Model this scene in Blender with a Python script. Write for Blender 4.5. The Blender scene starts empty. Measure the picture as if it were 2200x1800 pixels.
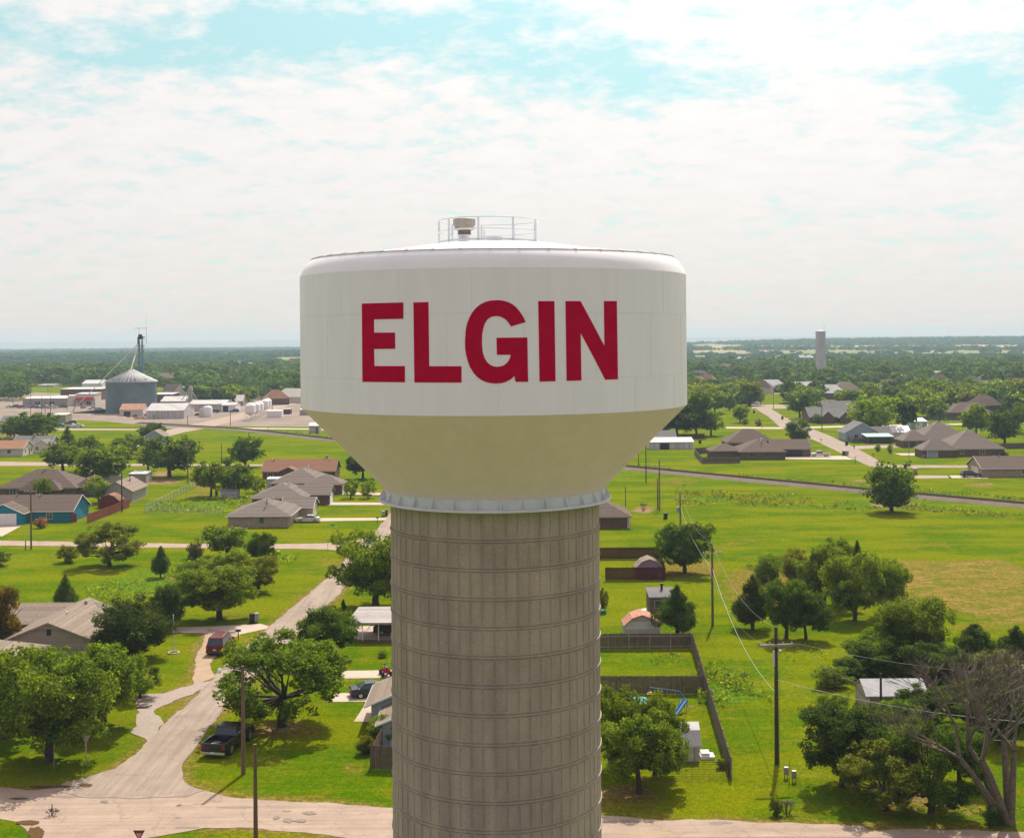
import bpy, bmesh, math, random
import numpy as np
from mathutils import Vector, Matrix
from mathutils.geometry import tessellate_polygon
random.seed(7)
sc = bpy.context.scene
C = sc.collection
PI = math.pi
# ---------------------------------------------------------------- measuring the place from the photograph
F, H = 2800.0, 36.0                      # focal length in photo pixels, camera height in metres
A = math.radians(.42); CA, SA = math.cos(A), math.sin(A)
def uv(px, py):
    dx, dy = px-1100, py-725
    return dx*CA-dy*SA, dx*SA+dy*CA
def G(px, py, h=0.0):                     # ground point (or point at height h) seen at a pixel
    u, v = uv(px, py); z = (H-h)*F/v
    return u*z/F, z
def AT(px, py, Y):                        # point at distance Y seen at a pixel
    u, v = uv(px, py)
    return Vector((u*Y/F, Y, H-v*Y/F))
# ---------------------------------------------------------------- materials
def mat(name, col, rough=.8, metal=0, noise=None, bump=0, spec=.3, scale=3, dark=.6, detail=4, coord='Object', sharp=False, stretch=None):
    m = bpy.data.materials.new(name); m.use_nodes = True
    nt = m.node_tree; b = nt.nodes['Principled BSDF']
    b.inputs['Roughness'].default_value = rough; b.inputs['Metallic'].default_value = metal
    b.inputs['Specular IOR Level'].default_value = spec
    b.inputs['Base Color'].default_value = (*col, 1)
    if noise:
        tc = nt.nodes.new('ShaderNodeTexCoord'); src = tc.outputs[coord]
        if stretch:
            mp = nt.nodes.new('ShaderNodeMapping'); mp.inputs['Scale'].default_value = stretch
            nt.links.new(src, mp.inputs['Vector']); src = mp.outputs[0]
        n = nt.nodes.new('ShaderNodeTexNoise'); n.inputs['Scale'].default_value = scale; n.inputs['Detail'].default_value = detail
        n.inputs['Roughness'].default_value = .65
        nt.links.new(src, n.inputs['Vector'])
        r = nt.nodes.new('ShaderNodeValToRGB')
        r.color_ramp.elements[0].position = .35 if not sharp else .46; r.color_ramp.elements[1].position = .68 if not sharp else .54
        c2 = noise if isinstance(noise, tuple) else tuple(x*dark for x in col)
        r.color_ramp.elements[0].color = (*c2, 1); r.color_ramp.elements[1].color = (*col, 1)
        nt.links.new(n.outputs['Fac'], r.inputs['Fac']); nt.links.new(r.outputs['Color'], b.inputs['Base Color'])
        if bump:
            bp = nt.nodes.new('ShaderNodeBump'); bp.inputs['Strength'].default_value = bump; bp.inputs['Distance'].default_value = .05
            nt.links.new(n.outputs['Fac'], bp.inputs['Height']); nt.links.new(bp.outputs[0], b.inputs['Normal'])
    return m
def stripes(m, axis, period, width, factor, amp=.35, off=0.0):      # thin darker lines (boards, ribs, seams) across a material, in object metres
    nt = m.node_tree; b = nt.nodes['Principled BSDF']
    tc = nt.nodes.new('ShaderNodeTexCoord'); sp = nt.nodes.new('ShaderNodeSeparateXYZ'); nt.links.new(tc.outputs['Object'], sp.inputs[0])
    def M(op, a, bb=None, c=None):
        n = nt.nodes.new('ShaderNodeMath'); n.operation = op
        for i, x in enumerate((a, bb, c)):
            if x is None: continue
            if isinstance(x, (int, float)): n.inputs[i].default_value = x
            else: nt.links.new(x, n.inputs[i])
        return n.outputs[0]
    src = sp.outputs[axis] if isinstance(axis, int) else M('ADD', sp.outputs[0], sp.outputs[1])
    src = M('ADD', src, off)
    fr = M('FRACT', M('DIVIDE', src, period)); cell = M('FLOOR', M('DIVIDE', src, period))
    line = M('LESS_THAN', fr, width/period)
    wn = nt.nodes.new('ShaderNodeTexWhiteNoise'); wn.noise_dimensions = '1D'; nt.links.new(cell, wn.inputs['W'])
    tone = M('MULTIPLY_ADD', wn.outputs['Value'], amp, .975-amp/2)
    val = M('MULTIPLY', tone, M('SUBTRACT', 1, M('MULTIPLY', line, 1-factor)))
    mx = nt.nodes.new('ShaderNodeMix'); mx.data_type = 'RGBA'; mx.blend_type = 'MULTIPLY'; mx.inputs[0].default_value = 1
    cur = b.inputs['Base Color']
    if cur.is_linked: nt.links.new(cur.links[0].from_socket, mx.inputs[6])
    else: mx.inputs[6].default_value = cur.default_value
    cb = nt.nodes.new('ShaderNodeCombineColor')
    for i in range(3): nt.links.new(val, cb.inputs[i])
    nt.links.new(cb.outputs[0], mx.inputs[7]); nt.links.new(mx.outputs[2], b.inputs['Base Color'])
    return m
def brickmat(name, c1, c2, mortar, scale=1.0):
    m = bpy.data.materials.new(name); m.use_nodes = True; nt = m.node_tree; b = nt.nodes['Principled BSDF']
    b.inputs['Roughness'].default_value = .9; b.inputs['Specular IOR Level'].default_value = .2
    tc = nt.nodes.new('ShaderNodeTexCoord'); sp = nt.nodes.new('ShaderNodeSeparateXYZ'); cb = nt.nodes.new('ShaderNodeCombineXYZ')
    ad = nt.nodes.new('ShaderNodeMath'); ad.operation = 'ADD'
    nt.links.new(tc.outputs['Object'], sp.inputs[0]); nt.links.new(sp.outputs[0], ad.inputs[0]); nt.links.new(sp.outputs[1], ad.inputs[1])
    nt.links.new(ad.outputs[0], cb.inputs[0]); nt.links.new(sp.outputs[2], cb.inputs[1])
    br = nt.nodes.new('ShaderNodeTexBrick'); br.inputs['Scale'].default_value = 2.0*scale
    br.inputs['Color1'].default_value = (*c1, 1); br.inputs['Color2'].default_value = (*c2, 1); br.inputs['Mortar'].default_value = (*mortar, 1)
    br.inputs['Mortar Size'].default_value = .02
    nt.links.new(cb.outputs[0], br.inputs['Vector'])
    n = nt.nodes.new('ShaderNodeTexNoise'); n.inputs['Scale'].default_value = 1.5; n.inputs['Detail'].default_value = 6; nt.links.new(tc.outputs['Object'], n.inputs['Vector'])
    mx = nt.nodes.new('ShaderNodeMix'); mx.data_type = 'RGBA'; mx.blend_type = 'MULTIPLY'; mx.inputs[0].default_value = .6
    r = nt.nodes.new('ShaderNodeValToRGB'); r.color_ramp.elements[0].position = .3; r.color_ramp.elements[0].color = (.5, .5, .5, 1); r.color_ramp.elements[1].position = .7
    nt.links.new(n.outputs['Fac'], r.inputs[0]); nt.links.new(br.outputs['Color'], mx.inputs[6]); nt.links.new(r.outputs[0], mx.inputs[7])
    nt.links.new(mx.outputs[2], b.inputs['Base Color'])
    return m
def shingle(name, col):
    m = mat(name, col, .95, noise=True, scale=5, dark=.62, detail=8, spec=.15, bump=.3)
    return stripes(m, 2, .09, .02, .72)
M = dict(
    tank=mat('tank_white_paint', (.90, .86, .93), .45, noise=True, scale=1.3, dark=.94, detail=9, spec=.4, stretch=(1, 1, .12)),
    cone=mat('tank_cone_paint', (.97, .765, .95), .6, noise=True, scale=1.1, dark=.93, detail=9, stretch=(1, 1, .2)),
    roofw=mat('tank_roof_paint', (.84, .83, .81), .5, noise=True, scale=.5, dark=.95),
    red=mat('crimson_letter_paint', (.50, .0008, .040), .8, noise=True, scale=1.2, dark=.9, spec=.05),
    flange=mat('pale_blue_white_steel', (.66, .70, .72), .5, noise=True, scale=1, dark=.85),
    rim=mat('rim_grey', (.50, .47, .47), .6),
    galv=mat('galvanised_steel', (.50, .50, .48), .45, .35, noise=True, scale=2, dark=.75),
    ventm=mat('aged_vent_metal', (.42, .38, .33), .6, .3, noise=True, scale=3, dark=.7),
    wood=mat('weathered_pole_wood', (.20, .135, .085), .9, noise=True, scale=3, dark=.5, stretch=(4, 4, .4)),
    woodd=mat('dark_pole_wood', (.075, .055, .04), .9, noise=True, scale=3, dark=.5, stretch=(4, 4, .4)),
    arm=mat('grey_crossarm_wood', (.36, .31, .27), .9, noise=True, scale=4, dark=.6),
    porc=mat('insulator', (.55, .55, .55), .3), wire=mat('wire_aluminium', (.30, .29, .26), .5, .3), wired=mat('wire_dark', (.06, .06, .06), .7),
    white=mat('white_paint', (.78, .77, .74), .6, noise=True, scale=1.5, dark=.85), whitem=mat('white_metal_roof', (.56, .54, .51), .5, noise=True, scale=.5, dark=.75),
    cream=mat('cream_siding', (.62, .57, .47), .8, noise=True, scale=2, dark=.85), black=mat('black_plastic_and_shade', (.015, .015, .016), .5),
    glass=mat('window_glass', (.03, .045, .055), .08, spec=.6), tyre=mat('tyre_rubber', (.02, .02, .02), .9), chrome=mat('chrome', (.55, .55, .55), .25, .8),
    lampg=mat('lamp_cover', (.75, .78, .76), .2), steel=mat('grey_steel', (.33, .34, .34), .5, .5, noise=True, scale=3, dark=.7),
    taill=mat('tail_light', (.35, .01, .01), .2), headl=mat('head_light', (.7, .7, .68), .15), plate=mat('number_plate', (.55, .65, .72), .5),
    concrete=mat('driveway_concrete', (.46, .37, .29), .95, noise=True, scale=.8, dark=.82, detail=8),
    gravel=mat('gravel', (.36, .29, .235), 1, noise=True, scale=6, dark=.6, detail=8, bump=.4),
    ballast=mat('rail_ballast', (.185, .145, .105), 1, noise=True, scale=5, dark=.45, detail=10, bump=.6),
    dirt=mat('bare_dirt', (.34, .25, .19), 1, noise=True, scale=.12, dark=.7, detail=10),
    railm=mat('rail_steel', (.12, .07, .05), .6, .4), tie=mat('wood_tie', (.08, .055, .04), .95),
    teal=mat('teal_siding', (.012, .20, .27), .75, noise=True, scale=2, dark=.85), maroon=mat('maroon_wood', (.17, .025, .02), .85, noise=True, scale=2, dark=.6),
    tanw=mat('tan_siding', (.33, .28, .20), .85, noise=True, scale=2, dark=.85), greyw=mat('grey_siding', (.36, .33, .29), .85, noise=True, scale=2, dark=.8),
    bluew=mat('blue_grey_siding', (.30, .36, .39), .8, noise=True, scale=2, dark=.85), greend=mat('green_metal', (.20, .38, .30), .6),
    bark=mat('bark', (.075, .055, .04), .95, noise=True, scale=4, dark=.5), deadb=mat('dead_bark', (.17, .138, .10), .95, noise=True, scale=4, dark=.55),
    rust=mat('rusty_metal_roof', (.50, .30, .18), .8, noise=(.24, .09, .05), scale=1.2, dark=.5, detail=8),
    rustt=mat('rusty_tin_roof', (.46, .22, .13), .8, noise=(.26, .10, .06), scale=2.5, detail=8),
    pink=mat('sun_faded_purple', (.28, .20, .24), .8), bluep=mat('blue_plastic', (.01, .12, .33), .4), tealp=mat('teal_plastic', (.02, .26, .30), .5),
    yel=mat('yellow_plastic', (.6, .38, .03), .5), signg=mat('street_sign_green', (.01, .22, .13), .5), signb=mat('sign_back_metal', (.42, .34, .24), .5, .2),
    signr=mat('sign_faded_red', (.22, .035, .03), .5), signw=mat('sign_pale_pink', (.55, .38, .33), .5),
    puddle=mat('muddy_water', (.12, .07, .03), .08, spec=.6), brush=mat('brush_twigs', (.22, .17, .12), .95),
    brickt=brickmat('tan_brick', (.42, .32, .235), (.33, .24, .17), (.33, .28, .22)), brickr=brickmat('red_brick', (.17, .075, .055), (.11, .045, .035), (.2, .16, .14)),
    brickd=brickmat('brown_brick', (.17, .105, .072), (.12, .072, .05), (.14, .11, .09)), bricko=brickmat('orange_brick', (.34, .15, .08), (.27, .11, .06), (.3, .2, .14)),
    shg=shingle('shingle_grey_brown', (.215, .175, .145)), sht=shingle('shingle_tan', (.30, .235, .18)), shb=shingle('shingle_brown', (.16, .115, .09)),
    sho=shingle('shingle_rust', (.29, .145, .09)), shk=shingle('shingle_orange', (.42, .22, .125)), shgy=shingle('shingle_grey', (.21, .20, .19)),
    silo=mat('silo_concrete', (.56, .53, .51), .9, noise=True, scale=.5, dark=.8, stretch=(1, 1, .15)),
)
stripes(M['tanw'], 2, .28, .03, .6); stripes(M['galv'], 2, .5, .08, .8); stripes(M['teal'], 2, .2, .02, .75)
fence_g = stripes(mat('grey_fence_boards', (.17, .125, .09), .95, noise=True, scale=2, dark=.6), 'xy', .15, .025, .3)
fence_r = stripes(mat('maroon_fence_boards', (.11, .016, .016), .9, noise=True, scale=2, dark=.6), 'xy', .15, .02, .4)
fence_c = stripes(mat('red_cedar_fence_boards', (.26, .06, .03), .9, noise=True, scale=2, dark=.7), 'xy', .15, .02, .5)
metalside = stripes(mat('ribbed_white_siding', (.56, .53, .50), .6, noise=True, scale=1, dark=.85), 'xy', .6, .12, .6)
ribroof = stripes(mat('ribbed_white_roof', (.44, .41, .38), .5, noise=True, scale=.8, dark=.85), 'xy', .9, .08, .8)
tinroof = stripes(mat('ribbed_tin_carport_roof', (.31, .275, .25), .5, .2, noise=True, scale=1.5, dark=.75), 1, .5, .12, .62)
# concrete of the shaft: mottled, each lift a little different
def shaft_mat():
    m = mat('shaft_concrete', (.425, .362, .305), .95, noise=True, scale=.9, dark=.88, detail=10, spec=.2, bump=.25)
    nt = m.node_tree; b = nt.nodes['Principled BSDF']; src = b.inputs['Base Color'].links[0].from_socket
    tc = nt.nodes.new('ShaderNodeTexCoord'); mp = nt.nodes.new('ShaderNodeMapping'); mp.inputs['Scale'].default_value = (.9, .9, .12)
    n = nt.nodes.new('ShaderNodeTexNoise'); n.inputs['Scale'].default_value = 1.3; n.inputs['Detail'].default_value = 6
    nt.links.new(tc.outputs['Object'], mp.inputs[0]); nt.links.new(mp.outputs[0], n.inputs['Vector'])
    n2 = nt.nodes.new('ShaderNodeTexNoise'); n2.inputs['Scale'].default_value = 18; n2.inputs['Detail'].default_value = 4; nt.links.new(tc.outputs['Object'], n2.inputs['Vector'])
    for nn, lo in ((n, .85), (n2, .84)):
        r = nt.nodes.new('ShaderNodeValToRGB'); r.color_ramp.elements[0].position = .38; r.color_ramp.elements[0].color = (lo, lo, lo, 1)
        r.color_ramp.elements[1].position = .62; r.color_ramp.elements[1].color = (1.08, 1.06, 1.03, 1)
        mx = nt.nodes.new('ShaderNodeMix'); mx.data_type = 'RGBA'; mx.blend_type = 'MULTIPLY'; mx.inputs[0].default_value = 1
        nt.links.new(nn.outputs['Fac'], r.inputs[0]); nt.links.new(src, mx.inputs[6]); nt.links.new(r.outputs[0], mx.inputs[7]); src = mx.outputs[2]
    nt.links.new(src, b.inputs['Base Color'])
    return m
M['shaft'] = stripes(shaft_mat(), 2, 1.54, .0001, 1.0, .13, .98)
def leafmat():
    m = bpy.data.materials.new('foliage'); m.use_nodes = True; nt = m.node_tree; nt.nodes.remove(nt.nodes['Principled BSDF'])
    out = nt.nodes['Material Output']; oi = nt.nodes.new('ShaderNodeObjectInfo'); tc = nt.nodes.new('ShaderNodeTexCoord')
    n = nt.nodes.new('ShaderNodeTexNoise'); n.inputs['Scale'].default_value = .55; n.inputs['Detail'].default_value = 5; n.inputs['Roughness'].default_value = .8
    nt.links.new(tc.outputs['Object'], n.inputs['Vector'])
    r = nt.nodes.new('ShaderNodeValToRGB'); r.color_ramp.elements[0].position = .3; r.color_ramp.elements[0].color = (.52, .60, .62, 1)
    r.color_ramp.elements[1].position = .7; r.color_ramp.elements[1].color = (1.45, 1.28, .9, 1)
    nt.links.new(n.outputs['Fac'], r.inputs[0])
    mx = nt.nodes.new('ShaderNodeMix'); mx.data_type = 'RGBA'; mx.blend_type = 'MULTIPLY'; mx.inputs[0].default_value = 1
    nt.links.new(oi.outputs['Color'], mx.inputs[6]); nt.links.new(r.outputs[0], mx.inputs[7])
    at = nt.nodes.new('ShaderNodeAttribute'); at.attribute_name = 'tone'
    mp = nt.nodes.new('ShaderNodeMapRange'); mp.inputs['To Min'].default_value = .55; mp.inputs['To Max'].default_value = 1.6; nt.links.new(at.outputs['Fac'], mp.inputs[0])
    m2 = nt.nodes.new('ShaderNodeMix'); m2.data_type = 'RGBA'; m2.blend_type = 'MULTIPLY'; m2.inputs[0].default_value = 1
    cb = nt.nodes.new('ShaderNodeCombineColor')
    for i in range(3): nt.links.new(mp.outputs[0], cb.inputs[i])
    nt.links.new(mx.outputs[2], m2.inputs[6]); nt.links.new(cb.outputs[0], m2.inputs[7])
    d = nt.nodes.new('ShaderNodeBsdfDiffuse'); t = nt.nodes.new('ShaderNodeBsdfTranslucent'); g = nt.nodes.new('ShaderNodeBsdfGlossy')
    g.inputs['Roughness'].default_value = .45; g.inputs['Color'].default_value = (.35, .35, .35, 1)
    nt.links.new(m2.outputs[2], d.inputs[0])
    ty = nt.nodes.new('ShaderNodeMix'); ty.data_type = 'RGBA'; ty.blend_type = 'MULTIPLY'; ty.inputs[0].default_value = 1; ty.inputs[7].default_value = (1.5, 1.4, .5, 1)
    nt.links.new(m2.outputs[2], ty.inputs[6]); nt.links.new(ty.outputs[2], t.inputs[0])
    s1 = nt.nodes.new('ShaderNodeMixShader'); s1.inputs[0].default_value = .46; nt.links.new(d.outputs[0], s1.inputs[1]); nt.links.new(t.outputs[0], s1.inputs[2])
    s2 = nt.nodes.new('ShaderNodeMixShader'); s2.inputs[0].default_value = .02; nt.links.new(s1.outputs[0], s2.inputs[1]); nt.links.new(g.outputs[0], s2.inputs[2])
    nt.links.new(s2.outputs[0], out.inputs[0])
    return m
M['leaf'] = leafmat()
# ---------------------------------------------------------------- mesh building
class MB:
    def __init__(s): s.v = []; s.f = []; s.sm = []
    def add(s, vs, fs, smooth=False):
        k = len(s.v); s.v += [tuple(p) for p in vs]; s.f += [tuple(i+k for i in f) for f in fs]; s.sm += [smooth]*len(fs); return s
    def box(s, x0, x1, y0, y1, z0, z1, top=None):
        t = top or (x0, x1, y0, y1)
        return s.add([(x0, y0, z0), (x1, y0, z0), (x1, y1, z0), (x0, y1, z0), (t[0], t[2], z1), (t[1], t[2], z1), (t[1], t[3], z1), (t[0], t[3], z1)],
                     [(0, 3, 2, 1), (4, 5, 6, 7), (0, 1, 5, 4), (1, 2, 6, 5), (2, 3, 7, 6), (3, 0, 4, 7)])
    def bar(s, p0, p1, w, h=None):
        p0, p1 = Vector(p0), Vector(p1); d = (p1-p0).normalized(); h = h or w
        a = d.cross(Vector((0, 0, 1)));  a = a.normalized() if a.length > 1e-4 else Vector((1, 0, 0)); b = a.cross(d)
        vs = [p+a*i*w/2+b*j*h/2 for p in (p0, p1) for i, j in ((-1, -1), (1, -1), (1, 1), (-1, 1))]
        return s.add(vs, [(0, 1, 2, 3), (7, 6, 5, 4), (0, 4, 5, 1), (1, 5, 6, 2), (2, 6, 7, 3), (3, 7, 4, 0)])
    def tube(s, p0, p1, r0, r1=None, n=8, caps=True, smooth=True):
        p0, p1 = Vector(p0), Vector(p1); r1 = r0 if r1 is None else r1; d = (p1-p0).normalized()
        a = d.cross(Vector((0, 0, 1)) if abs(d.z) < .95 else Vector((1, 0, 0))).normalized(); b = a.cross(d)
        vs = []
        for p, r in ((p0, r0), (p1, r1)):
            vs += [p+a*r*math.cos(2*PI*i/n)+b*r*math.sin(2*PI*i/n) for i in range(n)]
        fs = [(i, i+n, (i+1) % n+n, (i+1) % n) for i in range(n)]
        s.add(vs, fs, smooth)
        if caps: s.add(vs[:n], [tuple(range(n))]); s.add(vs[n:], [tuple(reversed(range(n)))])
        return s
    def path(s, pts, r, n=5):
        for a, b in zip(pts[:-1], pts[1:]): s.tube(a, b, r, r, n, False)
        return s
    def lathe(s, prof, cx=0, cy=0, n=96, smooth=True, a0=0, a1=2*PI):
        full = abs(a1-a0-2*PI) < 1e-6; m = n if full else n+1
        k = len(prof); vs = [(cx+r*math.sin(a0+(a1-a0)*i/n), cy-r*math.cos(a0+(a1-a0)*i/n), z) for i in range(m) for r, z in prof]
        fs = [(i*k+j, ((i+1) % m)*k+j, ((i+1) % m)*k+j+1, i*k+j+1) for i in range(n) for j in range(k-1)]
        return s.add(vs, fs, smooth)
    def poly(s, pts, z): return s.add([(p[0], p[1], z) for p in pts], [tuple(range(len(pts)))])
    def prism(s, prof, x0, x1, xt=None):      # prof in (y, z), extruded along x
        n = len(prof); vs = [(x0, y, z) for y, z in prof]+[(x1, y, z) for y, z in prof]
        return s.add(vs, [tuple(range(n)), tuple(reversed(range(n, 2*n)))]+[(i, i+n, (i+1) % n+n, (i+1) % n) for i in range(n)])
    def build(s, name, m, parent=None, bevel=0):
        me = bpy.data.meshes.new(name); me.from_pydata(s.v, [], s.f); me.polygons.foreach_set('use_smooth', s.sm)
        bm = bmesh.new(); bm.from_mesh(me)
        if bevel: bmesh.ops.remove_doubles(bm, verts=bm.verts, dist=1e-4); bmesh.ops.bevel(bm, geom=bm.edges[:], offset=bevel, segments=2, affect='EDGES', profile=.6)
        bmesh.ops.recalc_face_normals(bm, faces=bm.faces[:]); bm.to_mesh(me); bm.free()
        me.materials.append(m); o = bpy.data.objects.new(name, me); C.objects.link(o)
        if parent: o.parent = parent
        return o
def tag(o, label=None, cat=None, group=None, kind=None):
    if label: o['label'] = label
    if cat: o['category'] = cat
    if group: o['group'] = group
    if kind: o['kind'] = kind
    return o
def thing(name, label, cat, loc=(0, 0, 0), rz=0, group=None):
    o = bpy.data.objects.new(name, None); o.empty_display_size = .5; C.objects.link(o); o.location = loc; o.rotation_euler = (0, 0, rz)
    return tag(o, label, cat, group)
def kids(o): return list(o.children)
def dup(o, loc, rz=0, label=None, group=None, parent=None):
    c = o.copy(); C.objects.link(c)
    if parent: c.parent = parent
    else: c.location = loc; c.rotation_euler = (0, 0, rz)
    if label: c['label'] = label
    if group: c['group'] = group
    for ch in kids(o): dup(ch, None, parent=c)
    return c
# ---------------------------------------------------------------- camera
cam = bpy.data.cameras.new('camera'); co = bpy.data.objects.new('camera', cam); C.objects.link(co); sc.camera = co
cam.sensor_width = 36; cam.sensor_fit = 'HORIZONTAL'; cam.lens = 36*F/2200; cam.clip_start = .5; cam.clip_end = 30000
cam.shift_y = -(900-725)/2200
co.location = (0, 0, H); co.rotation_mode = 'XYZ'
R0 = Matrix.Rotation(PI/2, 4, 'X') @ Matrix.Rotation(-A, 4, 'Z')
co.rotation_euler = R0.to_euler()
# ---------------------------------------------------------------- the water tower
TX, TY = -1.05, 75.0
tower = thing('water_tower', 'huge white water tower with red ELGIN lettering on a ribbed concrete shaft', 'water tower', (TX, TY, 0))
def Z(h): return H+h
N = 160
MB().lathe([(11.0, Z(-3.84)), (11.0, Z(3.44))], n=N).build('tank_wall', M['tank'], tower)
MB().lathe([(11.003, Z(3.44)), (10.86, Z(3.80)), (10.62, Z(4.17)), (10.36, Z(4.40))], n=N).build('tank_shoulder', M['roofw'], tower)
rf = MB().lathe([(10.33, Z(4.44)), (8.5, Z(4.62)), (6.2, Z(4.90)), (3.6, Z(5.30)), (2.0, Z(5.43)), (0, Z(5.48))], n=N).build('tank_roof', M['roofw'], tower)
rm = MB().lathe([(10.30, Z(4.37)), (10.385, Z(4.39)), (10.385, Z(4.43)), (10.30, Z(4.455))], n=N)
for i in range(44):
    a = 2*PI*i/44; c, s_ = math.cos(a), math.sin(a)
    rm.bar((10.40*c, 10.40*s_, Z(4.42)), (10.10*c, 10.10*s_, Z(4.52)), .10, .05)
rm.build('roof_rim', M['rim'], rf)
MB().lathe([(11.0-.004, Z(-3.842)), (6.28, Z(-8.58))], n=N).build('tank_cone', M['cone'], tower)
# weld seams on the wall
sm_ = MB()
for zz in (1.22, -2.05): sm_.lathe([(11.0, Z(zz)-.012), (11.012, Z(zz)), (11.0, Z(zz)+.012)], n=N)
for k, (z0, z1) in enumerate(((-3.84, -2.05), (-2.05, 1.22), (1.22, 3.44))):
    for i in range(18):
        a = 2*PI*(i+.33*k+.1)/18; c, s_ = math.sin(a), -math.cos(a)
        sm_.tube((11.0*c, 11.0*s_, Z(z0)), (11.0*c, 11.0*s_, Z(z1)), .010, n=4, caps=False)
sm_.build('weld_seam', mat('seam_paint', (.77, .745, .77), .5), tower)
# flange ring, plate and gussets
MB().lathe([(6.28, Z(-8.56)), (6.34, Z(-8.56)), (6.34, Z(-9.08)), (6.66, Z(-9.08)), (6.68, Z(-9.21)), (5.9, Z(-9.21))], n=N, smooth=False).build('flange_ring', M['flange'], tower)
for i in range(32):
    a = 2*PI*(i+.3)/32; c, s_ = math.sin(a), -math.cos(a); t = Vector((math.cos(a), math.sin(a), 0))*.03
    P = [Vector((6.33*c, 6.33*s_, Z(-8.60))), Vector((6.33*c, 6.33*s_, Z(-9.08))), Vector((6.63*c, 6.63*s_, Z(-9.08))), Vector((6.63*c, 6.63*s_, Z(-9.02))), Vector((6.37*c, 6.37*s_, Z(-8.60)))]
    MB().add([p+t for p in P]+[p-t for p in P], [(0, 1, 2, 3, 4), (9, 8, 7, 6, 5)]+[(j, j+5, (j+1) % 5+5, (j+1) % 5) for j in range(5)]).build('gusset', M['flange'], tower)
# shaft with cast grooves and lift ribs
def shaft():
    R = 5.98; NP = 60; rows = []; z0, pitch = Z(-10.8), 1.54
    ths = []
    w = .075/R
    for i in range(NP):
        a = 2*PI*i/NP
        ths += [(a-w, 0), (a-w+.004, 1), (a+w-.004, 1), (a+w, 0), (a+PI/NP, 0)]
    zs = [(Z(-9.2), 0, 0)]
    z = z0
    top = Z(-9.2)
    prev = top
    while prev > 0:
        lo = max(z, 0)
        zs += [(prev-.19, 0, 0), (prev-.20, 0, 1), (lo+.20, 0, 1), (lo+.19, 0, 0), (lo+.11, 0, 0), (lo+.10, -.05, 0), (lo+.04, -.05, 0), (lo+.035, .05, 0), (lo-.05, .05, 0), (lo-.06, -.03, 0), (lo-.10, -.03, 0), (lo-.105, 0, 0)]
        prev = lo; z -= pitch
    nT = len(ths); vs = []; fs = []
    for (zz, dr, g) in zs:
        for (a, gi) in ths:
            r = R+dr-(.04 if (g and gi) else 0)
            vs.append((r*math.sin(a), -r*math.cos(a), zz))
    for j in range(len(zs)-1):
        for i in range(nT): fs.append((j*nT+i, (j+1)*nT+i, (j+1)*nT+(i+1) % nT, j*nT+(i+1) % nT))
    return MB().add(vs, fs).build('shaft', M['shaft'], tower)
shaft()
# letters wrapped on the tank wall
def wallpt(zx, zy):
    px, py = zx/2.4114+620, zy/2.4114+440; u, v = uv(px, py); dx, dz = u/F, -v/F
    # ray (t*dx, t, H+t*dz) meets the wall cylinder
    a = dx*dx+1; b = -2*(dx*TX+TY); c = TX*TX+TY*TY-121.0; t = (-b-math.sqrt(b*b-4*a*c))/(2*a)
    x, y = t*dx-TX, t-TY
    return math.atan2(x, -y)*11.0, H+t*dz
LET = dict(
 E=[(380,512),(595,506),(595,591),(443,594),(443,662),(552,662),(553,746),(443,747),(445,835),(603,835),(603,919),(383,917)],
 L=[(647,506),(725,504),(729,836),(896,836),(896,921),(652,920)],
 G=[(1228,608),(1220,588),(1208,568),(1194,548),(1178,530),(1158,514),(1135,503),(1108,496),(1080,494),(1048,496),(1020,503),(993,516),(970,535),(950,560),(935,588),(923,620),(917,655),(914,710),(915,745),(920,778),(929,812),(941,843),(957,869),(976,891),(998,907),(1022,918),(1048,924),(1075,926),(1100,924),(1124,918),(1150,905),(1170,887),(1175,917),(1241,917),(1237,687),(1077,689),(1079,777),(1150,777),(1148,790),(1141,806),(1130,820),(1116,831),(1098,837),(1078,839),(1060,836),(1042,827),(1028,814),(1016,795),(1007,768),(1003,738),(1002,710),(1003,672),(1009,640),(1018,613),(1031,594),(1046,583),(1062,578),(1078,577),(1096,579),(1112,586),(1127,597),(1140,612),(1152,631)],
 I=[(1293,499),(1377,499),(1383,914),(1300,916)],
 N=[(1434,499),(1512,499),(1636,732),(1633,499),(1700,499),(1706,904),(1640,906),(1513,665),(1517,910),(1440,912)])
for k, pts in LET.items():
    bm = bmesh.new(); vs = [bm.verts.new((*wallpt(*p), 0)) for p in pts]
    for t_ in tessellate_polygon([[v.co.copy() for v in vs]]): bm.faces.new([vs[i] for i in t_])
    bmesh.ops.recalc_face_normals(bm, faces=bm.faces[:])
    xs = [v.co.x for v in bm.verts]; x = min(xs)+.12
    while x < max(xs):
        bmesh.ops.bisect_plane(bm, geom=bm.verts[:]+bm.edges[:]+bm.faces[:], plane_co=(x, 0, 0), plane_no=(1, 0, 0)); x += .12
    r = bmesh.ops.extrude_face_region(bm, geom=bm.faces[:])
    for v in r['geom']:
        if isinstance(v, bmesh.types.BMVert): v.co.z = .012
    for v in bm.verts:
        a = v.co.x/11.0; rr = 11.002+v.co.z; v.co = Vector((rr*math.sin(a), -rr*math.cos(a), v.co.y))
    bmesh.ops.recalc_face_normals(bm, faces=bm.faces[:])
    me = bpy.data.meshes.new('letter'); bm.to_mesh(me); bm.free(); me.materials.append(M['red'])
    o = bpy.data.objects.new('letter', me); C.objects.link(o); o.parent = tower; o['label'] = 'crimson painted letter '+k
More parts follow.
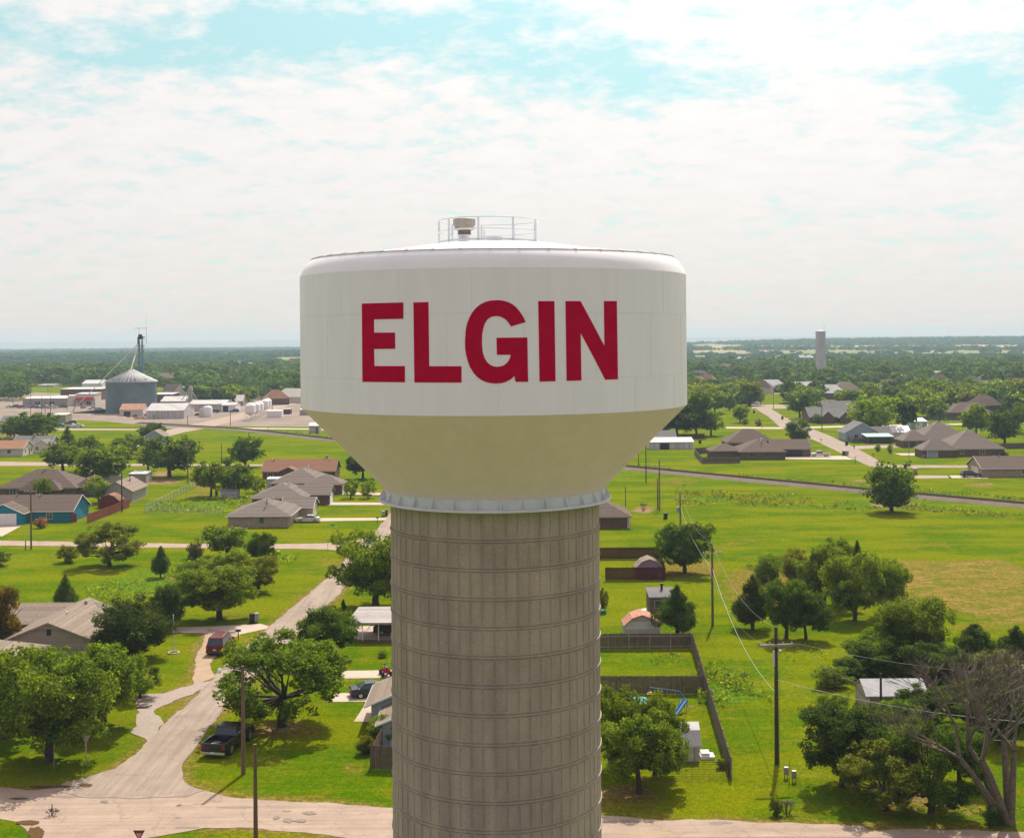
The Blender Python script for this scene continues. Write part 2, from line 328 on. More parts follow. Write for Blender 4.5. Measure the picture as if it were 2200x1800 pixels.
# handrail, vent and hatch on the roof
rail = MB().lathe([(2.85, Z(5.42)), (2.87, Z(5.42)), (2.87, Z(5.52)), (2.85, Z(5.52)), (2.85, Z(5.42))], -.25, 0, 72)
for zz in (6.06, 6.70):
    pts = [(-.25+2.85*math.sin(2*PI*i/72), -2.85*math.cos(2*PI*i/72), Z(zz)) for i in range(73)]; rail.path(pts, .042, 6)
ro = rail.build('handrail', M['flange'], tower)
for i in range(9):
    a = math.radians(-10.5+40*i); x, y = -.25+2.85*math.sin(a), -2.85*math.cos(a)
    MB().box(x-.06, x+.06, y-.06, y+.06, Z(5.36), Z(6.72)).build('rail_post', M['flange'], ro)
vx, vy = -1.66, .3
vent = MB().lathe([(0, Z(6.90)), (.60, Z(6.88)), (.64, Z(6.85)), (.64, Z(6.48)), (.58, Z(6.47)), (.56, Z(6.22)), (.30, Z(6.20))], vx, vy, 24, False).build('roof_vent', M['ventm'], tower)
MB().lathe([(.38, Z(6.21)), (.38, Z(5.92))], vx, vy, 24).build('vent_screen', mat('vent_mesh', (.25, .22, .19), .8, noise=True, scale=30, dark=.3, sharp=True), vent)
MB().lathe([(.46, Z(5.94)), (.46, Z(5.90)), (.36, Z(5.90)), (.36, Z(5.36))], vx, vy, 24).build('vent_pipe', M['flange'], vent)
h_ = MB().box(-.35, .5, -.5, .4, Z(5.4), Z(5.72)); h_.box(-.4, .55, -.55, .45, Z(5.722), Z(5.77)); h_.tube((-.5, .1, Z(5.4)), (-.5, .1, Z(6.2)), .04)
h_.build('roof_hatch', M['flange'], tower)
# ---------------------------------------------------------------- foliage
rng = np.random.default_rng(11)
def unit(n):
    v = rng.normal(size=(n, 3)); return v/np.linalg.norm(v, axis=1, keepdims=True)
def leafmesh(name, P, S, out=None, bias=.6):
    """P centres, S sizes: one small quad each, facing roughly outwards/upwards"""
    n = len(P); nr = unit(n)
    if out is not None: nr = nr+bias*out
    nr[:, 2] += .25; nr /= np.linalg.norm(nr, axis=1, keepdims=True)
    a = np.cross(nr, unit(n)); a /= np.linalg.norm(a, axis=1, keepdims=True); b = np.cross(nr, a)
    S = S[:, None]; asp = rng.uniform(.45, .9, (n, 1))
    V = np.stack([P-a*S, P-b*S*asp, P+a*S, P+b*S*asp], 1).reshape(-1, 3).astype(np.float32)
    me = bpy.data.meshes.new(name); me.vertices.add(4*n); me.vertices.foreach_set('co', V.ravel())
    me.loops.add(4*n); me.loops.foreach_set('vertex_index', np.arange(4*n, dtype=np.int32))
    me.polygons.add(n); me.polygons.foreach_set('loop_start', np.arange(0, 4*n, 4, dtype=np.int32)); me.polygons.foreach_set('loop_total', np.full(n, 4, np.int32))
    at = me.attributes.new('tone', 'FLOAT', 'FACE'); at.data.foreach_set('value', rng.uniform(0, 1, n).astype(np.float32))
    me.update(calc_edges=True); me.materials.append(M['leaf']); return me
def lobes(kind, K):
    L = []
    for k in range(K):
        d = unit(1)[0]
        if kind == 'oak':
            q = rng.uniform(.82, 1.08); c = np.array([d[0]*.39*q, d[1]*.39*q, .53+abs(d[2])**.8*np.sign(d[2])*.31*q]); r = rng.choice([.07, .10, .14, .19])*rng.uniform(.85, 1.15)
            if d[2] < -.5: c[2] += .05
        elif kind == 'open':
            c = np.array([d[0]*.42, d[1]*.42, .51+d[2]*.37]); r = rng.uniform(.09, .17)
        elif kind == 'round':
            c = np.array([d[0]*.34, d[1]*.34, .52+d[2]*.36]); r = rng.uniform(.13, .17)
        elif kind == 'shrub':
            c = np.array([d[0]*.34, d[1]*.34, .42+d[2]*.33]); r = rng.uniform(.12, .24)
        elif kind == 'cedar':
            t = (k+.5)/K; ang = rng.uniform(0, 2*PI); rad = .44*(1-t)**.7*rng.uniform(.35, 1.12)*min(1, .55+t*3)
            c = np.array([math.cos(ang)*rad, math.sin(ang)*rad, .20+.74*t]); r = (.03+.09*(1-t))*rng.uniform(.6, 1.5)
        elif kind == 'spire':
            t = (k+.5)/K; ang = k*2.4; rad = .34*(1-t)
            c = np.array([math.cos(ang)*rad, math.sin(ang)*rad, .08+.88*t]); r = .035+.13*(1-t)
        L.append((c, r))
    return L
def crown(name, kind, K, n, size, seed):
    global rng
    rng = np.random.default_rng(seed); L = lobes(kind, K)
    L0 = L
    if kind in ('oak', 'open', 'round', 'shrub'):     # every bough carries smaller clumps, so the outline breaks up
        L2 = []
        for c, r_ in L:
            for q in range(8):
                d_ = unit(1)[0]; d_[2] = d_[2]*.8+.1; L2.append((c+d_*r_*rng.uniform(.45, 1.15), r_*rng.uniform(.22, .52)))
        L = L2
    w = np.array([r**2 for c, r in L]); w /= w.sum(); idx = rng.choice(len(L), n, p=w)
    cs = np.array([L[i][0] for i in idx]); rs = np.array([L[i][1] for i in idx])
    d = unit(n); d[:, 2] = d[:, 2]*.9+.12
    rad = rs*rng.uniform(.45, 1.0, n)**.5*(1+.38*np.abs(rng.normal(size=n))*(rng.random(n) < .35))
    P = cs+d*rad[:, None]
    if kind not in ('open', 'spire', 'cedar'):      # inner fill so the sky does not show straight through
        m = n//8; q = unit(m)*rng.uniform(0, .30, (m, 1)); q[:, 2] = q[:, 2]*.9+(.56 if kind != 'shrub' else .4)
        P[:m] = q
    P[:, 2] = np.maximum(P[:, 2], .04 if kind in ('shrub', 'spire') else .12)
    S = size*rng.uniform(.6, 1.4, n)
    c0 = np.array([0, 0, .5]); out = P-c0; out /= np.linalg.norm(out, axis=1, keepdims=True)+1e-6
    me = leafmesh(name, P*10, S, out); return me, L0
def trunk(L, kind, r=.035, lean=0):
    mb = MB(); hz = {'oak': .30, 'open': .30, 'round': .2, 'shrub': .1, 'cedar': .9, 'spire': .95}[kind]
    segs = 4; last = Vector((0, 0, -.02))
    for i in range(segs):
        t = (i+1)/segs; p = Vector((math.sin(t*2.2)*.015, math.cos(t*3)*.012, hz*t)); 
        mb.tube(last*10, p*10, 10*r*(1.25-.55*(i/segs))*(1 if kind not in ('cedar', 'spire') else 1-.8*i/segs), 10*r*(1.25-.55*t)*(1 if kind not in ('cedar', 'spire') else 1-.8*t), 8, False); last = p
    if kind in ('oak', 'open', 'round', 'shrub'):
        for c, rr in L[:10 if kind != 'open' else 16]:
            e = Vector(c)-Vector((0, 0, .05)); m = last.lerp(e, .5)+Vector((0, 0, -.03))+Vector((random.uniform(-.03, .03), random.uniform(-.03, .03), 0))
            mb.tube(last*10, m*10, 10*r*.5, 10*r*.3, 6, False); mb.tube(m*10, e*10, 10*r*.3, 10*r*.08, 5, False)
            for k in range(2):
                e2 = e+Vector((random.uniform(-.12, .12), random.uniform(-.12, .12), random.uniform(-.02, .12))); mb.tube(m*10, e2*10, 10*r*.15, .04, 4, False)
    me = bpy.data.meshes.new('trunk'); me.from_pydata(mb.v, [], mb.f); me.polygons.foreach_set('use_smooth', mb.sm); me.materials.append(M['bark']); return me
PRO = {}
spec = {'oak': (40, 42000, .125), 'open': (34, 26000, .13), 'round': (52, 38000, .125), 'shrub': (20, 14000, .17), 'cedar': (80, 28000, .125), 'spire': (34, 16000, .15)}
for kd, (K, n, s) in spec.items():
    for vv in range(4 if kd == 'oak' else 2):
        me, L = crown('crown', kd, K, n, s, 100+vv*7+len(kd)); random.seed(vv+len(kd)); PRO[(kd, vv, 0)] = (me, trunk(L, kd))
        me, L = crown('crown', kd, K, n//7, s*2.2, 100+vv*7+len(kd)); PRO[(kd, vv, 1)] = (me, PRO[(kd, vv, 0)][1])
        me, L = crown('crown', kd, K, n//45, s*5.2, 100+vv*7+len(kd)); PRO[(kd, vv, 2)] = (me, PRO[(kd, vv, 0)][1])
random.seed(5)
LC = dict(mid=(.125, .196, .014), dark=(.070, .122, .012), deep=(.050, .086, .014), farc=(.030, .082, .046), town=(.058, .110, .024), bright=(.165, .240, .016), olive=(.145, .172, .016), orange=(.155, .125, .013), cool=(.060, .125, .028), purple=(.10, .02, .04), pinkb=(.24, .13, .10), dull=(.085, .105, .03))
ntree = 0
def tree_at(x, y, h, w, kind, col, label, group='trees', var=None, z0=0, name=None, cat=None, bark=None):
    global ntree
    ntree += 1; var = (ntree*7) % (4 if kind == 'oak' else 2) if var is None else var
    lod = 0 if y < 215 else (1 if y < 480 else 2)
    cm, tm = PRO[(kind, var, lod)]
    nm = name or {'oak': 'broadleaf_tree', 'open': 'broadleaf_tree', 'round': 'broadleaf_tree', 'shrub': 'shrub', 'cedar': 'cedar_tree', 'spire': 'conifer_tree'}[kind]
    t = thing(nm, label, cat or ('shrub' if kind == 'shrub' else 'tree'), (x, y, z0), random.uniform(0, 6.28), group)
    t.scale = (w/10, w/10, h/10)
    c = bpy.data.objects.new('crown', cm); C.objects.link(c); c.parent = t
    f = random.uniform(.9, 1.12); cc = LC[col]; c.color = (cc[0]*f, cc[1]*random.uniform(.93, 1.07)*f, cc[2], 1)
    k = bpy.data.objects.new('trunk', tm); C.objects.link(k); k.parent = t
    return t
def tree(kind, px, py, top, wpx, col, label, group='trees', var=None, **kw):
    x, y = G(px, py); u, v = uv(px, top); 
    h = H-v*y/F; w = wpx*y/F*1.0
    return tree_at(x, y, max(h, .5), w, kind, col, label, group, var, **kw)
# ---- bare tree
def deadtree(name, x, y, h, spread, label, seed, depth=7, cat='tree', stems=3, r0=.34, tilt=(.1, 0)):
    random.seed(seed); t = thing(name, label, cat, (x, y, 0)); tr = MB()
    def grow(p, d, L, r, k, m):
        mb = m
        n = 2
        for i in range(n):
            q = p+d*L/n; rr = r*.88; m.tube(p, q, r, rr, 6 if k > 4 else (4 if k > 2 else 3), False); p = q; r = rr
            d = (d+Vector((random.uniform(-.16, .16), random.uniform(-.16, .16), random.uniform(-.06, .12)))).normalized()
        if k <= 0: return
        for j in range(3 if k > 1 else 4):
            a = random.uniform(0, 6.28); e = Vector((math.cos(a), math.sin(a), random.uniform(-.1, .45))).normalized()
            nd = (d*1.0+e*random.uniform(.45, .85)*spread).normalized(); grow(p, nd, L*random.uniform(.66, .88), max(r*random.uniform(.54, .76), .02), k-1, mb)
    for s_ in range(stems):
        mb = MB(); a = s_*2*PI/stems+.6; d = Vector((math.cos(a)*.36+tilt[0], math.sin(a)*.3+tilt[1], 1)).normalized()
        p = Vector((math.cos(a)*.15, math.sin(a)*.15, -.1)); tr.tube(p, p+d*h*.2, r0, r0*.8, 10, False); grow(p+d*h*.2, d, h*.2, r0*.8, depth-1, mb); mb.build('limb', M['deadb'], t)
    tr.tube((0, 0, -.1), (0, 0, .9), r0*1.7, r0*1.3, 12, False)
    tr.build('trunk', M['deadb'], t); return t
# ---------------------------------------------------------------- sun, sky, air
SUNV = Vector((.237*math.cos(math.radians(51)), .971*math.cos(math.radians(51)), math.sin(math.radians(51)))).normalized()
sl = bpy.data.lights.new('sun', 'SUN'); sl.energy = 4.4; sl.angle = math.radians(.6); sl.color = (1, .93, .82)
so = bpy.data.objects.new('sun', sl); C.objects.link(so); so.rotation_euler = (-SUNV).to_track_quat('-Z', 'Y').to_euler(); so.location = (0, 0, 120)
wd = bpy.data.worlds.new('World'); sc.world = wd; wd.use_nodes = True; nt = wd.node_tree; L_ = nt.links.new
bg = nt.nodes['Background']; bg.inputs['Strength'].default_value = .1
sky = nt.nodes.new('ShaderNodeTexSky'); sky.sky_type = 'NISHITA'; sky.sun_disc = False; sky.sun_elevation = math.radians(51); sky.sun_rotation = math.radians(13.7); sky.air_density = 1; sky.dust_density = .6; sky.ozone_density = 1
def MM(op, a, b=None, c=None, clamp=False):
    n = nt.nodes.new('ShaderNodeMath'); n.operation = op; n.use_clamp = clamp
    for i, x in enumerate((a, b, c)):
        if x is None: continue
        if isinstance(x, (int, float)): n.inputs[i].default_value = x
        else: L_(x, n.inputs[i])
    return n.outputs[0]
def mixc(f, a, b, blend='MIX'):
    n = nt.nodes.new('ShaderNodeMix'); n.data_type = 'RGBA'; n.blend_type = blend
    for i, x in ((0, f), (6, a), (7, b)):
        if isinstance(x, (int, float)): n.inputs[i].default_value = x
        elif isinstance(x, tuple): n.inputs[i].default_value = (*x, 1)
        else: L_(x, n.inputs[i])
    return n.outputs[2]
def wnoise(vec, scale, detail=8, rough=.6, dist=0):
    n = nt.nodes.new('ShaderNodeTexNoise'); n.inputs['Scale'].default_value = scale; n.inputs['Detail'].default_value = detail; n.inputs['Roughness'].default_value = rough; n.inputs['Distortion'].default_value = dist
    L_(vec, n.inputs['Vector']); return n.outputs['Fac']
tc = nt.nodes.new('ShaderNodeTexCoord'); sp = nt.nodes.new('ShaderNodeSeparateXYZ'); L_(tc.outputs['Generated'], sp.inputs[0])
X, Y, Zz = sp.outputs
Zc = MM('MAXIMUM', Zz, 0.0); den = MM('ADD', Zc, .24)
cb = nt.nodes.new('ShaderNodeCombineXYZ'); L_(MM('DIVIDE', X, den), cb.inputs[0]); L_(MM('DIVIDE', Y, den), cb.inputs[1])
P = cb.outputs[0]
mp = nt.nodes.new('ShaderNodeMapping'); mp.inputs['Rotation'].default_value = (0, 0, .5); mp.inputs['Scale'].default_value = (1, 1.1, 1); mp.inputs['Location'].default_value = (3.1, .7, 0); L_(P, mp.inputs[0]); P2 = mp.outputs[0]
big = wnoise(P2, 1.3, 3, .5); mid = wnoise(P2, 6.0, 9, .62, .3); fine = wnoise(P2, 17.0, 9, .64, .2)
# where the blue shows: broad clearings high in the sky ahead, more of them overhead and behind
Yc = MM('MAXIMUM', Y, .05); ax = MM('DIVIDE', X, Yc); el = MM('DIVIDE', Zc, Yc)
def gap(px, py, rx, ry, s):
    cx, cy = (px-1100)/F, (725-py)/F-.0+ (px-1100)/F*.0073
    q = MM('ADD', MM('POWER', MM('ABSOLUTE', MM('DIVIDE', MM('SUBTRACT', ax, cx), rx/F)), 2), MM('POWER', MM('ABSOLUTE', MM('DIVIDE', MM('SUBTRACT', el, cy), ry/F)), 2))
    return MM('MULTIPLY', MM('EXPONENT', MM('MULTIPLY', q, -1)), s)
gs = [gap(560, 70, 240, 62, .34), gap(960, 60, 330, 45, .24), gap(240, 120, 300, 40, .20), gap(40, 40, 180, 50, .24), gap(1180, 150, 320, 60, .22), gap(1420, 190, 200, 30, .17), gap(2120, 190, 150, 95, .28), gap(60, 200, 200, 45, .15), gap(1880, 190, 160, 40, .12), gap(380, 325, 140, 22, .10), gap(700, 305, 90, 16, .10), gap(2060, 290, 180, 60, .14), gap(900, -120, 1600, 130, .12)]
hole = gs[0]
for g_ in gs[1:]: hole = MM('ADD', hole, g_)
back = MM('MULTIPLY', MM('LESS_THAN', Y, .05), .0)
hole = MM('ADD', MM('MULTIPLY', hole, MM('GREATER_THAN', Y, .05)), back)
dens = MM('ADD', MM('MULTIPLY', mid, .5), MM('MULTIPLY', fine, .5))
dens = MM('MULTIPLY_ADD', MM('SUBTRACT', dens, .5), 1.5, .5); dens = MM('ADD', dens, MM('MULTIPLY', MM('SUBTRACT', big, .5), .25))
cov = MM('DIVIDE', MM('SUBTRACT', MM('ADD', dens, .14), MM('ADD', hole, .34)), .28, clamp=True)
cov = MM('SMOOTH_MIN', cov, 1.0, .1)
# soft grey-white relief inside the cloud sheet
rel = MM('MULTIPLY_ADD', MM('SUBTRACT', wnoise(P2, 12, 10, .68), .5), .17, 1.0)
low = MM('SUBTRACT', 1, MM('MULTIPLY', MM('POWER', MM('SUBTRACT', 1, Zc, clamp=True), 14), .10))
lowh = MM('POWER', MM('SUBTRACT', 1, MM('MULTIPLY', el, 7), clamp=True), 1.4)
ccol = mixc(lowh, (5.75, 5.55, 5.4), (5.62, 5.2, 4.85))
nc = nt.nodes.new('ShaderNodeCombineColor')
rl = MM('MULTIPLY', rel, low)
for i in range(3): L_(rl, nc.inputs[i])
ccol = mixc(1.0, ccol, nc.outputs[0], 'MULTIPLY')
blue = mixc(1.0, sky.outputs[0], (1.0, 1.12, .90), 'MULTIPLY')
blue = mixc(.82, blue, (2.9, 4.5, 4.6))
wcol = mixc(cov, blue, ccol)
# the veiled sun brightens the sheet ahead, the sky behind the camera is duller
dt = nt.nodes.new('ShaderNodeVectorMath'); dt.operation = 'DOT_PRODUCT'; L_(tc.outputs['Generated'], dt.inputs[0]); dt.inputs[1].default_value = tuple(SUNV)
dd_ = MM('MAXIMUM', dt.outputs['Value'], 0.0); glow = MM('ADD', MM('MULTIPLY', MM('POWER', dd_, 10), 2.2), 1.0)
rear = MM('MULTIPLY_ADD', MM('MULTIPLY_ADD', Y, .5, .5, clamp=True), .38, .72); gl = MM('MULTIPLY', glow, rear)
gc_ = nt.nodes.new('ShaderNodeCombineColor')
rt = MM('SUBTRACT', 1, MM('MULTIPLY_ADD', Y, .5, .5, clamp=True))
for i, k in enumerate((.02, -.10, .16)): L_(MM('MULTIPLY', gl, MM('MULTIPLY_ADD', rt, k, 1.0)), gc_.inputs[i])
wcol = mixc(1.0, wcol, gc_.outputs[0], 'MULTIPLY')
below = MM('LESS_THAN', Zz, -.001); wcol = mixc(below, wcol, (4.2, 4.0, 3.8))
L_(wcol, bg.inputs['Color'])
sc.view_settings.view_transform = 'Standard'; sc.view_settings.look = 'None'; sc.view_settings.exposure = .55; sc.view_settings.gamma = 1
# ---------------------------------------------------------------- the land
def T(x, y):
    x = np.asarray(x, float); y = np.asarray(y, float)
    r = 26*np.exp(-((y-4500)/1100)**2)/(1+np.exp(-(x-550)/260.)) + 0*x+4*np.exp(-((y-3300)/400)**2)*np.sin(x/420.+1)
    return r*np.clip((y-1800)/800, 0, 1) - 9*np.clip((y-3200)/1500, 0, 1)
def axis(dense, lo, hi, step, grow):
    a = list(np.arange(dense[0], dense[1], step)); s = step; p = dense[1]
    while p < hi: a.append(p); s *= grow; p += s
    a.append(hi); s = step; p = dense[0]-step; pre = []
    while p > lo: pre.append(p); s *= grow; p -= s
    pre.append(lo); return np.array(pre[::-1]+a)
gx = axis((-135, 150), -9000, 9000, 1.3, 1.045); gy = axis((84, 420), -4000, 7200, 1.3, 1.022)
GX, GY = np.meshgrid(gx, gy); nx, ny = len(gx), len(gy); GZ = T(GX, GY)
V = np.stack([GX, GY, GZ], -1).reshape(-1, 3)
I = np.arange(nx*ny).reshape(ny, nx); Fq = np.stack([I[:-1, :-1], I[:-1, 1:], I[1:, 1:], I[1:, :-1]], -1).reshape(-1, 4)
me = bpy.data.meshes.new('ground'); me.vertices.add(len(V)); me.vertices.foreach_set('co', V.astype(np.float32).ravel())
me.loops.add(Fq.size); me.loops.foreach_set('vertex_index', Fq.astype(np.int32).ravel()); me.polygons.add(len(Fq))
me.polygons.foreach_set('loop_start', np.arange(0, Fq.size, 4, dtype=np.int32)); me.polygons.foreach_set('loop_total', np.full(len(Fq), 4, np.int32)); me.update(calc_edges=True)
# picture position of every ground vertex, to lay out patches of dry grass, weeds and soil where they grow
yy = np.maximum(V[:, 1], 20); U_ = V[:, 0]/yy*F; W_ = (H-V[:, 2])/yy*F; PX = 1100+U_*CA+W_*SA; PY = 725-U_*SA+W_*CA; front = V[:, 1] > 30
def blobs(lst):
    a = np.zeros(len(V))
    for (x, y, rx, ry, s) in lst:
        a = np.maximum(a, s*np.exp(-(((PX-x)/rx)**2+((PY-y)/ry)**2)**1.5))
    return (a*front).astype(np.float32)
dry = [(1640, 1262, 100, 54, 1), (1480, 1222, 90, 28, .9), (1590, 1168, 100, 9, .55), (2090, 1262, 190, 62, 1), (1960, 1215, 90, 16, .8), (1990, 1170, 120, 10, .5), (1990, 1105, 90, 8, .3), (1450, 1035, 70, 14, .6), (1600, 1072, 200, 9, .45), (2105, 1043, 42, 5, .9), (1640, 1002, 90, 5, .5), (1840, 1032, 60, 5, .5), (810, 1057, 70, 8, .75), (800, 1083, 60, 7, .8), (760, 1100, 110, 6, .5), (790, 1140, 50, 14, .45), (440, 1045, 34, 14, .8), (430, 1058, 40, 6, .7), (700, 1215, 60, 28, .5), (640, 1275, 50, 28, .45), (500, 1325, 90, 18, .55), (610, 1345, 60, 8, .7), (410, 1460, 60, 14, .5), (380, 1500, 50, 20, .5), (1340, 1712, 110, 34, .85), (610, 1566, 110, 28, .8), (560, 1670, 130, 14, .3), (440, 1690, 60, 26, .55), (760, 1655, 30, 22, .6), (2000, 1725, 160, 34, .75), (1850, 1715, 80, 14, .5), (1760, 1345, 60, 18, .4), (1880, 1350, 110, 18, .4), (2120, 1345, 120, 22, .6), (1880, 1110, 160, 12, .3), (540, 950, 60, 10, .5), (200, 1135, 60, 10, .3), (490, 1183, 60, 10, .35), (1470, 1545, 40, 40, .3), (1620, 1600, 25, 60, .35), (1560, 1525, 60, 10, .4), (1390, 1400, 80, 30, .2), (1350, 1310, 80, 20, .2), (40, 1500, 60, 60, .3), (90, 1420, 200, 30, .2), (2110, 920, 60, 12, .3), (1650, 880, 70, 20, .5), (1760, 905, 60, 10, .5), (1640, 843, 60, 16, .5)]
lush = [(290, 1262, 130, 26, 1), (340, 1235, 90, 14, .8), (120, 1290, 90, 20, .6), (520, 1200, 120, 12, .8), (600, 1190, 50, 14, .7), (420, 1086, 100, 16, .9), (60, 1200, 90, 22, .5), (1560, 1490, 110, 28, .9), (1640, 1440, 90, 40, .5), (1800, 1090, 260, 8, .7), (1930, 1075, 150, 10, .7), (2050, 1092, 160, 8, .8), (1480, 1045, 60, 6, .7), (1530, 1072, 70, 9, .8), (1330, 1020, 80, 10, .6), (650, 928, 90, 7, .8), (480, 925, 60, 5, .7), (780, 1022, 60, 22, .7), (1700, 1400, 110, 50, .4), (1380, 1415, 70, 18, .5), (110, 1670, 180, 26, .4), (250, 1400, 60, 60, .2)]
soil = [(1650, 1225, 50, 6, .5), (1382, 1095, 26, 9, 1), (340, 1035, 55, 7, 1), (350, 1020, 30, 10, .8), (2110, 1040, 34, 4, .8), (1850, 1033, 26, 3, .8), (372, 1243, 22, 5, .8), (430, 1400, 16, 26, .9), (425, 1430, 12, 40, .8), (1560, 1465, 40, 10, .5), (610, 1560, 60, 14, .7), (1340, 1700, 90, 22, .6), (1960, 1705, 90, 24, .7), (756, 1652, 12, 26, .7), (2090, 1750, 90, 12, .5), (1640, 1770, 900, 9, .35), (620, 1722, 240, 7, .4), (1480, 1515, 30, 4, .7), (570, 1572, 50, 10, .6), (1920, 1085, 60, 8, .9), (1590, 1430, 30, 12, .3), (660, 930, 30, 5, .6), (30, 930, 50, 20, .7), (60, 895, 60, 8, .6), (560, 1478, 60, 14, .5)]
# straight strips of worn ground beside roads are added in the same way
fieldt = [(2000, 746, 620, 6.5, 1), (1560, 752, 120, 3, .7), (1520, 737, 60, 4, .5), (560, 766, 60, 3, .8), (2150, 742, 160, 5, .8), (1700, 762, 40, 2, .5)]
fieldg = [(1840, 774, 300, 3.2, 1), (1600, 776, 70, 5, .8), (260, 773, 130, 2, .8), (600, 775, 40, 5, .7), (2170, 772, 50, 3, .5)]
# hay-field as a crisp polygon
def inpoly(px, py, poly):
    ins = np.zeros(px.shape, bool); j = len(poly)-1
    for i in range(len(poly)):
        xi, yi = poly[i]; xj, yj = poly[j]
        c = ((yi > py) != (yj > py)) & (px < (xj-xi)*(py-yi)/(yj-yi+1e-9)+xi); ins ^= c; j = i
    return ins
hay = inpoly(PX, PY, [(1908, 1204), (2040, 1207), (2150, 1200), (2200, 1225), (2320, 1290), (2320, 1350), (2150, 1335), (2030, 1300), (1930, 1300), (1925, 1250)])
dd = np.maximum(blobs(dry), (hay*.95).astype(np.float32)*front)
VG = [[(423, 1602), (405, 1625), (390, 1649), (392, 1672), (406, 1687), (440, 1698), (480, 1709), (584, 1719), (722, 1725), (842, 1735)], [(0, 1691), (83, 1697), (135, 1690), (187, 1670), (249, 1651), (290, 1622), (317, 1593)], [(352, 1556), (394, 1523), (435, 1479)], [(520, 1395), (580, 1345), (617, 1313), (682, 1259), (721, 1230), (745, 1196)], [(834, 1108), (870, 1060)], [(640, 1363), (690, 1315), (725, 1280), (772, 1225), (845, 1140)], [(1295, 1752), (1444, 1763), (1584, 1763), (1719, 1768), (1853, 1773), (1959, 1780), (2200, 1787)], [(440, 1778), (538, 1778), (630, 1787), (722, 1797), (842, 1806)], [(0, 1161), (415, 1168.5), (595, 1169), (700, 1167)], [(0, 1172), (415, 1177), (595, 1178.5), (700, 1180)], [(455, 1556), (505, 1492), (560, 1440)], [(338, 1522), (375, 1505), (415, 1492)], [(350, 1490), (385, 1478), (430, 1466)], [(412, 1475), (430, 1395), (446, 1350)]]
near_ = np.where(front & (V[:, 1] < 330) & (np.abs(V[:, 0]) < 140))[0]; Q = V[near_, :2]; dist = np.full(len(Q), 99.)
for ln in VG:
    W = [np.array(G(*p)) for p in ln]
    for a, b in zip(W[:-1], W[1:]):
        ab = b-a; t_ = np.clip(((Q-a)@ab)/(ab@ab+1e-9), 0, 1); dist = np.minimum(dist, np.linalg.norm(Q-a-t_[:, None]*ab, axis=1))
dd[near_] = np.maximum(dd[near_], .72*np.exp(-(dist/1.7)**2)); so_ = blobs(soil); so_[near_] = np.maximum(so_[near_], .55*np.exp(-(dist/.9)**2))
for nm, arr in (('dry', dd), ('lush', blobs(lush)), ('soil', so_), ('fieldt', blobs(fieldt)), ('fieldg', blobs(fieldg)), ('hay', (hay & front).astype(np.float32))):
    at = me.attributes.new(nm, 'FLOAT', 'POINT'); at.data.foreach_set('value', arr.astype(np.float32))
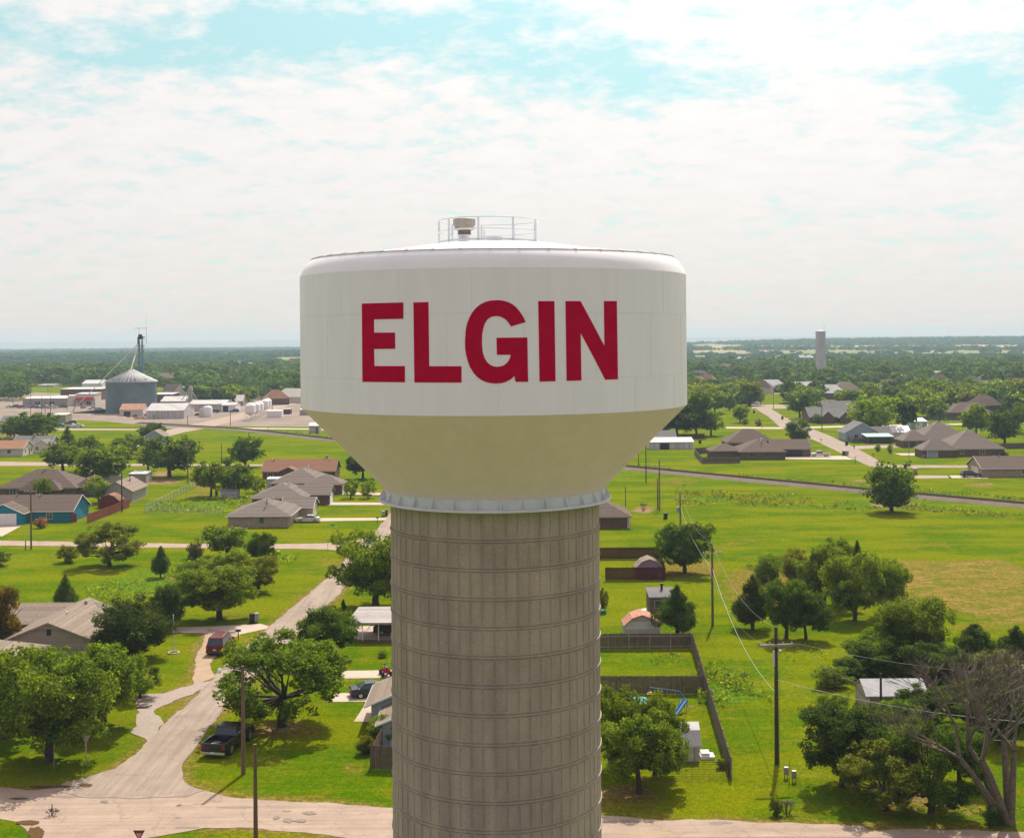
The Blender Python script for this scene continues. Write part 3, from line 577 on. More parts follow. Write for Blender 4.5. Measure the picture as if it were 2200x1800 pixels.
def groundmat():
    m = bpy.data.materials.new('grass'); m.use_nodes = True; n_ = m.node_tree; b = n_.nodes['Principled BSDF']; Lk = n_.links.new
    b.inputs['Roughness'].default_value = .95; b.inputs['Specular IOR Level'].default_value = 0
    tc = n_.nodes.new('ShaderNodeTexCoord')
    def ns(scale, det=6, rough=.6, st=None, rot=0):
        n = n_.nodes.new('ShaderNodeTexNoise'); n.inputs['Scale'].default_value = scale; n.inputs['Detail'].default_value = det; n.inputs['Roughness'].default_value = rough
        mp = n_.nodes.new('ShaderNodeMapping'); mp.inputs['Scale'].default_value = st or (1, 1, 1); mp.inputs['Rotation'].default_value = (0, 0, rot)
        Lk(tc.outputs['Object'], mp.inputs[0]); Lk(mp.outputs[0], n.inputs['Vector']); return n.outputs['Fac']
    def rng_(f, a, b_):
        n = n_.nodes.new('ShaderNodeMapRange'); n.inputs[1].default_value = a; n.inputs[2].default_value = b_; n.interpolation_type = 'SMOOTHSTEP'; Lk(f, n.inputs[0]); return n.outputs[0]
    def mx(f, a, c, bl='MIX'):
        n = n_.nodes.new('ShaderNodeMix'); n.data_type = 'RGBA'; n.blend_type = bl
        for i, x in ((0, f), (6, a), (7, c)):
            if isinstance(x, (int, float)): n.inputs[i].default_value = x
            elif isinstance(x, tuple): n.inputs[i].default_value = (*x, 1)
            else: Lk(x, n.inputs[i])
        return n.outputs[2]
    def mth(op, a, c, d=None):
        n = n_.nodes.new('ShaderNodeMath'); n.operation = op; n.use_clamp = False
        for i, x in enumerate((a, c, d)):
            if x is None: continue
            if isinstance(x, (int, float)): n.inputs[i].default_value = x
            else: Lk(x, n.inputs[i])
        return n.outputs[0]
    def att(nm):
        a = n_.nodes.new('ShaderNodeAttribute'); a.attribute_name = nm; return a.outputs['Fac']
    def thr(nm, noise, soft=.25, gain=.55):
        v = mth('ADD', att(nm), mth('MULTIPLY', mth('SUBTRACT', noise, .5), gain*2)); return rng_(mth('MULTIPLY', v, rng_(att(nm), .0, .12)), .38-soft/2+.08, .38+soft/2+.3)
    nf = ns(1.6, 8, .7); nm_ = ns(.28, 8, .65); nb = ns(.035, 6, .6, (1, 2.2, 1)); ntf = ns(9, 4, .7)
    col = mx(rng_(nb, .42, .58), (.062, .122, .0010), (.132, .160, .0010))
    col = mx(mth('MULTIPLY', rng_(nm_, .44, .70), .6), col, (.160, .150, .002))
    col = mx(mth('MULTIPLY', rng_(ns(.09, 7, .7, (.6, 1.6, 1), .3), .5, .68), .5), col, (.042, .090, .001))
    stripe = ns(.9, 3, .5, (.04, 1.1, 1), .06); col = mx(mth('MULTIPLY', rng_(stripe, .45, .62), .22), col, (.155, .165, .002))
    col = mx(thr('dry', nm_), col, mx(rng_(nf, .35, .65), (.135, .105, .022), (.20, .155, .030)))
    col = mx(mth('MULTIPLY', thr('lush', nm_), .9), col, mx(rng_(nf, .4, .62), (.050, .115, .006), (.115, .190, .012)))
    hs = ns(1.2, 5, .7, (.25, 1.6, 1), -.5); col = mx(mth('MULTIPLY', att('hay'), rng_(hs, .5, .62)), col, (.30, .20, .085)); col = mx(mth('MULTIPLY', mth('MULTIPLY', att('hay'), rng_(nm_, .46, .6)), .75), col, (.095, .125, .010))
    col = mx(thr('soil', nf), col, mx(rng_(nm_, .35, .65), (.17, .11, .06), (.28, .19, .12)))
    bn = ns(.16, 8, .72, (1, 1.7, 1), 1.1); col = mx(mth('MULTIPLY', rng_(bn, .54, .66), .55), col, mx(rng_(nf, .35, .65), (.15, .13, .02), (.22, .18, .03)))
    tf2 = ns(3.6, 5, .7); col = mx(.9, col, mx(rng_(tf2, .32, .68), (.66, .72, .62), (1.28, 1.24, 1.2)), 'MULTIPLY')
    # far country: pasture and stubble
    far = rng_(mth('ADD', 0.0, 0.0), 0, 1)
    sp = n_.nodes.new('ShaderNodeSeparateXYZ'); Lk(tc.outputs['Object'], sp.inputs[0])
    fr = rng_(sp.outputs[1], 1000, 1700); nfar = ns(.0022, 4, .6, (.4, 1.2, 1)); col = mx(fr, col, mx(rng_(nfar, .4, .6), (.12, .16, .05), (.30, .25, .14)))
    col = mx(att('fieldt'), col, (.42, .33, .20)); col = mx(att('fieldg'), col, (.20, .30, .06))
    col = mx(.9, col, mx(rng_(ntf, .3, .7), (.48, .55, .45), (1.5, 1.42, 1.3)), 'MULTIPLY'); col = mx(.8, col, mx(rng_(nf, .3, .7), (.72, .76, .7), (1.25, 1.22, 1.2)), 'MULTIPLY')
    Lk(col, b.inputs['Base Color'])
    bp = n_.nodes.new('ShaderNodeBump'); bp.inputs['Strength'].default_value = .7; bp.inputs['Distance'].default_value = .2; Lk(ns(5, 6, .75), bp.inputs['Height']); Lk(bp.outputs[0], b.inputs['Normal'])
    return m
me.materials.append(groundmat()); go = bpy.data.objects.new('ground', me); C.objects.link(go); go['kind'] = 'structure'
# haze
hz = MB().box(-9500, 9500, -4200, 7400, -1.0, 62).build('haze', bpy.data.materials.new('haze_air'))
hm = hz.data.materials[0]; hm.use_nodes = True; hm.node_tree.nodes.remove(hm.node_tree.nodes['Principled BSDF'])
pv = hm.node_tree.nodes.new('ShaderNodeVolumePrincipled'); pv.inputs['Density'].default_value = 1.3e-4; pv.inputs['Color'].default_value = (.64, .85, .94, 1); pv.inputs['Anisotropy'].default_value = .0
hm.node_tree.links.new(pv.outputs[0], hm.node_tree.nodes['Material Output'].inputs['Volume']); hz['kind'] = 'stuff'
# ---------------------------------------------------------------- roads and other sheets
def asphalt(name, c, d):
    m = mat(name, c, .95, noise=True, scale=.35, dark=.8, detail=10, spec=.2, bump=.1)
    n_ = m.node_tree; b = n_.nodes['Principled BSDF']; src = b.inputs['Base Color'].links[0].from_socket
    tc = n_.nodes.new('ShaderNodeTexCoord')
    for sc_, st, lo in ((1.1, (1.6, .06, 1), d), (14, (1, 1, 1), .82)):
        mp = n_.nodes.new('ShaderNodeMapping'); mp.inputs['Scale'].default_value = st if name != 'cross_asphalt' or sc_ > 5 else (.06, 1.6, 1)
        n = n_.nodes.new('ShaderNodeTexNoise'); n.inputs['Scale'].default_value = sc_; n.inputs['Detail'].default_value = 5
        n_.links.new(tc.outputs['Object'], mp.inputs[0]); n_.links.new(mp.outputs[0], n.inputs['Vector'])
        r = n_.nodes.new('ShaderNodeValToRGB'); r.color_ramp.elements[0].position = .4; r.color_ramp.elements[1].position = .6; r.color_ramp.elements[0].color = (lo, lo, lo, 1)
        mx = n_.nodes.new('ShaderNodeMix'); mx.data_type = 'RGBA'; mx.blend_type = 'MULTIPLY'; mx.inputs[0].default_value = 1
        n_.links.new(n.outputs['Fac'], r.inputs[0]); n_.links.new(src, mx.inputs[6]); n_.links.new(r.outputs[0], mx.inputs[7]); src = mx.outputs[2]
    vo = n_.nodes.new('ShaderNodeTexVoronoi'); vo.feature = 'DISTANCE_TO_EDGE'; vo.inputs['Scale'].default_value = .22; nz = n_.nodes.new('ShaderNodeTexNoise'); nz.inputs['Scale'].default_value = 1.1; nz.inputs['Detail'].default_value = 6
    ad = n_.nodes.new('ShaderNodeMix'); ad.data_type = 'VECTOR'; ad.inputs[0].default_value = .12; n_.links.new(tc.outputs['Object'], nz.inputs['Vector']); n_.links.new(tc.outputs['Object'], ad.inputs[4]); n_.links.new(nz.outputs['Color'], ad.inputs[5])
    sc3 = n_.nodes.new('ShaderNodeVectorMath'); sc3.operation = 'MULTIPLY_ADD'; sc3.inputs[1].default_value = (1.6, 1.6, 0); n_.links.new(nz.outputs['Color'], sc3.inputs[0]); n_.links.new(tc.outputs['Object'], sc3.inputs[2]); n_.links.new(sc3.outputs[0], vo.inputs['Vector'])
    rv = n_.nodes.new('ShaderNodeValToRGB'); rv.color_ramp.elements[0].position = .0; rv.color_ramp.elements[0].color = (.6, .6, .6, 1); rv.color_ramp.elements[1].position = .014; n_.links.new(vo.outputs['Distance'], rv.inputs[0])
    mx = n_.nodes.new('ShaderNodeMix'); mx.data_type = 'RGBA'; mx.blend_type = 'MULTIPLY'; mx.inputs[0].default_value = .55; n_.links.new(src, mx.inputs[6]); n_.links.new(rv.outputs[0], mx.inputs[7]); src = mx.outputs[2]
    n_.links.new(src, b.inputs['Base Color']); return m
M['asph'] = asphalt('road_asphalt', (.35, .275, .21), .82); M['asphx'] = asphalt('cross_asphalt', (.40, .30, .225), .86); M['patch'] = mat('road_patch', (.24, .19, .15), .95, noise=True, scale=3, dark=.7); M['rustp'] = mat('red_dust', (.36, .25, .16), 1, noise=(.27, .20, .13), scale=.8, detail=8)
M['lot'] = mat('lot_gravel', (.25, .20, .16), 1, noise=(.16, .115, .08), scale=.06, detail=12)
def sheet(name, pts, z, m, rag=.25, kind='structure', world=False, label=None, cat=None, step=.8):
    W = [p if world else G(*p) for p in pts]; out = []
    rr = random.Random(len(pts)*13+int(abs(W[0][0])*10))
    for a, b in zip(W, W[1:]+W[:1]):
        d = math.hypot(b[0]-a[0], b[1]-a[1]); k = min(300, max(1, int(d/step))) if rag else 1; nx_, ny_ = -(b[1]-a[1])/(d+1e-9), (b[0]-a[0])/(d+1e-9)
        w = 0
        for i in range(k):
            t = i/k; w = w*.6+rr.uniform(-rag, rag)*.6; q = w if i else 0
            out.append((a[0]+(b[0]-a[0])*t+nx_*q, a[1]+(b[1]-a[1])*t+ny_*q))
    o = MB().poly(out, z).build(name, m)
    if o.data.polygons[0].normal.z < 0: o.data.flip_normals()
    if kind: o['kind'] = kind
    else: tag(o, label, cat)
    return o
sheet('road', [(423, 1602), (405, 1625), (390, 1649), (392, 1672), (406, 1687), (440, 1698), (400, 1712), (300, 1716), (170, 1712), (120, 1700), (135, 1683), (187, 1670), (249, 1651), (290, 1622), (317, 1593), (352, 1556), (394, 1523), (435, 1479), (462, 1452), (520, 1395), (580, 1345), (617, 1313), (682, 1259), (721, 1230), (745, 1196), (800, 1150), (834, 1108), (870, 1060), (905, 1060), (880, 1095), (845, 1140), (815, 1170), (772, 1225), (725, 1280), (690, 1315), (640, 1363), (560, 1440), (505, 1492), (455, 1556)], .05, M['asph'])
sheet('road', [(-160, 1694), (0, 1691), (83, 1697), (135, 1690), (200, 1672), (440, 1698), (480, 1709), (584, 1719), (722, 1725), (842, 1735), (1000, 1745), (1295, 1752), (1444, 1763), (1482, 1759), (1584, 1763), (1719, 1768), (1853, 1773), (1865, 1783), (1959, 1780), (2200, 1787), (2500, 1797), (2600, 1875), (1700, 1870), (1000, 1845), (842, 1806), (722, 1797), (630, 1787), (538, 1778), (440, 1778), (315, 1800), (300, 1850), (60, 1850), (60, 1790), (35, 1765), (0, 1759), (-160, 1755)], .025, M['asphx'])
sheet('road', [(-150, 1160), (0, 1161), (415, 1168.5), (595, 1169), (700, 1167), (768, 1160), (800, 1150), (790, 1180), (734, 1184), (700, 1180), (595, 1178.5), (415, 1177), (0, 1172), (-150, 1171)], .03, M['asphx'])
sheet('road', [(-60, 991), (100, 993), (330, 997), (534, 997.5), (640, 998), (640, 1001), (534, 1001.5), (110, 1001), (-60, 1001)], .04, M['asphx'], .1)
sheet('road', [(60, 920), (306, 921.5), (352, 926), (404, 914), (459, 902), (521, 887), (643, 855), (690, 842), (700, 848), (643, 866), (560, 889), (500, 906), (450, 919), (400, 928), (345, 942), (300, 960), (290, 960), (330, 937), (300, 924.5), (60, 924.5)], .06, M['asphx'], .1, step=2)
sheet('road', [(455, 917.5), (500, 918.5), (660, 920.5), (760, 924), (760, 927), (660, 923), (500, 921.5), (455, 920.5)], .04, M['concrete'], .1, step=2)
sheet('road', [(1904, 1003), (1880, 985), (1840, 963), (1780, 935), (1735, 918), (1700, 905), (1640, 868), (1583, 843), (1565, 830), (1548, 826), (1560, 838), (1600, 864), (1650, 895), (1676, 918), (1700, 926), (1745, 944), (1808, 974), (1868, 1002), (1890, 1005)], .05, M['asph'], .1, step=2)
sheet('road', [(1560, 917), (1670, 918), (1800, 915), (2300, 905), (2300, 907.5), (1800, 918.5), (1670, 921.5), (1560, 920.5)], .03, M['concrete'], .1, step=3)
sheet('road', [(1880, 999), (2110, 1000), (2300, 1000), (2300, 1005), (2110, 1005), (1900, 1005)], .04, M['asph'], .1, step=2)
sheet('gravel_yard', [(120, 893), (160, 886), (300, 872), (520, 868), (560, 855), (640, 855), (700, 868), (760, 912), (700, 917), (520, 916), (459, 915), (404, 920), (352, 920), (306, 914), (230, 905), (141, 902)], .02, M['lot'], .8, step=4)
sheet('gravel_yard', [(-30, 862), (230, 862), (330, 870), (250, 888), (140, 888), (100, 900), (-30, 905)], .02, M['lot'], .8, step=4)
sheet('gravel_yard', [(-30, 838), (230, 850), (650, 850), (650, 857), (230, 866), (-30, 866)], .015, M['lot'], .8, step=4)
def drive(pts, m='concrete', z=.035, rag=.02): return sheet('driveway', pts, z, M[m], rag)
drive([(715, 1458), (720, 1452), (742, 1441), (880, 1439), (880, 1456)]); drive([(700, 1508), (722, 1489), (880, 1488), (880, 1506)], z=.037)
drive([(760, 1550), (783, 1516), (812, 1516), (800, 1551)], z=.039); drive([(758, 1374), (748, 1362), (690, 1347), (705, 1338), (760, 1345), (880, 1345), (880, 1376)], z=.033)
drive([(371, 1359), (366, 1348), (447, 1346), (560, 1340), (585, 1348), (520, 1362), (436, 1360)]); drive([(-60, 1150), (-60, 1126), (50, 1127), (40, 1133), (5, 1152)])
drive([(655, 1120), (655, 1113), (833, 1112.5), (833, 1117.5)]); drive([(700, 1085), (712, 1079), (850, 1080), (850, 1084.5)]); drive([(728, 1062), (740, 1057.5), (850, 1059.5), (850, 1064)])
drive([(1683, 986), (1683, 979.5), (1815, 979.5), (1836, 987.5)]); drive([(2040, 1027), (2036, 1021.5), (2110, 1021), (2125, 1028)]); drive([(1965, 1021), (2038, 1021.5), (2045, 1027), (1968, 1028)], 'gravel')
drive([(1935, 978), (1920, 974), (1975, 973.5), (1985, 979)]); drive([(1840, 965), (1835, 958), (1935, 956), (1935, 961)], 'gravel')
for a, b, c in ((1600, 845, 1593), (1660, 870.5, 1625), (1640, 876, 1615), (1700, 899, 1676), (1690, 873, 1640)): drive([(c, b+1), (c, b-.6), (c+95, b-1), (c+95, b+.8)])
sheet('gravel_drive', [(317, 1593), (330, 1590), (352, 1556), (345, 1540), (330, 1528), (338, 1522), (375, 1505), (415, 1492), (445, 1474), (455, 1463), (430, 1466), (385, 1478), (350, 1490), (300, 1492), (285, 1500), (300, 1530), (292, 1555), (278, 1572)], .045, M['gravel'], .3)
sheet('gravel_drive', [(412, 1475), (430, 1395), (446, 1350), (520, 1362), (496, 1372), (470, 1395), (452, 1430), (462, 1455)], .042, M['rustp'], .35)
# worn and patched spots on the roads, puddles in the corner
for i, (x, y, rx, ry, mm, zz) in enumerate([(616, 1741, 9, 3, 'rustp', .055), (665, 1747, 16, 4, 'patch', .055), (620, 1763, 14, 5, 'patch', .055), (646, 1764, 13, 4, 'patch', .06), (594, 1757, 9, 4, 'patch', .06), (224, 1722, 9, 3.5, 'patch', .055), (1548, 1768, 26, 4, 'patch', .03), (1790, 1778, 12, 4, 'rustp', .03), (395, 1733, 8, 2, 'rustp', .03), (430, 1727, 16, 2.5, 'rustp', .03), (1390, 1790, 60, 4, 'rustp', .03), (1430, 1782, 12, 2.5, 'rustp', .034), (1340, 1765, 40, 4, 'patch', .03), (400, 1778, 30, 3, 'patch', .032), (40, 1715, 26, 3, 'patch', .03), (1700, 1800, 300, 3, 'patch', .028), (1990, 1795, 40, 4, 'rustp', .03), (380, 1757, 9, 2, 'patch', .032), (510, 1735, 50, 2, 'patch', .03), (140, 1712, 40, 3, 'patch', .03)]):
    rr = random.Random(i); pts = []
    for k in range(22):
        a = 2*PI*k/22; q = rr.uniform(.7, 1.15); pts.append((x+rx*q*math.cos(a), y+ry*q*math.sin(a)))
    sheet('road_patch', pts, zz, M[mm], 0)
for i, (x, y, rx, ry) in enumerate([(60, 1768, 26, 5), (78, 1790, 18, 14), (184, 1688, 14, 4), (40, 1716, 20, 1.5), (110, 1690, 50, 3)]):
    rr = random.Random(i+50); pts = []
    for k in range(26):
        a = 2*PI*k/26; q = rr.uniform(.8, 1.1); pts.append((x+rx*q*math.cos(a), y+ry*q*math.sin(a)))
    sheet('puddle', pts, .066, M['puddle'], 0)
# railway: ballast bank with ties and two rails
rl_ = [(300, 911), (400, 917), (519, 924), (584, 931), (721, 947), (1100, 981), (1337, 1005), (1760, 1046), (1879, 1058), (2200, 1087), (2500, 1116)]
Wr = [Vector((*G(*p), 0)) for p in rl_]
bal = MB(); pr = []
for i, p in enumerate(Wr):
    d = (Wr[min(i+1, len(Wr)-1)]-Wr[max(i-1, 0)]).normalized(); n = Vector((-d.y, d.x, 0)); pr.append((p, n))
for (p, n), (q, m2) in zip(pr[:-1], pr[1:]):
    wn = -5.2; k = 26
    for j in range(k):
        a0, a1 = p.lerp(q, j/k), p.lerp(q, (j+1)/k); rs = [random.Random(int(a.x*10)+int(a.y*7)).uniform(-.5, .5) for a in (a0, a1)]
        prof = [(3.0, .02), (1.7, .55), (-1.7, .55)]; L0 = [a0+n*s+Vector((0, 0, h)) for s, h in prof]+[a0+n*(-3.7+rs[0])+Vector((0, 0, .02))]; L1 = [a1+n*s+Vector((0, 0, h)) for s, h in prof]+[a1+n*(-3.7+rs[1])+Vector((0, 0, .02))]
        bal.add(L0+L1, [(t, t+1, t+5, t+4) for t in range(3)])
bo = bal.build('railway_embankment', M['ballast']); bo['kind'] = 'structure'
rt = thing('railway_track', 'single railway track on a gravel bank crossing the meadow diagonally', 'railway track', (0, 0, 0))
tm_ = MB(); rmb = MB()
for (p, n), (q, m2) in zip(pr[:-1], pr[1:]):
    L = (q-p).length; k = int(L/.75) if p.y < 480 else int(L/1.5)
    for j in range(k):
        c_ = p.lerp(q, j/k)+Vector((0, 0, .60)); tm_.bar(c_+n*1.3, c_-n*1.3, .24, .16)
    for s in (-.72, .72): rmb.bar(p+n*s+Vector((0, 0, .76)), q+n*s+Vector((0, 0, .76)), .09, .17)
to_ = tm_.build('ties', M['tie'], rt); to_['kind'] = 'stuff'; rmb.build('rails', M['railm'], rt)
# ---------------------------------------------------------------- houses
def roof_mesh(kind, x0, x1, y0, y1, ze, zr, o=.5, t=.16):
    mb = MB(); w, d = x1-x0, y1-y0
    if kind == 'hip':
        sl = (zr-ze)/(min(w, d)/2); e = ze-o*sl; X0, X1, Y0, Y1 = x0-o, x1+o, y0-o, y1+o
        if w >= d: a, b = (x0+d/2, (y0+y1)/2), (x1-d/2, (y0+y1)/2)
        else: a, b = ((x0+x1)/2, y0+w/2), ((x0+x1)/2, y1-w/2)
        vs = [(X0, Y0, e), (X1, Y0, e), (X1, Y1, e), (X0, Y1, e), (*a, zr), (*b, zr), (X0, Y0, e-t), (X1, Y0, e-t), (X1, Y1, e-t), (X0, Y1, e-t)]
        fs = [(0, 1, 5, 4), (1, 2, 5), (2, 3, 4, 5), (3, 0, 4)] if w >= d else [(0, 1, 4), (1, 2, 5, 4), (2, 3, 5), (3, 0, 4, 5)]
        mb.add(vs, fs+[(6, 9, 8, 7), (0, 6, 7, 1), (1, 7, 8, 2), (2, 8, 9, 3), (3, 9, 6, 0)])
    elif kind in ('gx', 'gy'):
        if kind == 'gx':
            c = (y0+y1)/2; sl = (zr-ze)/(d/2); prof = [(y0-o, ze-o*sl), (c, zr), (y1+o, ze-o*sl), (y1+o, ze-o*sl-t), (c, zr-t), (y0-o, ze-o*sl-t)]
            mb.prism(prof, x0-o*.7, x1+o*.7)
        else:
            c = (x0+x1)/2; sl = (zr-ze)/(w/2); prof = [(x0-o, ze-o*sl), (c, zr), (x1+o, ze-o*sl), (x1+o, ze-o*sl-t), (c, zr-t), (x0-o, ze-o*sl-t)]
            m2 = MB().prism(prof, y0-o*.7, y1+o*.7); mb.add([(b, a, z) for a, b, z in m2.v], m2.f)
    elif kind == 'shed':
        mb.add([(x0-o, y0-o, ze), (x1+o, y0-o, ze), (x1+o, y1+o, zr), (x0-o, y1+o, zr), (x0-o, y0-o, ze-t), (x1+o, y0-o, ze-t), (x1+o, y1+o, zr-t), (x0-o, y1+o, zr-t)],
               [(0, 1, 2, 3), (4, 7, 6, 5), (0, 4, 5, 1), (1, 5, 6, 2), (2, 6, 7, 3), (3, 7, 4, 0)])
    elif kind == 'gam':      # gambrel, ridge along x
        c = (y0+y1)/2; q = d*.28; zm = ze+(zr-ze)*.68
        prof = [(y0-.1, ze-.1), (c-q, zm), (c, zr), (c+q, zm), (y1+.1, ze-.1), (y1+.1, ze-.1-t), (c+q*.96, zm-t), (c, zr-t), (c-q*.96, zm-t), (y0-.1, ze-.1-t)]
        mb.prism(prof, x0-.15, x1+.15)
    return mb
def walls_mesh(kind, x0, x1, y0, y1, ze, zr, mb=None):
    mb = mb or MB(); c = (y0+y1)/2; cx = (x0+x1)/2
    if kind == 'gx': mb.prism([(y0, 0), (y0, ze-.05), (c, zr-.22), (y1, ze-.05), (y1, 0)], x0, x1)
    elif kind == 'gy':
        m2 = MB().prism([(x0, 0), (x0, ze-.05), (cx, zr-.22), (x1, ze-.05), (x1, 0)], y0, y1); mb.add([(b, a, z) for a, b, z in m2.v], m2.f)
    elif kind == 'gam':
        d = y1-y0; q = d*.27; zm = ze+(zr-ze)*.68; mb.prism([(y0, 0), (y0, ze), (c-q, zm-.17), (c, zr-.2), (c+q, zm-.17), (y1, ze), (y1, 0)], x0, x1)
    elif kind == 'shed': mb.prism([(y0, 0), (y0, ze-.1), (y1, zr-.1), (y1, 0)], x0, x1)
    else: mb.box(x0, x1, y0, y1, 0, ze-.12)
    return mb
def rect_on(b, side, p, w, z0, h, m, name, parent, out=.03, t=.06):
    x0, x1, y0, y1 = b
    mb = MB()
    if side == 'F': mb.box(p-w/2, p+w/2, y0-out, y0+t, z0, z0+h)
    if side == 'B': mb.box(p-w/2, p+w/2, y1-t, y1+out, z0, z0+h)
    if side == 'L': mb.box(x0-out, x0+t, p-w/2, p+w/2, z0, z0+h)
    if side == 'R': mb.box(x1-t, x1+out, p-w/2, p+w/2, z0, z0+h)
    return mb.build(name, M[m] if isinstance(m, str) else m, parent)
def opening(b, what, side, p, w, z0, h, parent, col='white'):
    if what == 'window':
        o = rect_on(b, side, p, w+.16, z0-.08, h+.16, col, 'window', parent, .03); rect_on(b, side, p, w, z0, h, 'glass', 'pane', o, .045)
        rect_on(b, side, p, .05, z0, h, col, 'mullion', o, .055)
    elif what == 'door':
        o = rect_on(b, side, p, w+.14, z0, h+.07, 'white', 'door', parent, .03); rect_on(b, side, p, w, z0+.02, h-.02, col, 'door_leaf', o, .045)
    elif what == 'garage':
        o = rect_on(b, side, p, w+.2, z0, h+.1, 'white', 'garage_door', parent, .03); rect_on(b, side, p, w, z0+.02, h-.02, col, 'door_panel', o, .045)
    elif what == 'opening': rect_on(b, side, p, w, z0, h, 'black', 'bay_shade_panel', parent, .03)  # flat black panel on the wall, painting the shade inside an open bay
    elif what == 'vent': rect_on(b, side, p, w, z0, h, 'black', 'gable_vent', parent, .03)
    else: rect_on(b, side, p, w, z0, h, col, what, parent, .03)
def house(label, x0, x1, y0, y1, ze=2.5, zr=4.5, kind='hip', wall='brickd', roof='shg', wings=(), opens=(), vents=4, over=.5, name='house', cat='house', rz=0, group=None, chimney=None, z0=0):
    cx, cy = (x0+x1)/2, (y0+y1)/2; t = thing(name, label, cat, (cx, cy, z0), rz, group)
    bodies = [(x0-cx, x1-cx, y0-cy, y1-cy, ze, zr, kind)]+[(a-cx, b-cx, c-cy, d-cy, e, f, k) for a, b, c, d, e, f, k in wings]
    wm, rm_ = MB(), MB()
    for i, (a, b, c, d, e, f, k) in enumerate(bodies):
        walls_mesh(k, a, b, c, d, e, f, wm); r = roof_mesh(k, a, b, c, d, e, f, over if i == 0 else over*.94); rm_.add(r.v, r.f)
    w = wm.build('wall', M[wall] if isinstance(wall, str) else wall, t); r = rm_.build('roof', M[roof] if isinstance(roof, str) else roof, t)
    if over > .3:
        fb = MB()
        for i, (a, b, c, d, e, f, k) in enumerate(bodies):     # fascia boards along the eaves and rakes
            o = (over if i == 0 else over*.94)
            if k == 'gx':
                sl = (f-e)/((d-c)/2)
                for yy_, s in ((c-o, -1), (d+o, 1)): fb.box(a-o*.7, b+o*.7, yy_-.03 if s < 0 else yy_, yy_ if s < 0 else yy_+.03, e-o*sl-.19, e-o*sl-.02)
                for xx_ in (a-o*.7-.025, b+o*.7+.025):
                    for s, yy_ in ((-1, c-o), (1, d+o)): fb.bar((xx_, (c+d)/2, f-.09), (xx_, yy_, e-o*sl-.09), .045, .17)
            elif k == 'gy':
                sl = (f-e)/((b-a)/2)
                for xx_, s in ((a-o, -1), (b+o, 1)): fb.box(xx_-.03 if s < 0 else xx_, xx_ if s < 0 else xx_+.03, c-o*.7, d+o*.7, e-o*sl-.19, e-o*sl-.02)
                for yy_ in (c-o*.7-.025, d+o*.7+.025):
                    for s, xx_ in ((-1, a-o), (1, b+o)): fb.bar(((a+b)/2, yy_, f-.09), (xx_, yy_, e-o*sl-.09), .045, .17)
            elif k == 'hip':
                sl = (f-e)/(min(b-a, d-c)/2); e2 = e-o*sl
                fb.box(a-o-.025, b+o+.025, c-o-.025, c-o, e2-.17, e2-.02); fb.box(a-o-.025, a-o, c-o, d+o, e2-.17, e2-.02); fb.box(b+o, b+o+.025, c-o, d+o, e2-.17, e2-.02)
        if fb.v: fb.build('fascia', M['white'] if wall in ('teal', 'bluew', 'cream', 'brickt') else M['tanw'], r)
    random.seed(len(label))
    a, b, c, d, e, f, k = bodies[0]
    for i in range(vents):       # small metal roof vents near the ridge
        vx_ = random.uniform(a+1.5, b-1.5) if (b-a) >= (d-c) or k == 'gx' else (a+b)/2+random.uniform(.2, 1.2); vy_ = (c+d)/2-.9*random.random() if (b-a) >= (d-c) or k == 'gx' else random.uniform(c+2, d-2)
        MB().tube((vx_, vy_, f-.7), (vx_, vy_, f+.15), .11 if i % 2 else .18, n=8).build('roof_vent', M['white'] if i % 2 else M['steel'], r)
    if chimney: MB().box(chimney[0]-cx-.35, chimney[0]-cx+.35, chimney[1]-cy-.35, chimney[1]-cy+.35, ze, zr+.7).build('chimney', M['brickt'], r)
    for op in opens:
        bi = op[0]; opening(bodies[bi][:4], *op[1:6], op[6], t, *(op[7:]))
    return t
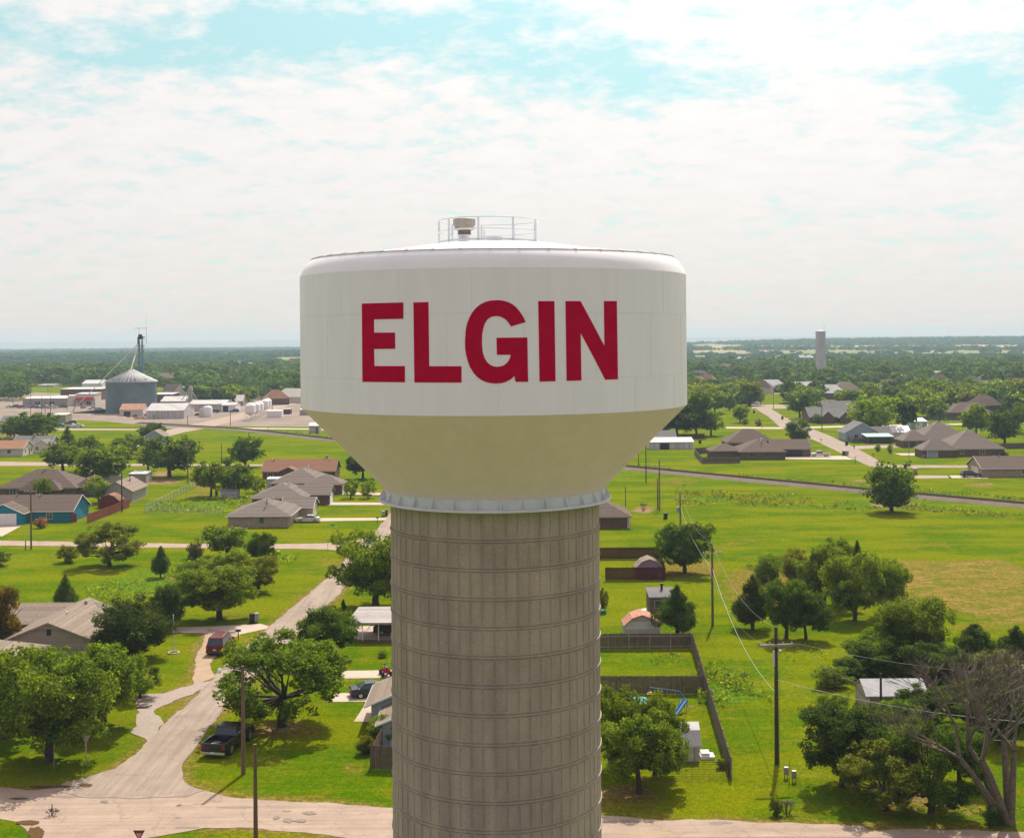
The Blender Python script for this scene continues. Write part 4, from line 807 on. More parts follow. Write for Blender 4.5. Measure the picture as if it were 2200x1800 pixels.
# ---------------------------------------------------------------- vehicles (length along +Y, front at +Y)
CARM = {}
def paint(c):
    if c not in CARM:
        m = mat('car_paint', c, .25, .15, spec=.6); CARM[c] = m
    return CARM[c]
def car(kind, col, x, y, rz, label, group='parked cars', z0=0):
    nm = {'sedan': 'parked_car', 'suv': 'parked_suv', 'van': 'minivan', 'pickup': 'pickup_truck'}[kind]
    t = thing(nm, label, {'sedan': 'car', 'suv': 'car', 'van': 'minivan', 'pickup': 'pickup truck'}[kind], (x, y, z0), rz, group)
    W = .92 if kind != 'pickup' else 1.0; pm = paint(col)
    def side(prof, w0, w1, name, m, par, bevel=0):    # prof: lower pts and upper pts as (y,z); upper ring narrower
        n = len(prof); vs = []
        zmin, zmax = min(p[1] for p in prof), max(p[1] for p in prof)
        for s in (-1, 1):
            for yy_, zz in prof: vs.append((s*(w0+(w1-w0)*(zz-zmin)/(zmax-zmin)), yy_, zz))
        return MB().add(vs, [tuple(range(n)), tuple(reversed(range(n, 2*n)))]+[(i, i+n, (i+1) % n+n, (i+1) % n) for i in range(n)]).build(name, m, par, bevel)
    wheels = (-1.45, 1.4); wr = .33; zt = .95
    if kind == 'sedan':
        side([(-2.30, .28), (-2.38, .60), (-2.32, .95), (-1.6, 1.02), (.95, .98), (2.0, .84), (2.36, .66), (2.38, .40), (2.3, .28)], W, W*.93, 'body', pm, t, .06)
        side([(-1.75, .97), (-1.0, 1.38), (.1, 1.40), (1.05, .97)], W*.90, W*.66, 'windows', M['glass'], t)
        side([(-1.08, 1.34), (-.95, 1.43), (.05, 1.45), (.2, 1.36)], W*.74, W*.66, 'roof_panel', pm, t, .02); rear = -2.39; frt = 2.38
    elif kind in ('suv', 'van'):
        k = .12 if kind == 'van' else 0; wr = .37
        side([(-2.35, .32), (-2.45, .65), (-2.42, 1.08), (1.05+k, 1.05), (2.1, .96), (2.40, .75), (2.42, .45), (2.3, .32)], W, W*.95, 'body', pm, t, .07)
        side([(-2.36, 1.04), (-2.12, 1.66+k*.4), (.15+k*4, 1.68+k*.4), (1.08+k*3, 1.04)], W*.92, W*.74, 'windows', M['glass'], t)
        side([(-2.22, 1.60+k*.4), (-2.10, 1.73+k*.4), (.1+k*4, 1.74+k*.4), (.28+k*4, 1.62+k*.4)], W*.79, W*.74, 'roof_panel', pm, t, .03); rear = -2.46; frt = 2.42
        rr_ = MB()
        for s in (-1, 1): rr_.bar((s*.62, -1.9, 1.79+k*.4), (s*.62, .0, 1.79+k*.4), .05)
        rr_.build('roof_rack', M['chrome'], t)
    else:
        wr = .42; wheels = (-1.75, 1.85)
        side([(-.62, .42), (-.62, 1.16), (1.35, 1.18), (2.65, 1.08), (2.9, .85), (2.9, .5), (2.8, .42)], W, W*.95, 'body', pm, t, .07)
        side([(-.58, 1.14), (-.45, 1.72), (.75, 1.76), (1.45, 1.14)], W*.90, W*.74, 'windows', M['glass'], t)
        side([(-.52, 1.66), (-.42, 1.80), (.70, 1.83), (.88, 1.70)], W*.80, W*.74, 'roof_panel', pm, t, .03)
        b = MB(); b.box(-W, -W+.11, -2.85, -.66, .5, 1.17).box(W-.11, W, -2.85, -.66, .5, 1.17); b.box(-W+.115, W-.115, -.76, -.66, .62, 1.16); b.build('bed_sides', pm, t, .02)
        MB().box(-W+.12, W-.12, -2.80, -.78, .55, .66).build('bed_floor', M['black'], t); tg = MB().box(-W+.02, W-.02, -2.93, -2.86, .58, 1.16).build('tailgate', pm, t, .015)
        for s in (-1, 1): MB().box(s*.55-.28, s*.55+.28, -2.75, -.8, .662, .70).build('bed_liner_rib', M['steel'], t)
        rear = -2.94; frt = 2.9
    for wy in wheels:
        for s in (-1, 1):
            o = MB().tube((s*(W-.20), wy, wr), (s*(W+.025), wy, wr), wr, n=20).build('wheel', M['tyre'], t)
            MB().tube((s*(W+.0), wy, wr), (s*(W+.04), wy, wr), wr*.6, n=14).build('rim', M['chrome'], o)
    for s in (-1, 1):
        MB().box(s*(W-.14)-.09, s*(W-.14)+.09, rear-.02, rear+.1, zt-.22, zt+.02 if kind == 'sedan' else zt+.14).build('tail_light', M['taill'], t)
        MB().box(s*(W-.2)-.14, s*(W-.2)+.14, frt-.12, frt+.015, .62, .78).build('head_light', M['headl'], t)
        MB().box(s*(W+.10)-.09, s*(W+.10)+.09, .85, 1.0, 1.02, 1.18).build('side_mirror', pm, t)
    MB().box(-W+.03, W-.03, rear-.09, rear+.06, .34, .54).build('rear_bumper', M['chrome'] if kind == 'pickup' else pm, t, .02)
    MB().box(-.17, .17, rear-.105, rear-.09, .60 if kind != 'pickup' else .44, .72 if kind != 'pickup' else .56).build('number_plate', M['plate'], t)
    return t
# ---------------------------------------------------------------- poles and wires
def pole(px, pyb, pyt, label, r=.15, wood='wood', arm=None, lamp=None, can=None, base=None, h=None, armm='arm', group='utility poles', name='utility_pole', extra=None):
    x, y = base or G(px, pyb); hh = h or (H-uv(px, pyt)[1]*y/F)
    t = thing(name, label, 'utility pole', (x, y, 0), 0, group); MB().tube((0, 0, -.1), (0, 0, hh), r, r*.68, 10).build('pole', M[wood], t)
    if arm:
        dz, L, th = arm[:3]; ang = arm[3] if len(arm) > 3 else 0; c, s = math.cos(ang), math.sin(ang)
        MB().bar((-L/2*c, -r-L/2*s-.02, hh-dz), (L/2*c, -r+L/2*s-.02, hh-dz), th, th).build('crossarm', M[armm], t)
        ib = MB()
        for q in (-.46, -.2, .2, .46): ib.tube((q*L*c, -r+q*L*s-.02, hh-dz+th/2), (q*L*c, -r+q*L*s-.02, hh-dz+th/2+.2), .05, .03, 6)
        ib.build('insulators', M['porc'], t)
    if can:
        MB().tube((can[0], -.1, hh-can[1]-.9), (can[0], -.1, hh-can[1]), .26, .26, 14).tube((can[0], -.1, hh-can[1]), (can[0], -.1, hh-can[1]+.1), .18, .08, 10).build('transformer', M['steel'], t)
    if lamp:
        b = MB().bar((0, 0, hh-.45), (-1.2, -.25, hh-.15), .05).bar((-1.2, -.25, hh-.15), (-1.75, -.35, hh-.2), .05); lo = b.build('lamp_arm', M['steel'], t)
        MB().lathe([(0, hh-.05), (.12, hh-.12), (.16, hh-.25), (.18, hh-.42), (.09, hh-.52), (0, hh-.54)], -1.85, -.37, 12).build('lamp_head', M['lampg'], lo)
    if extra == 'conduit':
        MB().tube((-.2, -.1, hh-2.0), (-.2, -.1, hh-3.3), .09).tube((.32, -.1, hh-2.1), (.32, -.1, hh-1.9), .12).build('cable_riser', M['porc'], t)
        MB().tube((.24, -.08, 0), (.24, -.08, hh-2.1), .02, n=5).build('ground_wire', M['wire'], t)
    if extra == 'meter': MB().box(-.24, .24, -.4, -.1, hh*.42, hh*.42+.75).build('meter_box', M['steel'], t)
    return t, Vector((x, y, hh))
def wire(a, b, sag, label, m='wire', r=.018, name='overhead_wire', group='overhead wires'):
    a, b = Vector(a), Vector(b); pts = []; r *= .62
    for i in range(21):
        t = i/20; p = a.lerp(b, t); p.z -= sag*4*t*(1-t); pts.append(p-a)
    o = MB().path(pts, r, 4).build(name, M[m]); o.location = a; tag(o, label, 'wire', group); return o
# ---------------------------------------------------------------- fences
def fence(pts, h, m, label, posts=True, name='wooden_fence', cat='fence', gap=2.4, inside=1, wob=.06):
    a0 = pts[0]; t = thing(name, label, cat, (a0[0], a0[1], 0)); rr = random.Random(len(label)); pb = MB()
    for (xa, ya), (xb, yb) in zip(pts[:-1], pts[1:]):
        L = math.hypot(xb-xa, yb-ya); n = max(1, int(L/.15)); ux, uy = (xb-xa)/L, (yb-ya)/L
        for i in range(n):
            p = (xa-a0[0]+ux*L*i/n, ya-a0[1]+uy*L*i/n); q = (p[0]+ux*.138, p[1]+uy*.138); hh = h+rr.uniform(-wob, wob)*.5
            o = .018; nx_, ny_ = -uy*o, ux*o
            pb.add([(p[0]-nx_, p[1]-ny_, .03), (q[0]-nx_, q[1]-ny_, .03), (q[0]+nx_, q[1]+ny_, .03), (p[0]+nx_, p[1]+ny_, .03), (p[0]-nx_, p[1]-ny_, hh), (q[0]-nx_, q[1]-ny_, hh), (q[0]+nx_, q[1]+ny_, hh), (p[0]+nx_, p[1]+ny_, hh)],
                   [(0, 3, 2, 1), (4, 5, 6, 7), (0, 1, 5, 4), (1, 2, 6, 5), (2, 3, 7, 6), (3, 0, 4, 7)])
        k = max(1, int(L/gap))
        rb = MB()
        for zz in (.35, h-.3): rb.bar((xa-a0[0]-uy*.06*inside, ya-a0[1]+ux*.06*inside, zz), (xb-a0[0]-uy*.06*inside, yb-a0[1]+ux*.06*inside, zz), .05, .1)
        rb.build('rail', M['arm'] if m is not fence_r else m, t)
        if posts:
            for i in range(k+1):
                x, y = xa-a0[0]+ux*L*i/k-uy*.08*inside, ya-a0[1]+uy*L*i/k+ux*.08*inside
                MB().box(x-.05, x+.05, y-.05, y+.05, 0, h+.03).build('post', M['arm'] if m is not fence_r else m, t)
    pb.build('boards', m, t); return t
def wirefence(pts, h, label, gap=3.0, mesh=True, pm='steel'):
    a0 = pts[0]; t = thing('wire_fence', label, 'fence', (a0[0], a0[1], 0)); wb = MB()
    for (xa, ya), (xb, yb) in zip(pts[:-1], pts[1:]):
        L = math.hypot(xb-xa, yb-ya); k = max(1, int(L/gap)); 
        for i in range(k+1):
            x, y = xa-a0[0]+(xb-xa)*i/k, ya-a0[1]+(yb-ya)*i/k; MB().tube((x, y, 0), (x, y, h), .045, n=6).build('post', M[pm], t)
        zs = np.linspace(.1, h, 7 if mesh else 4)
        for zz in zs: wb.tube((xa-a0[0], ya-a0[1], zz), (xb-a0[0], yb-a0[1], zz), .012 if zz < h-.05 else .03, n=4, caps=False)
        if mesh:
            n = int(L/.5)
            for i in range(n): x, y = xa-a0[0]+(xb-xa)*i/n, ya-a0[1]+(yb-ya)*i/n; wb.tube((x, y, .05), (x, y, h), .008, n=3, caps=False)
    wb.build('wires', M[pm], t); return t
def weeds(name, polys, dens, hgt, col, seed, size=.12, cat=None):
    r = np.random.default_rng(seed); Ps = []
    for poly in polys:
        W = [G(*p) for p in poly]; xs, ys = [p[0] for p in W], [p[1] for p in W]; ar = (max(xs)-min(xs))*(max(ys)-min(ys)); n = int(min(ar*dens, 60000))
        qx, qy = r.uniform(min(xs), max(xs), n), r.uniform(min(ys), max(ys), n); k = inpoly(qx, qy, W); qx, qy = qx[k], qy[k]
        cl = np.sin(qx*.9+seed)*np.sin(qy*.55+qx*.3)+np.sin(qx*.31+qy*.23+2*seed); k = cl+r.normal(size=len(cl))*.5 > -.2; qx, qy, cl = qx[k], qy[k], cl[k]
        Ps.append(np.stack([qx, qy, np.abs(r.normal(size=len(qx)))*hgt*.5*np.clip(.6+.4*cl, .2, 1.4)], 1))
    P = np.concatenate(Ps)
    global rng
    rng = r; me = leafmesh(name, P, size*r.uniform(.6, 1.6, len(P)), np.tile([0, 0, 1.], (len(P), 1)), .2); o = bpy.data.objects.new(name, me); C.objects.link(o); o.color = (*LC[col], 1); o['kind'] = 'stuff'; return o
# ================================================================ the place itself
# ---- houses left of the tower
house('teal house with brown shingle roof and white garage door at the left edge', -106, -87.6, 259, 269, 2.5, 4.9, 'gx', 'teal', 'shb', wings=[(-103.5, -96.2, 255.2, 259.1, 2.5, 4.2, 'gy')],
      opens=[(0, 'window', 'F', 4.2, 1.3, .8, 1.6), (1, 'garage', 'F', -3.05, 5.2, 0, 2.2, 'white')][:0]+[(0, 'window', 'F', 4.6, 1.1, .7, 1.5), (1, 'garage', 'F', -3.3, 5.4, 0, 2.15, 'white')], vents=4)
house('brown hip-roofed brick house behind the teal house', -118, -100.5, 299, 312, 2.6, 6.0, 'hip', 'brickd', 'shb', wings=[(-112, -103.5, 296.5, 301, 2.6, 4.4, 'hip'), (-101, -97, 301, 310, 2.6, 4.2, 'hip')], opens=[(0, 'window', 'F', -5.5, 1.4, .8, 1.3), (1, 'window', 'F', 3, 1.5, .8, 1.3)], vents=3)
house('tall grey gable-roofed workshop beside the red barn shed', -91.5, -84.6, 289, 301, 2.7, 4.7, 'gy', 'greyw', 'sht', opens=[(0, 'window', 'R', -3, 1, 1.2, .5, )], vents=2, over=.35, name='workshop', cat='workshop')
house('small grey shed with bright white roof and pale door near the cluster of trees', -97, -92.6, 329, 334.5, 2.3, 2.6, 'shed', 'greyw', 'whitem', opens=[(0, 'door', 'F', -.2, 1.0, 0, 1.9, 'bluew')], vents=0, over=.1, name='garden_shed', cat='shed')
house('pale metal lean-to roof behind the brown hip-roofed house', -107, -99.5, 322, 330, 2.6, 3.3, 'shed', 'greyw', 'galv', vents=0, over=.2, name='lean_to', cat='shed')
house('red barn-shaped garden shed with brown roof behind the red fence', -88.8, -85.0, 279.5, 284, 1.7, 3.0, 'gam', 'maroon', 'sho', vents=0, name='barn_shed', cat='shed', opens=[(0, 'window', 'F', 0, .6, .9, .6)], rz=PI/2)
house('white cottage with orange shingle roof and a corner door', -168, -153.4, 408, 416.5, 2.7, 4.7, 'gx', 'cream', 'shk', wings=[(-168.5, -162, 404, 409, 2.6, 4.3, 'gy')], opens=[(0, 'window', 'F', 3.0, 1.1, .9, 1.2), (0, 'door', 'R', 1.2, .9, 0, 2.0, 'shb'), (0, 'window', 'R', -2.0, .8, 1, 1), (0, 'window', 'R', 3.0, .8, 1, 1.2)], vents=0)
house('grey-roofed cream cottage just behind the orange-roofed cottage', -163, -150.5, 424, 433, 2.6, 4.9, 'gx', 'cream', 'shgy', wings=[(-154.5, -149.0, 420, 426, 2.6, 4.2, 'gy')], vents=1, opens=[(1, 'window', 'F', 3.4, 1.1, .8, 1.2)], chimney=(-157, 428))
house('pale gabled garage half hidden among trees beyond the field', -128, -122, 455, 462, 2.8, 4.6, 'gy', 'bluew', 'sht', vents=0, name='garage', cat='garage')
house('tan brick house with grey-brown hip roof, nearest of the row behind the meadow', -54.6, -43.0, 249.5, 264, 2.45, 4.6, 'hip', 'brickt', 'shg', wings=[(-46.5, -40.4, 262, 269, 2.45, 3.9, 'gx')], opens=[(0, 'window', 'F', .6, .8, .8, 1.1, 'greend'), (0, 'window', 'R', -4, 1, .8, 1.2), (1, 'garage', 'R', 16.6-8.0+.0, 4.5, 0, 2.1, 'cream')], vents=3)
house('hip-roofed house with dark red brick garage wing, second of the row', -55.5, -44.4, 277, 291, 2.45, 4.8, 'hip', 'brickr', 'shg', wings=[(-47, -39.9, 283, 289.5, 2.45, 4.0, 'gx')], opens=[(1, 'garage', 'R', 2.25, 4.8, 0, 2.1, 'white')], vents=3)
house('hip-roofed brick house, third of the row in front of the orange-roofed ranch house', -56.5, -44.5, 305, 320, 2.5, 5.2, 'hip', 'brickr', 'shg', wings=[(-48, -39.7, 302, 309, 2.5, 4.2, 'hip')], opens=[(1, 'garage', 'R', -7, 4.8, 0, 2.1, 'white')], vents=2)
house('long ranch house with rust-orange roof beside a dark tree', -64, -45.6, 333, 343, 2.5, 4.9, 'gx', 'brickd', 'sho', wings=[(-59.5, -54.5, 330.6, 334, 2.5, 3.6, 'gy')], opens=[(0, 'window', 'F', -7.2, 1.3, .8, 1.2), (0, 'door', 'F', 1.2, 1, 0, 2, 'white'), (0, 'window', 'F', 4, 1.5, .8, 1.2)], vents=6, chimney=(-48.5, 340))
house('white metal storage shed with ribbed walls near the ranch house', -59.2, -55.0, 313, 316, 2.5, 2.7, 'shed', metalside, 'whitem', vents=0, over=.05, name='garden_shed', cat='shed')
house('low grey tin shed under the small trees by the wire enclosure', -66.5, -62.8, 296.5, 299.5, 1.6, 2.3, 'gam', 'galv', 'steel', vents=0, name='garden_shed', cat='shed')
house('tiny pale hut with white roof alone on the field below the tank', -77.6, -73.6, 497, 502, 3.0, 4.1, 'gx', 'galv', 'whitem', vents=0, over=.3, name='hut', cat='hut', opens=[(0, 'door', 'F', .9, 1.0, 0, 2.1, 'shb')])
house('tan sided house with grey-brown gable roof behind the leafy foreground trees', -57.0, -47.6, 146.5, 160, 2.6, 4.45, 'gy', 'tanw', 'sht', wings=[(-61.5, -50.5, 155.0, 163.0, 2.6, 4.1, 'gx')], opens=[(0, 'vent', 'F', 0, .5, 2.9, .7)], vents=2)
house('low tan-roofed house in the lower left corner behind trees', -66, -51.9, 134.8, 144, 2.5, 4.3, 'hip', 'tanw', 'sht', vents=1)
fr = house('brick house with low gables and a porch post right beside the tower shaft', -13.2, -3, 119.9, 126.6, 2.55, 4.7, 'gy', 'bluew', 'sht', wings=[(-11.7, -2.2, 114.6, 120.2, 2.35, 4.3, 'gy')], vents=0, over=.6)
# ---- carport
cx0, cx1, cy0, cy1 = -19.9, -11.0, 154.4, 162.0
cp = thing('carport', 'long metal carport with ribbed tin roof beside the shaft', 'carport', ((cx0+cx1)/2, (cy0+cy1)/2, 0)); hx, hy = (cx1-cx0)/2, (cy1-cy0)/2
MB().add([(-hx, -hy, 2.35), (hx, -hy, 2.35), (hx, hy, 2.7), (-hx+.6, hy, 2.7), (-hx, -hy, 2.1), (hx, -hy, 2.1), (hx, hy, 2.55), (-hx+.6, hy, 2.55)], [(0, 1, 2, 3), (4, 7, 6, 5), (0, 4, 5, 1), (1, 5, 6, 2), (2, 6, 7, 3), (3, 7, 4, 0)]).build('roof', tinroof, cp)
for xx in (-hx+.3, -hx+1.9, -hx+3.8, -hx+5.6, -hx+7.6):
    for yy_ in (-hy+.3, hy-.3): MB().tube((xx+(.6 if yy_ > 0 and xx < -hx+1 else 0), yy_, 0), (xx+(.6 if yy_ > 0 and xx < -hx+1 else 0), yy_, 2.3 if yy_ < 0 else 2.6), .06, n=6).build('post', M['white'], cp)
car('suv', (.10, .012, .016), -14.6, 158.8, -PI/2, 'dark red car parked in the shade under the tin carport')
eb = MB().box(-18.4, -11, 154.05, 154.3, 0, .22).build('garden_edging', M['brickr']); tag(eb, 'low row of red brick edging along the carport slab', 'edging')
for (x, y, w, d, h, m, lb, nm, ct) in [(-17.6, 166.5, 2.0, 1.2, 1.0, 'arm', 'grey wooden crate behind the carport', 'wooden_crate', 'crate'), (-15.0, 167.5, 1.2, .9, .8, 'rust', 'rusty brown box behind the carport', 'rusty_box', 'box'), (-12.9, 166.5, .8, .7, 1.1, 'tealp', 'teal plastic chair behind the carport', 'garden_chair', 'chair'), (-11.3, 168, 1.3, 1, .9, 'maroon', 'dark red box at the tower end of the clutter behind the carport', 'storage_box', 'box')]:
    t = thing(nm, lb, ct, (x, y, 0)); 
    if ct == 'chair':
        MB().box(-.25, .25, -.25, .25, .38, .44).build('seat', M[m], t); MB().box(-.25, .25, .2, .26, .44, .95).build('backrest', M[m], t)
        for a in (-.22, .22):
            for b in (-.22, .22): MB().box(a-.03, a+.03, b-.03, b+.03, 0, .38).build('leg', M[m], t)
    else: MB().box(-w/2, w/2, -d/2, d/2, 0, h).build('body', M[m], t, .03); MB().box(-w/2-.03, w/2+.03, -d/2-.03, d/2+.03, h+.003, h+.08).build('lid', M[m], t)
fence([G(795, 1652), G(880, 1656)], 2.0, fence_g, 'short dark board fence beside the tower shaft at the brick house', posts=False)
fence([(-11.9, 109.2), (-11.6, 114.2)], 2.0, fence_g, 'side run of dark board fence reaching back to the brick house', posts=False)
# ---- vehicles near
vn = car('van', (.12, .006, .018), -34.0, 151.0, -.02, 'maroon minivan parked on the grass verge, seen from behind'); vn.scale = (1.15,)*3
tk = car('pickup', (.012, .012, .013), -25.3, 115.2, -.2, 'black pickup truck with empty bed parked at the roadside'); tk.scale = (1.13,)*3
car('sedan', (.035, .04, .05), -14.2, 131.5, -PI/2+.25+PI-PI, 'dark grey saloon car on the driveway beside the tower')
car('sedan', (.55, .54, .52), -40.4, 256.3, PI/2, 'silver car at the garage of the tan brick house')
x, y = G(1762, 981); car('pickup', (.52, .46, .38), x, y, PI/2, 'pale tan pickup truck on the concrete drive by the right-hand road')
x, y = G(2086, 1025); car('suv', (.012, .015, .03), x, y, -PI/2, 'dark blue sport utility car at the house on the right edge')
x, y = G(1690, 980); car('suv', (.09, .01, .02), x, y+2.5, PI, 'dark red car inside the open garage bay'); x, y = G(1707, 980); car('suv', (.3, .31, .33), x, y+2.5, PI, 'silver car inside the open garage bay')
# motorbike near tower
x, y = G(829, 1451); mt = thing('quad_bike', 'dark red quad bike on the concrete slab by the shaft', 'quad bike', (x, y, 0), .3)
MB().box(-.35, .35, -.8, .8, .45, .85, (-.25, .25, -.7, .6)).build('body', M['taill'], mt, .05); MB().box(-.18, .18, -.6, .1, .86, 1.0).build('seat', M['black'], mt, .03); MB().bar((-.4, .55, 1.15), (.4, .55, 1.15), .05).bar((0, .6, .8), (0, .55, 1.15), .05).build('handlebar', M['black'], mt)
for a in (-.45, .45):
    for b in (-.6, .65): MB().tube((a-.12, b, .3), (a+.12, b, .3), .3, n=14).build('wheel', M['tyre'], mt)
# ---- fences
fence([G(187, 1125), G(278, 1090)], 1.85, fence_c, 'long red cedar board fence beside the teal house', posts=False)
fence([G(152, 1121.5), G(165, 1121.5)], 1.7, fence_c, 'short red gate panel against the teal house wall', posts=False, name='garden_gate', cat='gate')
wirefence([G(312, 1102), G(480, 1105)], 1.3, 'front run of the wire fence around the weedy enclosure'); wirefence([G(312, 1101), G(432, 1041)], 1.6, 'side run of wire fence climbing to the pole beyond the enclosure', pm='steel')
wirefence([G(400, 1069), G(560, 1069)], 1.1, 'back wire fence of the weedy enclosure under the small trees', mesh=False)
fence([(6.0, 150.0), (20.4, 150.0)], 1.85, fence_g, 'back run of weathered grey board fence with posts, nearest the rusty-roofed shed', inside=-1)
fence([(20.5, 150.0), (19.2, 131.1), (17.5, 105.9)], 1.85, fence_g, 'long side run of weathered board fence running down to the meadow corner')
fence([(7.0, 131.4), (19.1, 131.1)], 1.85, fence_g, 'middle run of weathered board fence behind the blue playset', posts=False)
wirefence([G(1420, 1669), G(1566, 1671)], 1.3, 'thin wire fence closing the yard near the white shed', gap=3.2, pm='woodd')
fence([(14, 211), (23.4, 211)], 1.9, fence_r, 'far run of the dark maroon board fence around the small yard', posts=True, inside=-1)
fence([(23.4, 211), (22.4, 192.6)], 1.9, fence_r, 'side run of the dark maroon board fence', posts=False); fence([(13.5, 192.5), (22.3, 192.5)], 1.95, fence_r, 'near run of the dark maroon board fence in front of the purple shed', posts=False)
fence([G(1590, 995), G(1510, 996.5), G(1492, 976), G(1545, 972)], 1.85, fence_g, 'grey-brown board fence around the patio of the long brick house', posts=False)
fence([G(1935, 951), G(1832, 952), G(1803, 937)], 1.7, fence_g, 'grey board fence below the blue-grey house', posts=False)
fence([G(2150, 965), G(2300, 962)], 1.8, fence_g, 'board fence behind the big brown house at the right edge', posts=False)
fence([G(1380, 943), G(1514, 942)], 1.7, fence_r, 'dark fence behind the white metal building', posts=False)
fence([G(1880, 903), G(2075, 903)], 1.7, fence_g, 'far board fence between the back gardens on the right', posts=False)
# ---- small yard buildings right of the tower
house('white-roofed gambrel shed with grey walls in the fenced yard', 10.4, 15.6, 110.2, 113.2, 1.5, 3.0, 'gam', metalside, 'whitem', vents=0, name='garden_shed', cat='shed', opens=[(0, 'door', 'R', 0, .9, .1, 1.7, 'white')])
t = thing('wooden_steps', 'small white steps heaped beside the white-roofed shed', 'steps', (16.4, 111.4, 0)); MB().box(-.6, .6, -.6, .6, 0, .25).box(-.5, .2, -.4, .6, .25, .5).build('steps', M['white'], t)
bs = house('barn-shaped shed with red-brown tin roof in front of the cedar', 13.6, 17.0, 155.2, 159.5, 1.55, 2.8, 'gam', 'galv', 'rustt', vents=0, rz=0, name='barn_shed', cat='shed')
bs.rotation_euler[2] = PI/2
bs = house('faded purple barn shed with tan roof inside the maroon fence', 18.6, 22.0, 194.4, 198.4, 1.5, 2.8, 'gam', 'pink', 'sht', vents=0, name='barn_shed', cat='shed'); bs.rotation_euler[2] = PI/2
t = thing('drum', 'small white drum at the corner of the maroon yard', 'drum', (21.7, 193.8, 0)); MB().tube((0, 0, 0), (0, 0, .8), .3, n=14).build('body', M['white'], t); MB().tube((0, 0, .803), (0, 0, .85), .25, n=14).build('lid', M['white'], t)
sx, sy = G(1424, 1322)
ds = house('dark flat-roofed playhouse with a chimney pipe half hidden by the cedar', sx-1.7, sx+1.7, sy, sy+4.0, 2.4, 2.9, 'shed', 'brickd', 'shgy', vents=0, over=.1, name='playhouse', cat='shed', opens=[(0, 'window', 'F', .1, 2.2, 1.0, .9, 'greyw')])
MB().tube((.2, .9, 2.4), (.2, .9, 3.5), .16, n=10).tube((.2, .9, 3.5), (.2, .9, 3.62), .26, n=10).build('chimney_pipe', M['black'], ds)
sheet('stepping_slab', [(1378, 1308), (1390, 1307), (1395, 1316), (1382, 1317)], .04, M['white'], 0)
# playset
px0, py0 = G(1450, 1500); ps = thing('playset', 'blue metal playset with slide, swings and a round trampoline by the fence', 'playset', (14.6, 126.2, 0))
fr_ = MB(); A_, B_ = (-1.9, 1.6, 2.4), (1.9, -.4, 2.4)
fr_.bar(A_, B_, .08)
for P_, dx in ((A_, -1), (B_, 1)):
    for s in (-1, 1): fr_.bar(P_, (P_[0]+s*.6+dx*.2, P_[1]+s*1.0, 0), .07)
fr_.build('frame', M['bluep'], ps)
for q in (.3, .42, .58, .7, .85): p = Vector(A_).lerp(Vector(B_), q); MB().bar(p, (p.x, p.y, .55), .03).build('swing_chain', M['yel'], ps)
MB().bar(Vector(A_).lerp(Vector(B_), .3)-Vector((0, 0, 1.85)), Vector(A_).lerp(Vector(B_), .42)-Vector((0, 0, 1.85)), .2, .05).bar(Vector(A_).lerp(Vector(B_), .7)-Vector((0, 0, 1.85)), Vector(A_).lerp(Vector(B_), .85)-Vector((0, 0, 1.85)), .2, .05).build('swing_seat', M['yel'], ps)
MB().box(-2.3, -1.5, 1.1, 1.8, 1.55, 1.85, (-2.1, -1.7, 1.3, 1.6)).build('canopy', M['yel'], ps)
ps.scale = (.72, .72, .72)
s1, s2 = Vector((2.6, -1.2, 1.5)), Vector((1.0, -3.3, .2)); sd = (s2-s1).normalized(); sn = sd.cross(Vector((0, 0, 1))).normalized()*.28
MB().add([s1+sn, s1-sn, s2-sn, s2+sn, s1+sn-Vector((0, 0, .06)), s1-sn-Vector((0, 0, .06)), s2-sn-Vector((0, 0, .06)), s2+sn-Vector((0, 0, .06))], [(0, 1, 2, 3), (4, 7, 6, 5), (0, 4, 5, 1), (1, 5, 6, 2), (2, 6, 7, 3), (3, 7, 4, 0)]).bar(s1+sn+Vector((0, 0, .06)), s2+sn+Vector((0, 0, .06)), .06, .2).bar(s1-sn+Vector((0, 0, .06)), s2-sn+Vector((0, 0, .06)), .06, .2).bar(s1+sn, (s1.x+.5, s1.y+.1, 0), .05).bar(s1-sn, (s1.x+.1, s1.y+.5, 0), .05).bar(s1, B_, .05).build('slide', M['bluep'], ps)
tr_ = thing('trampoline', 'low teal round trampoline beside the swings', 'trampoline', (11.9, 127.2, 0)); MB().lathe([(0, .46), (1.0, .46), (1.35, .56), (1.4, .5), (1.3, .42)], n=24).build('mat', M['tealp'], tr_); MB().path([(1.36*math.cos(i*PI/8), 1.36*math.sin(i*PI/8), .5) for i in range(17)], .05).build('rim', M['bluep'], tr_)
for i in range(4): a = i*PI/2+.5; MB().tube((1.3*math.cos(a), 1.3*math.sin(a), 0), (1.3*math.cos(a), 1.3*math.sin(a), .5), .04).build('leg', M['steel'], tr_)
# utility pedestals
for px, py, lb in ((1689, 1672, 'green utility pedestal left of the pair beside the pole'), (1706, 1680, 'grey utility pedestal right of the pair beside the pole')):
    x, y = G(px, py); t = thing('utility_pedestal', lb, 'utility box', (x, y, 0), 0, 'utility pedestals'); MB().box(-.18, .18, -.15, .15, .35, .95).build('box', M['steel'], t, .03); MB().box(-.15, -.1, -.03, .03, 0, .36).box(.1, .15, -.03, .03, 0, .36).build('legs', M['woodd'], t)
x, y = G(1696, 1680); t = thing('marker_post', 'thin yellow marker post between the utility pedestals', 'post', (x, y, 0)); MB().tube((0, 0, 0), (0, 0, 1.9), .035, n=6).build('shaft', M['yel'], t)
